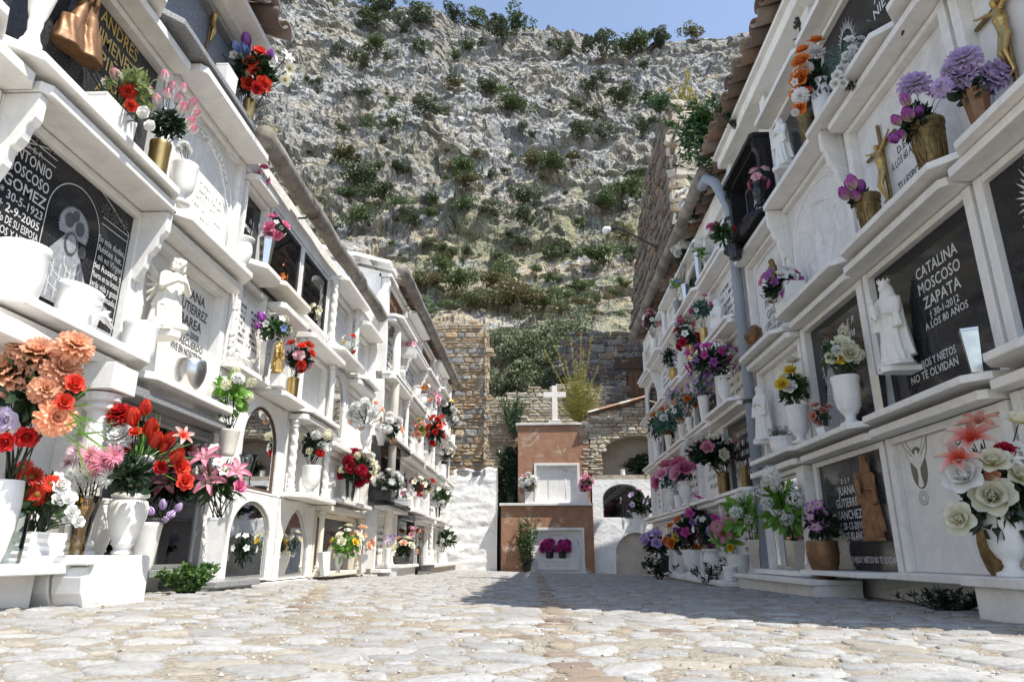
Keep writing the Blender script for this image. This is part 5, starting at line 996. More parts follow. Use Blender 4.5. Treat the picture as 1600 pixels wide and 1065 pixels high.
# ------------------------------------------------------------------ blossoms (unit radius, facing +Z)
def petal(mb, az, r0, L, w, e0, e1, cup=.15, ruf=0, R=rnd, nu=4, nv=4, tb=0, point=.0):
    vs = []; tp = []; r = r0; z = 0; ca, sa = math.cos(az), math.sin(az)
    for j in range(nv+1):
        t = j/nv; e = e0+(e1-e0)*t
        if j: r += L/nv*math.cos(e); z += L/nv*math.sin(e)
        ww = w*math.sin(PI*(.16+.72*t**(1+point)))*(1-point*t*t*.9)
        for i in range(nu+1):
            u = 2*i/nu-1; lat = ww*u; up = cup*L*u*u*math.cos(e)+ruf*L*(R.random()-.5)*t; rr = r-cup*L*u*u*math.sin(e)*.9
            vs.append((rr*ca-lat*sa, rr*sa+lat*ca, z+up+tb)); tp.append(min(1, t+abs(u)*.15))
    n = nu+1; mb.add(vs, [(j*n+i, j*n+i+1, (j+1)*n+i+1, (j+1)*n+i) for j in range(nv) for i in range(nu)], tip=tp)
def blossom(kind):
    R = random.Random(hash(kind) % 97 if 0 else sum(map(ord, kind))); m = MB()
    if kind == 'rose':
        for (k, r0, L, w, a, b, tb) in ((3, .06, .62, .30, 1.5, 1.75, .05), (4, .14, .72, .42, 1.35, 1.35, 0), (5, .2, .85, .52, 1.05, .75, -.02), (6, .24, .95, .56, .75, .0, -.05)):
            for i in range(k): petal(m, 2*PI*i/k+r0*9+R.uniform(-.15, .15), r0, L, w, a, b, .12, .05, R, tb=tb)
    elif kind == 'bud':
        for (k, r0, L, w, a, b) in ((3, .10, 1.5, .42, 1.25, 1.85), (4, .16, 1.45, .50, 1.1, 1.75)):
            for i in range(k): petal(m, 2*PI*i/k+r0*5, r0, L, w, a, b, .10, .03, R, tb=-.5)
    elif kind == 'carn':
        for lay, (k, L, a) in enumerate(((7, .55, 1.45), (9, .7, 1.15), (11, .85, .8), (13, .97, .45), (14, 1.0, .1), (12, .98, -.2))):
            for i in range(k): petal(m, 2*PI*i/k+lay*.7+R.uniform(-.1, .1), .03, L, .26, a, a-.3, .05, .28, R, 4, 3, tb=.05-.05*lay)
    elif kind == 'gerb':
        for lay in range(2):
            for i in range(15): petal(m, 2*PI*i/15+lay*.2, .2, .8, .13, .25+.15*lay, -.1+.2*lay, .1, 0, R, 2, 3)
    elif kind == 'lily':
        for i in range(6): petal(m, 2*PI*i/6, .04, 1.15, .30 if i % 2 else .22, 1.0, -.35, .15, .02, R, 4, 6, point=.55)
        for i in range(6): a = i*1.05; m.tube([(0, 0, .1), (.12*math.cos(a), .12*math.sin(a), .6)], .012, 4)
    elif kind == 'mum':
        for lay, (k, L, a) in enumerate(((14, .6, 1.2), (18, .85, .8), (20, 1.0, .4), (20, 1.0, 0))):
            for i in range(k): petal(m, 2*PI*i/k+lay*.3+R.uniform(-.1, .1), .04, L*R.uniform(.85, 1.1), .055, a, a-.2, .02, .03, R, 1, 3)
    elif kind == 'clus':
        for i in range(210):
            d = rdir(R, -.7); p = Vector((d.x*.7, d.y*.7, d.z*.9))*R.uniform(.85, 1.08); q = d.orthogonal().normalized(); w = d.cross(q); a0 = R.uniform(0, 6)
            for k in range(4):
                a = a0+k*PI/2; e = q*math.cos(a)+w*math.sin(a); f = q*math.cos(a+.8)+w*math.sin(a+.8); g = q*math.cos(a-.8)+w*math.sin(a-.8); s = .085; m.add([p, p+g*s*.8+d*.02, p+e*s*1.3+d*.04, p+f*s*.8+d*.02], [(0, 1, 2, 3)], tip=[0, .6, 1, .6])
    elif kind == 'small':
        for i in range(5): petal(m, 2*PI*i/5, .05, .95, .42, .5, .1, .1, .04, R, 3, 3)
        m.lathe([(.12, 0), (.14, .1), (.05, .16)], 6)
    elif kind == 'orchid':
        for i in range(5): petal(m, 2*PI*i/5+.3, .03, .95, .48 if i in (1, 4) else .26, .4, -.1, .08, .04, R, 4, 4)
        petal(m, -PI/2, .0, .5, .2, 1.2, 1.6, .2, .05, R)
    return m
BM = {}
def bmesh_of(kind, col):
    if (kind, col) not in BM:
        if ('_', kind) not in BM: BM[('_', kind)] = blossom(kind)
        BM[(kind, col)] = BM[('_', kind)].mesh('blossom', 'p_'+col)
    return BM[(kind, col)]
disc_mb = MB(); disc_mb.lathe([(.24, .02), (.25, .08), (.16, .13), (.001, .12)], 12); DISC = {}
def foliage(kind, n, R):
    """unit-sphere leaf mass"""
    mb = MB(); k = kind
    for i in range(n):
        d = rdir(R, -.5); p = d*R.uniform(.12, .72)
        if k == 'broad': leaf_quad(mb, p, (d+rdir(R, -.5)*.5), R.uniform(.35, .6), R.uniform(.22, .34), .3, seg=4)
        elif k == 'rosel': leaf_quad(mb, p, (d+rdir(R, -.5)*.7), R.uniform(.25, .42), R.uniform(.14, .22), .3, seg=2)
        elif k == 'fine': leaf_quad(mb, p*1.1, (d+rdir(R, -.5)*.8), R.uniform(.12, .26), R.uniform(.05, .10), .2, seg=1)
        elif k == 'grass': leaf_quad(mb, p*.4, (d+Vector((0, 0, .3))), R.uniform(.8, 1.3), .035, .5, seg=6)
        elif k == 'palm':
            if i % 14 == 0: st = p*.3; dr = (d+Vector((0, 0, .2))).normalized()
            t = (i % 14)/14; c = st+dr*1.15*t; sd = dr.cross(Vector((0, 0, 1))).normalized()
            for s in (-1, 1): leaf_quad(mb, c, dr*.8+sd*s, .38*(1-t*.6), .045, .15, seg=1)
        elif k == 'long': leaf_quad(mb, p*.7, (d+rdir(R, -.3)*.4), R.uniform(.4, .7), R.uniform(.08, .13), .5, seg=4)
    return mb
FOL = {}
def fol_mesh(kind, mat, n):
    key = (kind, mat, n//40)
    if key not in FOL: FOL[key] = [foliage(kind, n, random.Random(sum(map(ord, kind+mat))+j)).mesh('foliage', mat) for j in range(2)]
    return rnd.choice(FOL[key])
# ------------------------------------------------------------------ vases
PROF = dict(urn=[(.62, 0), (.62, .06), (.45, .09), (.34, .14), (.42, .2), (.40, .23), (.55, .28), (.78, .42), (.88, .6), (.80, .76), (.68, .86), (.72, .89), (.98, .95), (1, .985), (.92, 1), (.8, .99), (.6, .9), (.5, .6)],
 goblet=[(.75, 0), (.75, .05), (.45, .08), (.34, .13), (.40, .18), (.38, .2), (.6, .26), (.82, .38), (.92, .6), (.93, .85), (1, .95), (1, 1), (.9, 1), (.84, .9), (.7, .5)],
 cup=[(.82, 0), (.90, .04), (.93, .3), (.96, .85), (1.0, .9), (1.0, 1), (.92, 1), (.9, .9), (.86, .3)],
 taper=[(.62, 0), (.66, .02), (.72, .12), (.95, .9), (1, .94), (1, 1), (.92, 1), (.88, .9), (.6, .3)],
 bowl=[(.78, 0), (.84, .06), (.94, .4), (.95, .84), (1, .88), (1, 1), (.93, 1), (.9, .85), (.8, .3)],
 amph=[(.5, 0), (.52, .04), (.40, .08), (.5, .14), (.62, .17), (.55, .2), (.72, .35), (.94, .6), (1, .78), (.9, .88), (.72, .92), (.95, .95), (.95, 1), (.8, 1), (.7, .93), (.6, .6)],
 flute=[(.55, 0), (.5, .06), (.42, .12), (.5, .3), (.66, .6), (.85, .88), (1, 1), (.94, 1), (.78, .86), (.5, .4)],
 ornate=[(.66, 0), (.70, .05), (.64, .08), (.72, .2), (.86, .5), (.84, .74), (.92, .8), (.88, .84), (1, .93), (1, 1), (.9, 1), (.8, .85), (.7, .5)],
 egg=[(.45, 0), (.5, .03), (.7, .15), (.92, .42), (1, .68), (.95, .9), (.9, 1), (.82, 1), (.85, .85), (.7, .5)],
 wall=[(.45, 0), (.62, .2), (.85, .6), (1, .95), (1, 1), (.9, 1), (.8, .8)])
VM = {}
def vase_mesh(kind, mat):
    if (kind, mat) in VM: return VM[(kind, mat)]
    m = MB(); sm = True
    if kind in ('facet', 'facet4'):
        n = 6 if kind == 'facet' else 4; m.lathe([(.55, 0), (.60, .01), (.62, .05), (.96, .93), (1, .95), (1, 1), (.93, 1), (.88, .9), (.6, .2)], n); sm = False
    elif kind in ('box', 'ribbox'):
        pr = [(.88, 0), (.92, .03), (.98, .92), (1, .94), (1, 1), (.93, 1), (.9, .85), (.85, .4)] if kind == 'box' else [(.9, 0), (.97, .1), (.92, .2), (.98, .3), (.93, .42), (.99, .55), (.94, .66), (1, .8), (.97, .95), (1, 1), (.92, 1), (.9, .8)]
        vs = []; n = 4; [vs.extend([(-r, -r*1., z), (r, -r, z), (r, r, z), (-r, r, z)]) for r, z in pr]
        m.add(vs, [(i*n+k, i*n+(k+1) % n, (i+1)*n+(k+1) % n, (i+1)*n+k) for i in range(len(pr)-1) for k in range(n)]+[(3, 2, 1, 0), tuple((len(pr)-1)*4+k for k in range(4))]); sm = False
    elif kind == 'scallop':
        prof = PROF['bowl']; seg = 64; vs = []
        for r, z in prof:
            for k in range(seg): a = 2*PI*k/seg; q = r*(1-.06*abs(math.sin(8*a))); vs.append((q*math.cos(a), q*math.sin(a), z))
        m.add(vs, [(i*seg+k, i*seg+(k+1) % seg, (i+1)*seg+(k+1) % seg, (i+1)*seg+k) for i in range(len(prof)-1) for k in range(seg)]+[tuple(range(seg))[::-1], tuple((len(prof)-1)*seg+k for k in range(seg))])
    else:
        m.lathe(PROF[kind], 28)
        if kind == 'ornate':
            for k in range(7):
                a = 2*PI*k/7
                for s in (-1, 1):
                    P = []
                    for i in range(16): t = i/15; th = a+s*(.10+.24*math.sin(t*PI)*(1-t*.4)); z = .12+.6*t; r = .70+.17*t+.05; P.append((r*math.cos(th), r*math.sin(th), z))
                    m.tube(P, .045, 6, .025)
                m.capsule((.86*math.cos(a), .86*math.sin(a), .5), .07, (.84*math.cos(a), .84*math.sin(a), .62), .05, 8)
            for z, r in ((.08, .66), (.77, .9), (.83, .88), (.9, .94)): m.lathe([(r, z), (r+.05, z+.012), (r, z+.024)], 28, cap=False)
    VM[(kind, mat)] = me = m.mesh('vase', mat, sm)
    if kind in ('facet', 'facet4', 'box', 'ribbox'):
        pass
    return me
ADJ = dict(marble='white marble', glaze='glossy white', brass='brass', bronze='bronze', bronzed='ornate aged brass', steel='polished steel', glass='clear glass', amber='amber tinted glass', blackpot='black', marble2='grey-white marble', slab='matt white', cream='cream', darkgr='dark grey stone', cream_fig='cream', clay='clay', granite='grey')
NAM = dict(urn='urn', goblet='urn', cup='vase', taper='vase', bowl='bowl', amph='amphora vase', flute='goblet vase', ornate='planter', egg='vase', wall='wall vase', facet='vase', facet4='vase', box='planter', ribbox='planter', scallop='scalloped pot')
log = []
def snap(side, y, z, W):
    best = None
    for (s, a, b, zt, w, z0) in SHELVES:
        if s == side and a-.12 <= y <= b+.12 and (best is None or abs(zt-z) < abs(best-z)): best = zt
    return best
def vase(wl, kind, mat, u, vb, vt, wpx, lab, d=.11, z=None, flat=1.0, rot=None, lean=None):
    if z is None or z > .2: d = d*.72
    p = wl.q(u, vb, d); zz = z
    if z is None:
        s = snap(wl.s, p.y, p.z, wl.W)
        if s is not None and abs(s-p.z) < .17: zz = s
        else: zz = p.z
        if s is None or abs(s-p.z) > .10: log.append((lab[:50], round(p.y, 2), round(p.z, 2), s))
    h = ony(u, vt, p.y).z-ony(u, vb, p.y).z; r = wpx/FPX*p.y*1.03/2
    if rot is None: rot = 0 if kind in ('box', 'ribbox') else rnd.uniform(0, 6.28)
    o = place('vase' if kind not in ('box', 'ribbox', 'ornate', 'scallop') else 'planter', vase_mesh(kind, mat), (p.x, p.y, zz+.001), (0, 0, rot) if lean is None else (lean, 0, rot), (r, r*flat, h) if kind not in ('box', 'ribbox') else (r*flat, r, h))
    tag(o, lab, NAM[kind].split()[-1] if kind != 'scallop' else 'pot'); return Vector((p.x, p.y, zz)), h, r
def bouquet(u, v, ru, rv, y, lab, fl, leaf=('rosel', 'leafd', 160), mouth=None, wl=None, explicit=(), dx=0, name='flower_bouquet', cat='bouquet'):
    c = ony(u, v, y); k = y*1.03/FPX; rx, rz = ru*k, rv*k; base = mouth if mouth is not None else c-Vector((0, 0, rz))
    if wl is not None: 
        lim = wl.W-.03-rx*.55
        c.x = min(c.x, lim) if wl.s > 0 else max(c.x, -lim)
    root = empty(name, base, lab, cat); ry = (rx+rz)/2*.8; R = random.Random(int(u*7+v)); toc = Vector((0, 0, 0))-c; toc.normalize()
    if leaf: o = place('foliage', fol_mesh(leaf[0], leaf[1], int(leaf[2]*(1 if leaf[0] in ('grass', 'palm') else 2.2))), c-Vector((0, 0, rz*.22)), (0, 0, R.uniform(0, 6.28)), (rx*1.02, ry*1.0, rz*1.0), root)
    sp = []; items = []
    for it in fl.split(';') if fl else []:
        kd, col, n, px = it.split(':'); items += [(kd, col, float(px)*k)]*int(n)
    R.shuffle(items)
    for kd, col, r in items:
        best = None
        for _ in range(24):
            d = rdir(R, -.35); d = (d+toc*.75+Vector((0, 0, .15))).normalized(); p = c+Vector((d.x*rx, d.y*ry, d.z*rz))*R.uniform(.78, 1.0)
            m = min([(p-q).length-(r+s)*.85 for q, s in sp] or [1])
            if best is None or m > best[0]: best = (m, p, d)
        _, p, d = best; sp.append((p, r)); items_place(kd, col, p, d, r, root, R, toc)
    for kd, col, uu, vv, px in explicit:
        p = ony(uu, vv, y); p = p+toc*ry*R.uniform(.5, .9)*0+Vector((0, -ry*.5, 0))*1; p = p*(1); r = px*k; q = p; t = q.y; q = ony(uu, vv, max(.3, y-ry*R.uniform(.3, .8))); d = ((q-c).normalized()*.8+toc*.7).normalized(); sp.append((q, r)); items_place(kd, col, q, d, r*q.y/y, root, R, toc)
    st = MB()
    for p, r in sp[:30]: st.tube([base+Vector((R.uniform(-.2, .2)*rx, R.uniform(-.2, .2)*rx, -.01)), base.lerp(p, .5)+Vector((0, 0, .1*rz)), p-(p-c).normalized()*r*.1], max(.0015, .018*rx), 4)
    if sp: st.build('stems', 'leafd', root)
    return root
def items_place(kd, col, p, d, r, root, R, toc):
    if kd == 'bud': r *= 1.32; d = (d+Vector((0, 0, .8))).normalized()
    if kd in ('rose', 'carn', 'lily'): r *= (1.06 if kd != 'carn' else 1.15 if r > .05 else 1.05); d = (d+Vector((0, 0, .45))).normalized()
    qn = d.to_track_quat('Z', 'Y') @ Quaternion((0, 0, 1), R.uniform(0, 6.28))
    o = place('blossom', bmesh_of(kd, col), p, qn, r*R.uniform(.85, 1.12), root)
    if kd in ('gerb', 'small') and r > .012:
        if 'd' not in DISC: DISC['d'] = disc_mb.mesh('centre', 'p_disc', True)
        e = bpy.data.objects.new('centre', DISC['d']); C.objects.link(e); e.parent = o
def vb(wl, vk, vm, u, vbot, vtop, w, bu, bv, ru, rv, short, fl, leaf=('rosel', 'leafd', 160), explicit=(), d=.11, z=None, flat=1.0, vl=None, dy=0):
    cut = short.split(' in a ')[0].split(' in the ')[0]
    b, h, r = vase(wl, vk, vm, u, vbot, vtop, w, vl or f'{ADJ[vm]} {NAM[vk]} holding the {cut}', d, z, flat)
    return bouquet(bu, bv, ru, rv, b.y+dy, short[0].upper()+short[1:] if 0 else short, fl, leaf, b+Vector((0, 0, h*.9)), wl, explicit)
A = 'rosel'
# ---- left wall flowers
vase(LW, 'urn', 'marble', 52, 52, -150, 62, 'large white marble urn cut off by the top left edge of the photo', d=.12)
vase(LW, 'box', 'marble', 168, 200, 160, 96, 'long white marble planter with pink and white rosebuds', d=.12, flat=.45)
_p = LW.q(168, 200, .12)
bouquet(185, 135, 70, 45, 2.36, 'white rosebuds, a red bloom and variegated leaves in the long planter', '', ('rosel', 'variegated', 100), LW.P(.07, 2.36, 1.72), LW, [('bud', 'pinkw', 128, 93, 15), ('bud', 'white', 142, 100, 14), ('bud', 'pinkw', 185, 122, 15), ('carn', 'scarlet', 200, 142, 15), ('bud', 'white', 222, 178, 15), ('bud', 'white', 232, 198, 15), ('rose', 'scarlet', 205, 165, 11), ('small', 'white', 163, 128, 8)])
vb(LW, 'cup', 'brass', 244, 268, 212, 36, 264, 190, 34, 34, 'bunch of pink-edged white rosebuds with dark leaves', '', (A, 'leafd', 240), [('bud', 'pinkw', 257, 122, 12), ('bud', 'pinkw', 234, 145, 13), ('bud', 'pinkw', 246, 160, 13), ('bud', 'pinkw', 262, 150, 12), ('bud', 'pinkw', 278, 158, 13), ('bud', 'pinkw', 268, 140, 12), ('bud', 'pinkw', 298, 166, 13), ('bud', 'pinkw', 305, 180, 12), ('bud', 'pinkw', 296, 192, 13), ('bud', 'pinkw', 230, 176, 12), ('bud', 'pinkw', 300, 204, 12), ('bud', 'pinkw', 284, 172, 12), ('bud', 'pinkw', 285, 140, 11)], d=.13)
vb(LW, 'goblet', 'marble', 283, 303, 243, 44, 287, 232, 14, 12, 'small sprig of white ruffled flowers', 'carn:white:4:8', ('fine', 'teal', 60), d=.13)
vase(LW, 'box', 'marble', 350, 148, 112, 44, 'white planter on the granite ledge at the top left', d=.13, flat=.5)
vb(LW, 'cup', 'brass', 386, 188, 158, 22, 388, 112, 52, 46, 'mixed blue, purple, red and white flowers under the roof tiles', '', (A, 'leafd', 300), [('bud', 'blue', 337, 68, 14), ('bud', 'blue', 358, 62, 15), ('bud', 'blue', 384, 78, 15), ('bud', 'blue', 370, 76, 13), ('bud', 'violet', 385, 66, 14), ('bud', 'purple', 420, 88, 13), ('rose', 'scarlet', 405, 82, 12), ('rose', 'scarlet', 392, 98, 12), ('rose', 'scarlet', 398, 118, 14), ('rose', 'scarlet', 389, 130, 12), ('rose', 'scarlet', 411, 132, 13), ('rose', 'red', 402, 138, 10), ('small', 'white', 366, 86, 11), ('lily', 'white', 448, 90, 13), ('small', 'cream', 445, 125, 12), ('small', 'cream', 452, 108, 12), ('small', 'white', 425, 100, 9), ('bud', 'white', 397, 150, 10)], d=.17, z=None)
vb(LW, 'facet', 'steel', 412, 425, 375, 26, 429, 357, 26, 20, 'cerise roses with white filler in front of the beaded frames', 'rose:rosy:5:9;small:white:6:5', ('fine', 'leaf', 160), d=.12)
vase(LW, 'urn', 'marble', 379, 407, 357, 32, 'small white urn on the third shelf beside the cerise roses', d=.14)
bouquet(380, 275, 7, 16, 3.85, 'magenta silk rose hanging in the corner of the dark tablet', 'rose:rosy:3:8', ('fine', 'leafd', 30), None, LW)
bouquet(435, 430, 14, 30, 4.5, 'orange and red flowers standing in the beaded glass frame', 'small:orange:7:6;rose:scarlet:3:5', ('fine', 'teal', 90), None, None)
bouquet(488, 485, 12, 16, 5.2, 'pale cream flowers inside the second beaded frame', 'rose:cream:5:6', ('fine', 'teal', 60), None, None)
vb(LW, 'facet', 'glass', 546, 562, 545, 12, 543, 536, 15, 16, 'little red and white posy under the twisted column canopy', 'small:white:5:5;rose:scarlet:3:5;small:yellow:2:4', ('fine', 'teal', 100), d=.12)
vase(LW, 'bowl', 'glaze', 22, 455, 378, 84, 'large round white flowerpot on the shelf at the left photo edge', d=.13, z=.80)
vase(LW, 'bowl', 'glaze', 117, 508, 448, 96, 'oval white planter with a cherub in relief', d=.12, z=.80, flat=.55, rot=PI/2)
ch_ = C.objects[-1]; cm = MB(); b = Vector(ch_.location)
for (a_, ra, e_, rb_) in (((.0, .02, .045), .017, (0, .045, .035), .014), ((0, -.015, .075), .013, (0, -.013, .078), .012), ((0, .045, .035), .010, (0, .085, .02), .007), ((0, .01, .05), .007, (0, .05, .06), .005), ((0, .03, .06), .012, (0, .06, .075), .003), ((0, .04, .03), .009, (0, .07, .045), .006)): cm.capsule(b+Vector((.085, a_[1], a_[2]+.01)), ra, b+Vector((.085, e_[1], e_[2]+.01)), rb_, 9)
rel = cm.build('cherub_relief', 'glaze', None, smooth=True); rel.parent = ch_; rel.matrix_parent_inverse = Matrix.LocRotScale(ch_.location, ch_.rotation_euler, ch_.scale).inverted()
vase(LW, 'cup', 'glaze', 213, 556, 503, 54, 'plain white cylindrical pot between the etched virgin and the angel', d=.12, z=.80)
vase(LW, 'egg', 'steel', 293, 612, 566, 48, 'fluted silver bowl on the shelf of the grey-white niche', d=.12)
vb(LW, 'facet', 'steel', 411, 592, 540, 22, 428, 510, 28, 24, 'purple tulip, white and pale blue flowers in a silver vase', 'small:white:5:7;small:blue:3:7;rose:cream:2:6', (A, 'leaf', 160), [('bud', 'purple', 410, 498, 11), ('bud', 'purple', 404, 510, 8)], d=.13)
vb(LW, 'cup', 'brass', 456, 618, 585, 18, 468, 556, 24, 24, 'tight bunch of red and pink roses in a brass vase', 'rose:scarlet:6:8;rose:pinkw:3:8;small:lilac:3:7', (A, 'leafd', 220), d=.13)
vb(LW, 'taper', 'cream', 354, 712, 672, 32, 362, 612, 32, 42, 'white gladioli with broad bright green leaves', 'clus:white:3:12;clus:cream:5:10;carn:white:3:10', ('broad', 'leafb', 46), d=.16)
vase(LW, 'flute', 'glass', 388, 716, 670, 28, 'ribbed glass goblet in front of the dark round-arched niche', d=.16)
vb(LW, 'goblet', 'marble', 484, 768, 722, 30, 484, 690, 26, 26, 'white and cream gladioli with one red carnation', 'clus:cream:4:9;carn:white:4:9;lily:white:2:10', (A, 'leafd', 150), [('carn', 'red', 501, 706, 7)], d=.13)
vb(LW, 'facet', 'glass', 545, 798, 758, 18, 548, 728, 32, 26, 'deep red carnations mixed with cream lilies and gladioli', 'carn:crimson:8:9;clus:cream:5:8;lily:cream:3:11', (A, 'leafd', 200), d=.12)
vb(BW, 'box', 'darkgr', 601, 783, 768, 26, 600, 752, 24, 17, 'mass of small white blooms in a black planter', 'mum:white:14:6', (A, 'leafd', 90), d=.12)
vb(BW, 'urn', 'marble', 570, 708, 664, 20, 573, 645, 30, 24, 'palm fronds with peach roses and white carnations in a tall urn', 'rose:peach:6:6;carn:white:6:8', ('palm', 'leaf', 150), d=.26)
vb(BW, 'amph', 'marble', 594, 712, 680, 20, 609, 668, 18, 22, 'white carnations and peach roses', 'carn:white:6:7;rose:peach:3:6', (A, 'leafd', 100), d=.22)
vb(BW, 'urn', 'marble', 627, 597, 574, 14, 618, 592, 9, 14, 'little trailing green sprig on the upper shelf', 'small:white:4:4', ('fine', 'leaf', 120))
vase(BW, 'urn', 'marble', 652, 612, 588, 13, 'little white urn alone on the upper shelf, beneath the bare brown recess')
vb(BW, 'box', 'marble', 638, 557, 545, 24, 640, 540, 12, 6, 'pink flowers in the top row of the far block', 'small:pink:6:5', ('fine', 'leafb', 50))
vb(BW, 'urn', 'marble', 661, 641, 620, 14, 663, 607, 11, 10, 'tiny orange and cream posy in a white urn', 'small:orange:4:4;small:cream:3:4', ('fine', 'teal', 60), d=.13)
vb(BW, 'urn', 'marble', 677, 656, 636, 12, 676, 624, 11, 10, 'rosy pink roses in a white urn', 'rose:pink:4:5;rose:peach:2:5', ('fine', 'leafd', 60), d=.13)
vb(BW, 'cup', 'glaze', 695, 672, 652, 12, 697, 638, 15, 16, 'white carnations with a yellow bloom, far left', 'carn:white:7:5;small:yellow:2:4', ('rosel', 'leafd', 90), d=.13)
vb(BW, 'cup', 'glaze', 707, 681, 666, 9, 711, 652, 11, 12, 'loose white blooms at the far end of the third row', 'carn:white:5:5;carn:cream:2:4', ('rosel', 'leafd', 70), d=.14)
vb(BW, 'taper', 'marble', 654, 714, 692, 12, 656, 670, 9, 18, 'orange-red gladioli with yellow leaves', 'rose:salmon:5:5;small:scarlet:3:4;small:yellow:2:4', ('long', 'leafb', 60), d=.13)
vb(BW, 'taper', 'marble', 669, 722, 703, 12, 681, 672, 14, 26, 'tall spray of bright red flowers on the far left', 'rose:scarlet:12:5;carn:red:3:5', ('long', 'leafd', 90), d=.13)
vb(BW, 'cup', 'glaze', 692, 738, 718, 11, 695, 708, 15, 10, 'white flowers with one pink bloom near the far end', 'small:white:8:4;small:cream:4:4;small:pink:1:4', ('rosel', 'leafd', 70), d=.13)
vb(BW, 'taper', 'marble', 651, 796, 772, 12, 652, 757, 11, 14, 'crimson rose with cream blooms in a tapered vase', 'rose:crimson:3:6;small:cream:4:5;small:scarlet:1:5', ('rosel', 'leafd', 70), d=.13)
vb(BW, 'taper', 'marble', 662, 797, 776, 12, 666, 757, 11, 14, 'cream roses with one big scarlet bloom', 'rose:cream:5:5;rose:scarlet:1:7', ('rosel', 'leafd', 70), d=.14)
vb(BW, 'box', 'glaze', 627, 788, 778, 26, 631, 771, 15, 8, 'low planter of pinkish white flowers', 'small:white:9:4;small:pink:3:4', ('fine', 'leaf', 60), d=.13)
vb(BW, 'facet', 'glass', 684, 804, 785, 9, 690, 772, 16, 16, 'white blossoms on leafy green branches, far left', 'small:white:12:4', ('rosel', 'leaf', 120), d=.13)
vase(BW, 'cup', 'marble', 697, 808, 792, 12, 'white pot beside the leafy white blossoms at the far left', d=.13)
vb(BW, 'urn', 'slab', 528, 893, 862, 12, 527, 848, 22, 25, 'pale yellow roses in a slim white pedestal vase', 'rose:cream:9:6;rose:yellow:2:5;small:cream:4:4', ('rosel', 'leafb', 90), d=.07)
vase(LW, 'facet', 'marble2', 509, 888, 850, 22, 'leaning grey marble vase left of the yellow roses', d=.16, z=-.16, lean=.12)
vb(LW, 'facet', 'marble2', 566, 890, 862, 16, 563, 850, 20, 26, 'peach roses with blue-green fern leaves', 'rose:peach:8:6', ('palm', 'teal', 110), d=.16, z=-.16)
vb(BW, 'taper', 'glaze', 604, 877, 850, 12, 610, 840, 9, 9, 'pale lilac blooms in a slim white vase', 'small:lilac:4:5', ('fine', 'leafd', 40), d=.16)
vb(BW, 'bowl', 'blackpot', 627, 877, 864, 26, 630, 855, 20, 14, 'cream and peach roses in a low dark bowl', 'rose:cream:6:6;rose:peach:3:6', (A, 'leafd', 120), d=.18)
vb(BW, 'facet', 'steel', 641, 868, 840, 10, 641, 831, 8, 9, 'pink and yellow posy in a silver vase', 'rose:pink:3:4;small:yellow:2:3', ('fine', 'leafb', 50), d=.12)
vb(BW, 'facet', 'steel', 655, 870, 842, 10, 655, 832, 8, 8, 'orange-red posy in the second silver vase', 'rose:salmon:4:4', ('fine', 'leafb', 50), d=.12)
vb(BW, 'cup', 'glaze', 692, 872, 855, 14, 696, 838, 17, 18, 'leafy bunch with white and lilac blooms at ground level', 'small:white:8:4;small:lilac:3:5', ('rosel', 'leaf', 130), d=.12)
# foreground left
vb(LW, 'egg', 'marble', -12, 872, 742, 46, 60, 600, 62, 75, 'huge bunch of orange-pink carnations at the left edge', '', ('broad', 'leafd', 80), [('carn', 'coral', 12, 580, 34), ('carn', 'coral', 58, 552, 33), ('carn', 'coral', 118, 540, 30), ('carn', 'coral', 98, 578, 30), ('carn', 'coral', 72, 608, 24), ('carn', 'coral', 88, 652, 30), ('carn', 'peach', 28, 540, 20), ('rose', 'scarlet', 100, 628, 14), ('rose', 'scarlet', 116, 600, 16), ('rose', 'lilacw', 8, 655, 18), ('carn', 'white', 20, 532, 16), ('rose', 'red', 42, 682, 17), ('rose', 'red', 8, 690, 15), ('small', 'white', 12, 670, 14)], d=.16, z=-.028)
g = MB(); R = random.Random(9); c0 = ony(110, 660, 2.05)
for i in range(11): e = ony(R.uniform(120, 170), 625+i*9+R.uniform(-6, 6), 2.0); leaf_quad(g, c0+Vector((R.uniform(-.03, .03), 0, R.uniform(-.06, .06))), (e-c0), (e-c0).length*1.1, .006, .15, nrm=Vector((0, -1, 0)), seg=6)
g.build('grass_blades', 'leafb', [o for o in C.objects if o.get('label', '').startswith('huge bunch of orange')][0])
vb(LW, 'ribbox', 'glaze', 45, 880, 832, 80, 60, 775, 62, 50, 'red gerbera daisies with white roses', '', ('broad', 'leaf', 70), [('gerb', 'scarlet', 25, 757, 18), ('gerb', 'scarlet', 50, 745, 19), ('gerb', 'scarlet', 58, 772, 16), ('gerb', 'red', 25, 735, 15), ('gerb', 'scarlet', 80, 755, 14), ('gerb', 'scarlet', 38, 730, 14), ('rose', 'white', 95, 760, 12), ('rose', 'white', 108, 778, 11), ('rose', 'white', 92, 780, 11), ('rose', 'white', 112, 800, 9), ('rose', 'white', 105, 812, 8), ('rose', 'white', 122, 815, 8), ('small', 'white', 90, 745, 10)], d=.12, z=-.028, flat=.6)
vb(LW, 'flute', 'amber', 118, 868, 765, 46, 150, 728, 52, 32, 'faded pink and white chrysanthemums in an amber vase', '', ('fine', 'variegated', 160), [('mum', 'lilyp', 142, 712, 20), ('mum', 'mauve', 120, 705, 17), ('mum', 'lilyp', 163, 722, 20), ('mum', 'white', 135, 745, 18), ('mum', 'white', 170, 745, 17), ('mum', 'mauve', 108, 722, 15), ('mum', 'lilyp', 178, 712, 16), ('mum', 'white', 112, 738, 14), ('mum', 'lilyp', 150, 730, 16)], d=.15, z=-.028)
vase(LW, 'cup', 'glass', 12, 880, 800, 34, 'clear glass tumbler at the bottom left edge', d=.18, z=-.028)
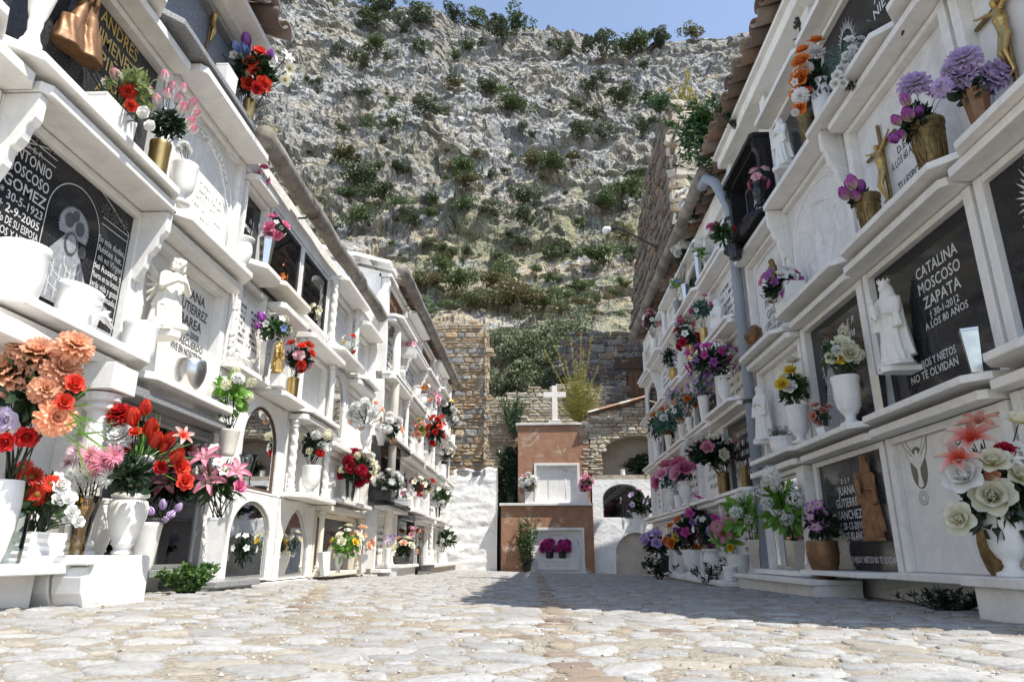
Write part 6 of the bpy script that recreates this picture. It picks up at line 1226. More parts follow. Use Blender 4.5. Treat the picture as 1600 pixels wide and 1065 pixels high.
vase(LW, 'amph', 'marble', 150, 862, 765, 44, 'white marble amphora half hidden behind the amber vase', d=.08, z=-.028)
vb(LW, 'amph', 'marble', 189, 866, 772, 56, 222, 705, 62, 58, 'scarlet tulips, white carnations and long grass blades', '', ('grass', 'leafb', 55), [('bud', 'scarlet', 227, 640, 15), ('bud', 'scarlet', 208, 655, 15), ('bud', 'scarlet', 235, 672, 15), ('bud', 'scarlet', 262, 690, 17), ('bud', 'scarlet', 243, 690, 15), ('bud', 'scarlet', 275, 715, 17), ('bud', 'scarlet', 255, 700, 13), ('lily', 'lilyr', 285, 682, 15), ('carn', 'white', 182, 662, 19), ('carn', 'white', 188, 682, 19), ('carn', 'red', 187, 645, 18), ('carn', 'red', 152, 698, 12), ('rose', 'scarlet', 283, 730, 12), ('rose', 'scarlet', 288, 752, 11), ('rose', 'scarlet', 200, 698, 9), ('rose', 'scarlet', 212, 675, 9), ('carn', 'white', 228, 725, 14), ('rose', 'red', 250, 730, 9)], d=.24, z=.0)
bouquet(205, 740, 40, 34, 2.45, 'mass of dark leaves filling behind the scarlet tulips', '', ('broad', 'leafd', 80), None, LW, name='foliage_bunch', cat='foliage')
vase(LW, 'taper', 'marble', 222, 864, 790, 46, 'wide white tapered vase behind the marble amphora', d=.16)
vb(LW, 'facet4', 'marble', 333, 884, 806, 38, 338, 752, 46, 38, 'pink stargazer lilies with long dark leaves', '', ('long', 'leaf', 100), [('lily', 'lilyp', 330, 752, 22), ('lily', 'lilyp', 322, 718, 20), ('lily', 'lilyp', 368, 738, 20), ('small', 'white', 350, 735, 11), ('small', 'white', 342, 722, 11), ('small', 'white', 312, 735, 10), ('small', 'white', 302, 740, 9), ('rose', 'rosy', 374, 760, 10), ('lily', 'lilyr', 300, 705, 14), ('small', 'white', 335, 700, 9)], d=.20)
bouquet(258, 802, 22, 14, 3.0, 'lilac silk flowers seen through the granite framed glass door', 'bud:lilac:5:9', ('fine', 'leaf', 50), None, None)
bouquet(382, 855, 17, 26, 4.35, 'green pot plant and white sprig behind the nearer glazed arch', 'small:white:6:6', ('rosel', 'leafd', 120), None, None)
bouquet(459, 848, 8, 16, 5.1, 'cream sprig behind the farther glazed arch', 'rose:cream:4:6', ('rosel', 'leafd', 50), None, None)
# ---- right wall flowers
vb(RW, 'cup', 'glaze', 1291, 196, 140, 36, 1268, 120, 26, 58, 'upright wall bouquet of orange roses and white carnations', '', (A, 'leafd', 260), [('rose', 'orange', 1275, 66, 13), ('rose', 'orange', 1254, 80, 13), ('rose', 'orange', 1252, 97, 14), ('rose', 'orange', 1250, 122, 15), ('rose', 'orange', 1243, 148, 10), ('rose', 'orange', 1250, 168, 12), ('carn', 'white', 1275, 80, 15), ('carn', 'white', 1260, 106, 13), ('carn', 'white', 1250, 150, 14), ('carn', 'white', 1242, 176, 7), ('small', 'white', 1243, 112, 7), ('small', 'white', 1242, 128, 7), ('small', 'scarlet', 1262, 140, 7)], d=.14)
vase(RW, 'ornate', 'bronzed', 1266, 228, 184, 30, 'small ornate brass planter low behind the orange roses', d=.04)
bouquet(1350, 92, 40, 56, 3.35, 'white miniature rose spray lying along the upper shelf', '', ('fine', 'teal', 300), RW.P(.12, 3.3, 2.5), RW, [('rose', 'white', u_, v_, 8) for u_, v_ in ((1327, 63), (1345, 62), (1335, 72), (1343, 73), (1355, 70), (1365, 67), (1332, 90), (1322, 88), (1320, 98), (1338, 98), (1346, 93), (1315, 108), (1323, 107), (1308, 118), (1313, 123), (1318, 130), (1305, 131), (1332, 77), (1378, 40), (1362, 36), (1374, 50), (1350, 80))])
vase(RW, 'urn', 'marble', 1405, 26, -60, 46, 'white marble urn base cut off by the top edge on the right', d=.13)
vb(RW, 'urn', 'blackpot', 1190, 335, 300, 24, 1186, 280, 18, 20, 'pink and red roses in the black granite niche', 'rose:pinkw:3:8;rose:rosy:3:8', ('fine', 'leaf', 150), d=.18)
vb(RW, 'ornate', 'bronzed', 1366, 376, 322, 42, 1344, 308, 26, 22, 'purple tulips drooping from the smaller brass planter', '', (A, 'leafd', 150), [('bud', 'purplew', 1332, 288, 13), ('bud', 'purple', 1345, 296, 13), ('bud', 'purplew', 1322, 305, 13), ('bud', 'purplew', 1338, 308, 12), ('bud', 'purple', 1326, 290, 10)], d=.13)
vb(RW, 'ornate', 'bronzed', 1466, 290, 218, 58, 1432, 185, 38, 42, 'lilac carnations and purple tulips over the larger brass planter', '', (A, 'leafd', 220), [('carn', 'lilacw', 1428, 130, 22), ('bud', 'purplew', 1416, 160, 13), ('bud', 'purplew', 1420, 182, 15), ('bud', 'purple', 1436, 178, 13), ('bud', 'purplew', 1402, 190, 12), ('bud', 'purple', 1398, 218, 14), ('bud', 'purplew', 1410, 212, 11), ('carn', 'lilacw', 1465, 142, 18), ('small', 'white', 1473, 150, 9)], d=.14)
vb(RW, 'facet', 'bronze', 1540, 218, 158, 44, 1518, 138, 40, 34, 'large white carnations tinged with lilac in a bronze vase', '', ('broad', 'leafd', 50), [('carn', 'lilacw', 1504, 92, 25), ('carn', 'lilacw', 1504, 118, 24), ('carn', 'lilacw', 1545, 122, 28), ('carn', 'lilacw', 1482, 108, 14), ('carn', 'lilacw', 1560, 112, 24), ('carn', 'lilacw', 1470, 135, 17)], d=.13)
vb(RW, 'box', 'marble', 1238, 492, 458, 56, 1245, 445, 40, 28, 'purple and white petunias in a white planter', 'small:white:6:11;small:purple:8:9;small:rosy:5:8', (A, 'leafd', 160), d=.11, flat=.6)
vb(RW, 'cup', 'blackpot', 1150, 405, 360, 22, 1128, 362, 24, 24, 'crimson rose and green leaves beside the blue pipe', 'rose:crimson:1:9;rose:rosy:2:8', ('broad', 'leaf', 50), d=.22)
vb(RW, 'ornate', 'bronze', 1352, 1e9, 0, 1, 0, 0, 1, 1, '', '') if 0 else None
vb(RW, 'goblet', 'marble', 1331, 664, 588, 42, 1322, 548, 34, 34, 'tall bunch of cream and yellow roses in the tallest white urn', '', (A, 'leaf', 200), [('rose', 'cream', 1316, 538, 14), ('rose', 'cream', 1328, 552, 13), ('rose', 'yellow', 1334, 543, 9), ('rose', 'yellow', 1312, 558, 10), ('rose', 'cream', 1300, 558, 9), ('rose', 'cream', 1342, 553, 8), ('clus', 'cream', 1318, 517, 12), ('small', 'white', 1338, 562, 8), ('rose', 'white', 1308, 548, 8)], d=.13)
vb(RW, 'goblet', 'marble', 1252, 692, 634, 34, 1243, 602, 28, 32, 'smaller bunch of yellow and white roses in the second urn', '', (A, 'leaf', 180), [('rose', 'cream', 1238, 565, 10), ('rose', 'yellow', 1235, 579, 8), ('rose', 'yellow', 1222, 600, 9), ('rose', 'white', 1234, 604, 10), ('rose', 'cream', 1250, 590, 9), ('small', 'white', 1228, 587, 7), ('rose', 'cream', 1222, 588, 8)], d=.13)
vb(RW, 'facet4', 'glaze', 1289, 682, 664, 24, 1292, 646, 18, 14, 'small salmon pink flowers between the two tall urns', 'rose:salmon:5:7', (A, 'leaf', 90), d=.08)
vb(RW, 'scallop', 'glaze', 1226, 706, 684, 42, 1226, 674, 22, 15, 'grey-green heather in a scalloped white pot', 'small:lilac:5:3', ('fine', 'leafd', 360), d=.10)
vase(RW, 'facet4', 'steel', 1526, 578, 510, 34, 'polished steel vase right of the Catalina lettering', d=.14)
vase(RW, 'facet4', 'steel', 1382, 648, 586, 20, 'polished steel vase left below the crowned statue', d=.07)
vb(RW, 'egg', 'bronze', 1291, 905, 845, 44, 1283, 810, 28, 36, 'dark foliage with lilac-pink orchids in a bronze vase', '', (A, 'leafd', 260), [('orchid', 'purplew', u_, v_, 9) for u_, v_ in ((1268, 792), (1284, 800), (1275, 822), (1288, 818), (1266, 808), (1278, 788))], d=.16)
vb(RW, 'facet4', 'steel', 1247, 888, 842, 28, 1232, 786, 40, 44, 'white lilac spikes with broad green leaves in a steel vase', '', ('broad', 'leafb', 40), [('clus', 'white', 1205, 742, 16), ('clus', 'white', 1212, 758, 14), ('clus', 'white', 1242, 780, 16), ('clus', 'white', 1228, 808, 14), ('clus', 'white', 1198, 785, 13), ('clus', 'white', 1242, 765, 13)], d=.14)
vb(RW, 'facet4', 'steel', 1184, 890, 846, 24, 1172, 800, 36, 38, 'white lilac spikes with leaves in the left steel vase', '', ('broad', 'leafb', 36), [('clus', 'white', 1188, 770, 16), ('clus', 'white', 1158, 775, 14), ('clus', 'white', 1170, 810, 12), ('clus', 'white', 1150, 800, 12), ('clus', 'white', 1195, 790, 12)], d=.14)
vb(RW, 'goblet', 'marble', 1588, 918, 800, 54, 1556, 760, 50, 78, 'giant bunch of cream roses and red-striped lilies', '', (A, 'leafd', 300), [('rose', 'cream', 1552, 775, 27), ('rose', 'white', 1508, 745, 24), ('rose', 'cream', 1500, 810, 20), ('rose', 'cream', 1552, 722, 22), ('rose', 'cream', 1592, 660, 20), ('lily', 'lilyr', 1520, 690, 36), ('lily', 'lilyr', 1500, 720, 26), ('lily', 'salmon', 1530, 662, 24), ('lily', 'white', 1580, 722, 14), ('rose', 'salmon', 1545, 745, 14), ('small', 'white', 1590, 700, 13), ('rose', 'crimson', 1570, 702, 12), ('rose', 'cream', 1596, 745, 18)], d=.22, z=-.075)
vase(RW, 'egg', 'bronzed', 1560, 888, 812, 40, 'brown carved brass vase half hidden by the big corner urn', d=.06)
# far right
vb(RW, 'urn', 'marble', 1132, 618, 572, 22, 1110, 560, 42, 28, 'sprawling magenta orchids in a white urn beside the pipe', 'orchid:magenta:12:9;orchid:purple:8:8;small:violet:4:6', ('long', 'leafd', 90), d=.13)
vb(RW, 'taper', 'marble', 1101, 645, 606, 18, 1094, 600, 24, 26, 'lilac and teal trailing sprays below the orchids', 'small:lilac:10:6;small:violet:6:5', ('fine', 'teal', 180), d=.14)
vb(RW, 'facet', 'steel', 1094, 455, 412, 14, 1096, 392, 14, 22, 'white chrysanthemums in a silver vase high on the right', 'mum:white:5:8', ('rosel', 'leafb', 60), d=.16)
vb(RW, 'facet', 'steel', 1072, 485, 452, 13, 1080, 385, 14, 34, 'column of white carnations rising along the gutter', 'carn:white:10:8;rose:pinkw:1:7', ('rosel', 'leafd', 90), d=.14)
bouquet(1112, 318, 20, 30, 7.0, 'white roses hanging at the top beside the pipe elbow', 'rose:white:9:9', ('rosel', 'leafd', 110), None, RW)
vb(RW, 'wall', 'granite', 1059, 482, 455, 13, 1058, 442, 12, 14, 'green sprig with tiny blue buds in a grey wall vase', 'small:white:4:4;small:blue:2:4', ('rosel', 'leafb', 70), d=.13)
vb(RW, 'wall', 'cream', 1023, 546, 520, 11, 1016, 500, 12, 16, 'pink blooms in the farthest vase of the upper right row', 'rose:pink:5:6;small:white:3:5', ('rosel', 'leafd', 60), d=.16)
vb(RW, 'cup', 'brass', 1080, 565, 540, 14, 1074, 527, 22, 20, 'red and white cluster in a brass vase', 'rose:crimson:6:6;small:white:7:6', ('rosel', 'leafd', 110), d=.15)
vb(RW, 'cup', 'brass', 1100, 525, 500, 13, 1098, 480, 20, 20, 'teal leaves with cerise flowers beneath the upper shelf', 'rose:rosy:4:6;small:white:3:5', ('rosel', 'teal', 120), d=.15)
vb(RW, 'amph', 'brass', 1053, 598, 575, 14, 1046, 556, 14, 20, 'pale violet flowers in a slanted brass vase', 'small:lilacw:9:5', ('rosel', 'leafd', 110), d=.15)
vb(RW, 'taper', 'cream', 1078, 660, 636, 12, 1075, 622, 18, 16, 'orange roses with blue-grey leaves', 'rose:orange:3:6;rose:peach:3:6', ('rosel', 'teal', 100), d=.14)
vb(RW, 'taper', 'cream', 1066, 678, 655, 12, 1060, 640, 18, 16, 'peach-orange roses above the tapering cream vase', 'rose:peach:5:6;small:white:3:5', ('rosel', 'teal', 90), d=.14)
vb(RW, 'taper', 'cream', 1045, 698, 675, 11, 1040, 657, 22, 22, 'white and orange rose bush in a fluted gold vase', 'rose:white:6:6;rose:orange:4:6', ('rosel', 'teal', 130), d=.15)
vb(RW, 'taper', 'marble', 1028, 710, 684, 14, 1024, 664, 14, 22, 'white buds at the outer end of the middle right shelf', 'rose:cream:6:5', ('rosel', 'leafd', 110), d=.14)
vb(RW, 'cup', 'bronzed', 1132, 768, 735, 18, 1120, 702, 40, 26, 'faded blush roses with black leaves in the open recess', 'rose:lilyp:6:9;lily:white:4:10;rose:cream:3:8', ('rosel', 'leafd', 260), d=.12)
vase(RW, 'cup', 'bronzed', 1164, 750, 716, 12, 'slim dark brass vase at the edge of the open recess', d=.12)
vb(RW, 'urn', 'marble', 1073, 792, 754, 21, 1070, 738, 19, 17, 'two large mauve pink roses in a white urn', 'rose:rosy:3:13;rose:pink:1:11', (A, 'leafd', 50), d=.16)
vb(RW, 'urn', 'marble', 1050, 798, 764, 18, 1045, 746, 20, 18, 'large mauve pink roses in the farther white urn', 'rose:rosy:3:12;rose:pink:2:9', (A, 'teal', 60), d=.16)
vase(RW, 'cup', 'glaze', 1062, 794, 774, 14, 'small white pot between the two urns of mauve roses', d=.14)
Z0 = -.214
vb(RW, 'goblet', 'marble', 1155, 893, 852, 32, 1132, 830, 28, 28, 'large pink daisies and yellow leaves in the nearest ground urn', '', ('broad', 'leafb', 30), [('gerb', 'pink', 1130, 833, 16), ('gerb', 'pink', 1138, 817, 12), ('gerb', 'lilyp', 1120, 822, 11), ('rose', 'yellow', 1141, 855, 6)], d=.18, z=Z0)
vb(RW, 'urn', 'marble', 1114, 899, 854, 26, 1108, 828, 24, 28, 'lilac daisies with a fern spike in a veined urn', 'gerb:lilac:4:9;small:white:6:6;orchid:magenta:2:8', (A, 'leafd', 160), d=.22, z=Z0)
vase(RW, 'bowl', 'glaze', 1141, 899, 876, 20, 'small white bowl in front of the nearest ground urn', d=.28, z=Z0)
vb(RW, 'goblet', 'marble', 1083, 895, 856, 28, 1082, 825, 26, 28, 'magenta and violet mixed blooms in a broad white urn', 'orchid:magenta:4:8;gerb:lilac:3:8;rose:orange:2:7;small:violet:4:6', (A, 'leafd', 200), d=.18, z=Z0)
vb(RW, 'taper', 'glaze', 1064, 888, 860, 15, 1058, 840, 17, 20, 'orange and yellow roses with blue flowers', 'rose:orange:4:7;rose:yellow:4:6;small:violet:3:5', (A, 'leafd', 110), d=.18, z=Z0)
vb(RW, 'urn', 'marble', 1098, 892, 855, 16, 1100, 800, 16, 26, 'upright green spike with one magenta bloom behind the urns', 'orchid:magenta:2:8;gerb:lilac:1:9', ('long', 'leafd', 70), d=.08, z=Z0)
vb(RW, 'taper', 'blackpot', 1040, 890, 865, 13, 1027, 848, 24, 18, 'lilac roses in dark cones at the far right end', 'rose:lilac:10:7', (A, 'leafd', 120), d=.20, z=Z0)
bouquet(1075, 508, 16, 16, 8.0, 'cerise and white flowers crowded under the middle shelf', 'rose:rosy:4:6;small:white:5:5', ('rosel', 'leaf', 90), None, RW)
bouquet(1054, 615, 12, 12, 8.6, 'violet sprig peeping over the orange roses', 'small:lilac:8:5', ('rosel', 'teal', 60), None, RW)
bouquet(1050, 405, 10, 10, 8.5, 'pale pink buds beside the far right gutter', 'rose:pinkw:4:6', ('rosel', 'leafb', 30), None, RW)
# ---- end wall flowers
def ew_vb(kind, mat, u, vb_, vt, w, bu, bv, ru, rv, short, fl, leaf, y=YE-.1, z=None):
    p = ony(u, vb_, y); h = ony(u, vt, y).z-p.z; r = w/FPX*y/2
    o = place('vase' if kind != 'box' else 'planter', vase_mesh(kind, mat), (p.x, y, (z if z is not None else p.z)+.001), (0, 0, 0), (r, r*(.6 if kind == 'box' else 1), h)); tag(o, f'{ADJ[mat]} {NAM[kind]} holding the {short}', NAM[kind])
    bouquet(bu, bv, ru, rv, y, short, fl, leaf, Vector((p.x, y, p.z+h*.9)))
ew_vb('box', 'slab', 827, 783, 765, 14, 826, 752, 13, 13, 'white carnations with a pink bloom on the ochre tomb ledge', 'carn:white:9:5;rose:pink:1:4', (A, 'leaf', 70), YE-.13, .885)
ew_vb('box', 'marble2', 913, 783, 766, 12, 915, 752, 11, 12, 'pink hyacinths at the right end of the ochre tomb ledge', 'rose:pink:6:4;rose:rosy:3:4', (A, 'leafd', 80), YE-.13, .885)
ew_vb('cup', 'blackpot', 859, 872, 862, 12, 858, 854, 11, 10, 'left magenta flower ball on the inscribed block', 'carn:magenta:9:5', (A, 'leafd', 60), YE-.12, -.06)
ew_vb('cup', 'blackpot', 879, 872, 862, 12, 880, 854, 11, 10, 'right magenta flower ball on the inscribed block', 'carn:magenta:9:5', (A, 'leafd', 60), YE-.12, -.06)
ew_vb('box', 'glaze', 1003, 811, 801, 30, 1000, 785, 30, 22, 'lilac flowers among dark leaves in the middle arch', 'small:lilac:12:5', (A, 'leafd', 240), YE+.12, .62)
ew_vb('cup', 'glaze', 973, 736, 726, 8, 1005, 722, 28, 18, 'dark leafy plant filling the upper arch', 'small:yellow:4:3', (A, 'leafd', 320), YE+.2, 1.4)
# ---- statues, reliefs, crucifixes
def robe(m, z0, z1, r0, r1, cx=0, cy=0, folds=9, amp=.10, ex=1.0, ey=.72, lean=(0, 0), seg=44, n=14, ph=0, back=False):
    vs = []
    for j in range(n+1):
        t = j/n; r = r0+(r1-r0)*t**.8
        for k in range(seg): a = 2*PI*k/seg; q = r*(1+amp*(1-.5*t)*math.sin(folds*a+ph+1.5*math.sin(t*4+a))); vs.append((cx+lean[0]*t+q*math.cos(a)*ex, cy+lean[1]*t+q*math.sin(a)*ey, z0+(z1-z0)*t))
    m.add(vs, [(i*seg+k, i*seg+(k+1) % seg, (i+1)*seg+(k+1) % seg, (i+1)*seg+k) for i in range(n) for k in range(seg)]+[tuple(range(seg))[::-1], tuple(n*seg+k for k in range(seg))])
def head(m, c, r):
    c = Vector(c); m.capsule(c+Vector((0, 0, -r*.35)), r*.72, c+Vector((0, 0, r*.3)), r*.9, 16); m.capsule(c+Vector((0, -r*.85, -.1*r)), r*.12, c+Vector((0, -r*.98, -.28*r)), r*.17, 8)
    for s in (-1, 1): m.capsule(c+Vector((s*r*.3, -r*.80, r*.12)), r*.13, c+Vector((s*r*.42, -r*.74, r*.10)), r*.12, 6)
    m.capsule(c+Vector((-r*.15, -r*.78, -r*.55)), r*.1, c+Vector((r*.15, -r*.78, -r*.55)), r*.1, 6); m.capsule(c+Vector((0, 0, -r)), r*.45, c+Vector((0, .02, -r*1.8)), r*.55, 10)
def fig_virgin(crown=True, child=True):
    m = MB(); m.lathe([(.20, 0), (.20, .035), (.17, .05)], 8, sy=.8); robe(m, .04, .60, .165, .105, amp=.09, folds=11); robe(m, .56, .80, .115, .095, folds=6, amp=.04, ex=1.1); m.capsule((-.10, 0, .76), .048, (.10, 0, .76), .048)
    robe(m, .10, .80, .19, .12, cy=.045, folds=7, amp=.08, ex=1.05, ey=.5, ph=2); head(m, (0, -.015, .895), .058)
    robe(m, .74, .93, .115, .066, cy=.025, folds=5, amp=.03, ey=.8); m.capsule((0, .02, .92), .066, (0, .02, .925), .062)
    if crown:
        m.lathe([(.05, .945), (.062, 1.0), (.05, 1.0), (.04, .95)], 16)
        for k in range(8): a = k*PI/4; m.capsule((.055*math.cos(a), .055*math.sin(a), .995), .013, (.06*math.cos(a), .06*math.sin(a), 1.02), .008, 6)
    for s in (-1, 1): m.capsule((s*.125, -.0, .74), .042, (s*.135, -.03, .60), .036); m.capsule((s*.135, -.03, .60), .036, (s*(.02 if not child else .05), -.12, .655 if not child else .60), .02); robe(m, .42, .60, .055, .035, cx=s*.13, cy=-.05, folds=4, amp=.12)
    if child: m.capsule((-.07, -.13, .60), .045, (-.08, -.13, .70), .038); m.capsule((-.082, -.14, .765), .035, (-.082, -.14, .775), .034); m.capsule((-.06, -.14, .6), .025, (-.02, -.17, .53), .018)
    else: m.capsule((0, -.125, .64), .024, (0, -.14, .72), .012)
    return m
def fig_angel():
    m = MB(); robe(m, .0, .34, .17, .13, amp=.12, folds=9, ey=.9); robe(m, .28, .66, .15, .095, lean=(0, -.05), amp=.07, folds=7); m.capsule((-.09, -.05, .63), .05, (.09, -.05, .63), .05); head(m, (.01, -.09, .77), .068)
    for i in range(26): a = i*.7; m.capsule((.01+.06*math.cos(a), -.07+.06*math.sin(a)*.8, .76+.05*math.sin(i)), .024, (.01+.065*math.cos(a), -.065+.055*math.sin(a), .80+.03*math.sin(i)), .02, 7)
    for s in (-1, 1):
        m.capsule((s*.11, -.05, .61), .042, (s*.14, -.10, .47), .036); m.capsule((s*.14, -.10, .47), .034, (.04*s, -.19, .55), .02)
        for k in range(6): m.capsule((s*.07, .05, .58-k*.015), .028, (s*(.20-.012*k), .12, .80-k*.09), .020-.001*k, 8)
    m.capsule((.0, -.19, .55), .03, (.02, -.2, .62), .015); m.capsule((-.1, -.05, .06), .07, (.12, -.12, .05), .06); return m
def fig_christ(s=1):
    m = MB()
    m.capsule((0, 0, .0), .055, (0, -.005, -.13), .075); m.capsule((0, -.005, -.13), .07, (0, 0, -.27), .055); robe(m, -.38, -.24, .075, .066, folds=8, amp=.08)
    m.capsule((0, -.03, .08), .04, (.01, -.045, .10), .036); m.capsule((0, .005, .10), .042, (0, .02, .13), .03); m.capsule((0, -.0, .0), .03, (0, -.02, .07), .025)
    for q in (-1, 1): m.capsule((q*.06, 0, .02), .030, (q*.20, 0, .10), .022); m.capsule((q*.20, 0, .10), .021, (q*.34, 0, .17), .014); m.capsule((q*.34, 0, .17), .016, (q*.37, -.01, .19), .012)
    m.capsule((-.035, 0, -.34), .045, (-.05, -.06, -.56), .032); m.capsule((.035, 0, -.34), .045, (.02, -.06, -.56), .032); m.capsule((-.05, -.06, -.56), .03, (-.01, -.0, -.80), .018); m.capsule((.02, -.06, -.56), .03, (.008, -.0, -.80), .018); m.capsule((0, 0, -.80), .02, (0, -.05, -.87), .014); return m
ME = {}
def stat(key, fn, mat, vox=.0082):
    if key not in ME: ME[key] = remesh(fn, 'statue_body', mat, vox, 0)
    return ME[key]
def statue(wl, key, fn, mat, u, vb_, vt, lab, d=.08, z=None, turn=0, bracket=0, cat='statue', name='statue', wide=1.0, thick=None):
    p = wl.q(u, vb_, d); z = p.z if z is None else z; h = ony(u, vt, p.y).z-p.z; rz = (PI/2 if wl.s < 0 else -PI/2)+turn
    root = empty(name, (p.x, p.y, z), lab, cat); place('figure', stat(key, fn, mat), (p.x, p.y, z), (0, 0, rz), (h*wide, h*(thick or wide), h), root)
    if bracket: m = MB(); m.prism([wl.P(-.06, p.y-.06, z-.03), wl.P(d+.06, p.y-.045, z-.03), wl.P(d+.09, p.y, z-.03), wl.P(d+.06, p.y+.045, z-.03), wl.P(-.06, p.y+.06, z-.03)], (0, 0, .029)); m.build('bracket', mat if not isinstance(bracket, str) else bracket, root, bevel=.003)
    return root
vc = fig_virgin(True, True); vp = fig_virgin(False, False)
statue(LW, 'angel', fig_angel(), 'cream_fig', 250, 545, 412, 'cream kneeling angel figure with wings beside the black tablet', d=.04, z=1.0, turn=-.5, bracket=1, wide=1.1)
statue(LW, 'vg', vc, 'goldfig', 433, 583, 530, 'small gilded angel figure on a white pedestal between two vases', d=.12, turn=-.4, bracket=0)
m = MB(); p = LW.q(433, 605, .12); m.box((p.x-.04, p.y-.04, 1.031), (p.x+.04, p.y+.04, LW.q(433, 583, .12).z)); tag(m.build('pedestal', 'marble', bevel=.004), 'little white marble pedestal under the gilded angel', 'pedestal')
statue(LW, 'angelw', fig_angel(), 'plaster_fig', 512, 786, 733, 'white angel figure leaning over the twisted column niche shelf', d=.06, turn=-.4, z=.423)
statue(RW, 'vc', vc, 'plaster_fig', 1403, 573, 440, 'white crowned virgin statue mounted on the Catalina tablet', d=.05, turn=.35, bracket=1, wide=1.05)
statue(RW, 'vp', vp, 'plaster_fig', 1226, 262, 183, 'white praying virgin statue high beside the black granite niche', d=.09, turn=.35, bracket=1)
statue(RW, 'vp', vp, 'plaster_fig', 1194, 688, 600, 'slim white statue standing left of the heather pot', d=.05, turn=.35, bracket=1)
statue(RW, 'vp', vp, 'plaster_fig', 1126, 545, 465, 'pale figure relief hanging beside the grey drainpipe', d=.05, turn=.3, bracket=1)
statue(RW, 'vb', vc, 'bronze', 1367, 845, 712, 'tall bronze virgin relief on the dark Juana tablet', d=.01, turn=.25, wide=.98, thick=.5)
statue(RW, 'vb2', vp, 'bronzed', 1212, 470, 403, 'dark bronze virgin relief next to the Isabel lettering', d=.03, turn=.2, wide=.9)
# bronze bust / hands
def pray_hands():
    m = MB()
    for s in (-1, 1):
        m.capsule((s*.10, 0, 0), .085, (s*.055, -.01, .30), .06); m.capsule((s*.05, -.01, .30), .055, (s*.028, -.03, .50), .045)
        for k in range(4): x = s*.022; y = -.075+k*.032; L = (.23, .27, .25, .19)[k]; m.capsule((x, y, .48), .021, (x*.9, y+.004, .48+L*.55), .018, 8); m.capsule((x*.9, y+.004, .48+L*.55), .018, (x*.7, y+.01, .48+L), .012, 8)
        m.capsule((s*.03, -.08, .42), .024, (s*.012, -.115, .58), .014, 8)
        robe(m, -.08, .2, .14, .10, cx=s*.09, folds=6, amp=.08)
    return m
statue(LW, 'hands', pray_hands(), 'bronze', 122, 72, -70, 'bronze praying hands with sleeves fixed to the dark granite tablet', d=.0, turn=-.3, cat='sculpture', name='praying_hands', wide=1.0)
def bust():
    m = MB(); head(m, (0, -.05, .6), .26); robe(m, 0, .5, .28, .2, folds=6, amp=.1, ey=.6); robe(m, .2, .95, .33, .2, cy=.1, folds=7, amp=.08, ey=.55); m.capsule((0, .05, .88), .2, (0, .05, .9), .18); return m
statue(RW, 'bust', bust(), 'bronze', 1181, 555, 511, 'bronze veiled head sculpture at the edge of the Isabel niche', d=.08, turn=.4, cat='sculpture', name='bronze_head', wide=1.15)
# crucifixes
def crucifix(wl, u, v_top, u_b, v_bot, lab, d, w=.55, tilt=0):
    a = wl.q(u, v_top, d); b = wl.q(u_b, v_bot, d); H = a.z-b.z; yc = (a.y+b.y)/2; root = empty('crucifix', (a.x, yc, b.z), lab, 'crucifix'); m = MB(); r = H*.018
    def seg(p, q, r): n = 9; P = [p.lerp(q, i/n)+Vector((0, rnd.uniform(-1, 1), rnd.uniform(-1, 1)))*r*.15 for i in range(n+1)]; m.tube(P, r, 7)
    yt, yb2 = a.y, b.y; top = Vector((a.x, yt, a.z)); bot = Vector((a.x, yb2, b.z)); zc = top.lerp(bot, .24); seg(top, bot, r); seg(zc-Vector((0, H*w*.5, 0)), zc+Vector((0, H*w*.5, 0)), r); m.build('cross', 'bronzed', root)
    if 'chr' not in ME: ME['chr'] = remesh(fig_christ(), 'christ', 'brass', .009, 0)
    s = H*.62; c = zc+Vector((-wl.s*r*1.6, 0, -.11*s)); ax = (top-bot).normalized(); place('figure', ME['chr'], c, (0, 0, PI/2 if wl.s < 0 else -PI/2), s, root)
    return root
crucifix(RW, 1553, -40, 1594, 152, 'large rough brass crucifix on the pale marble slab, top right corner', -.045)
crucifix(RW, 1370, 197, 1398, 338, 'smaller brass crucifix on the white tu esposo slab', -.035)
crucifix(LW, 338, -10, 322, 80, 'brass crucifix on the blue-grey granite slab behind the blue tulips', -.03)
ir = empty('iron_flower', RW.q(1251, 72, .03), 'black wrought iron flower fixed under the right eaves', 'ornament'); m = MB(); b = RW.q(1256, 72, .06); t_ = RW.q(1249, 38, .08); m.tube([b, b.lerp(t_, .5)+Vector((0, .02, 0)), t_], .006, 5); m.tube([b.lerp(t_, .45), b.lerp(t_, .6)+Vector((-.03, .07, .0))], .005, 5)
for i in range(7): a_ = i*.9; m.capsule(t_, .012, t_+Vector((-.02, .035*math.cos(a_), .03*math.sin(a_)+.01)), .010, 6)
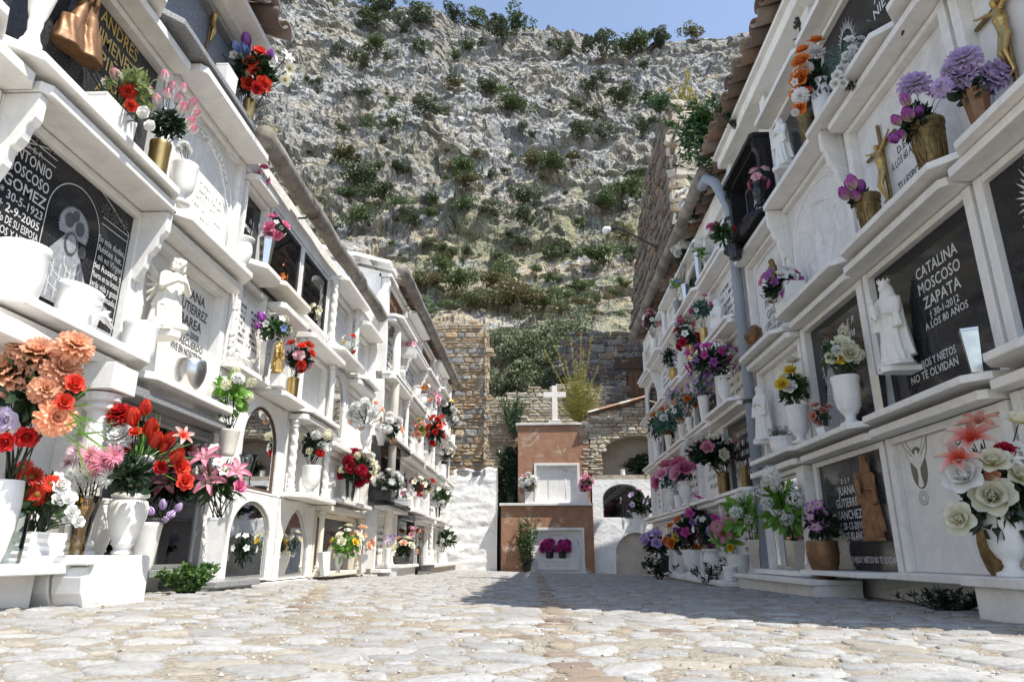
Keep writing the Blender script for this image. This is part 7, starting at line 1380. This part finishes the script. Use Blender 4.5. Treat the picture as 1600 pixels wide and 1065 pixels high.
m.build('iron_work', 'iron', ir)
for k, (wl_, u, v) in enumerate(((LW, 38, 80), (LW, 272, 330), (RW, 1411, 50))):
    p = wl_.q(u, v, .1); m = MB(); m.capsule(p, .008, p+Vector((0, .012, -.008)), .005, 7); tag(m.build('rusty_hook', 'rust', origin=p), ['rusty bolt under the top left shelf', 'rusty bolt at the edge of the carved niche shelf', 'rusty bolt under the top right marble shelf'][k], 'bolt')
# ------------------------------------------------------------------ camera, light, sky
cam = bpy.data.cameras.new('camera'); cam.lens = 24; cam.sensor_width = 36; cam.clip_start = .05; cam.clip_end = 1000; co = bpy.data.objects.new('camera', cam); co.rotation_euler = (PI/2+PIT, 0, YAW); C.objects.link(co); bpy.context.scene.camera = co
cam.dof.use_dof = False
L = Vector((-1, .58, -2.02)).normalized(); sun = bpy.data.lights.new('sun', 'SUN'); sun.energy = 3.8; sun.angle = math.radians(.53); sun.color = (1, .96, .89); so = bpy.data.objects.new('sun', sun); so.rotation_mode = 'QUATERNION'; so.rotation_quaternion = (-L).to_track_quat('Z', 'Y'); so.location = (3, -3, 8); C.objects.link(so)
wd = bpy.data.worlds.new('World'); bpy.context.scene.world = wd; wd.use_nodes = True; nt = wd.node_tree; sk = nt.nodes.new('ShaderNodeTexSky'); sk.sky_type = 'NISHITA'; sk.sun_disc = False; sk.sun_elevation = math.asin(-L.z); sk.sun_rotation = math.atan2(-L.x, -L.y); sk.altitude = 600; sk.air_density = 1.0; sk.dust_density = .6; sk.ozone_density = 2.2
hs = nt.nodes.new('ShaderNodeHueSaturation'); hs.inputs['Saturation'].default_value = .82; nt.links.new(sk.outputs[0], hs.inputs['Color']); nt.links.new(hs.outputs[0], nt.nodes['Background'].inputs[0]); nt.nodes['Background'].inputs[1].default_value = .14
sc = bpy.context.scene; sc.view_settings.view_transform = 'Standard'; sc.view_settings.look = 'None'; sc.view_settings.exposure = 1.0; sc.view_settings.gamma = 1
sc.cycles.max_bounces = 6; sc.cycles.transparent_max_bounces = 12
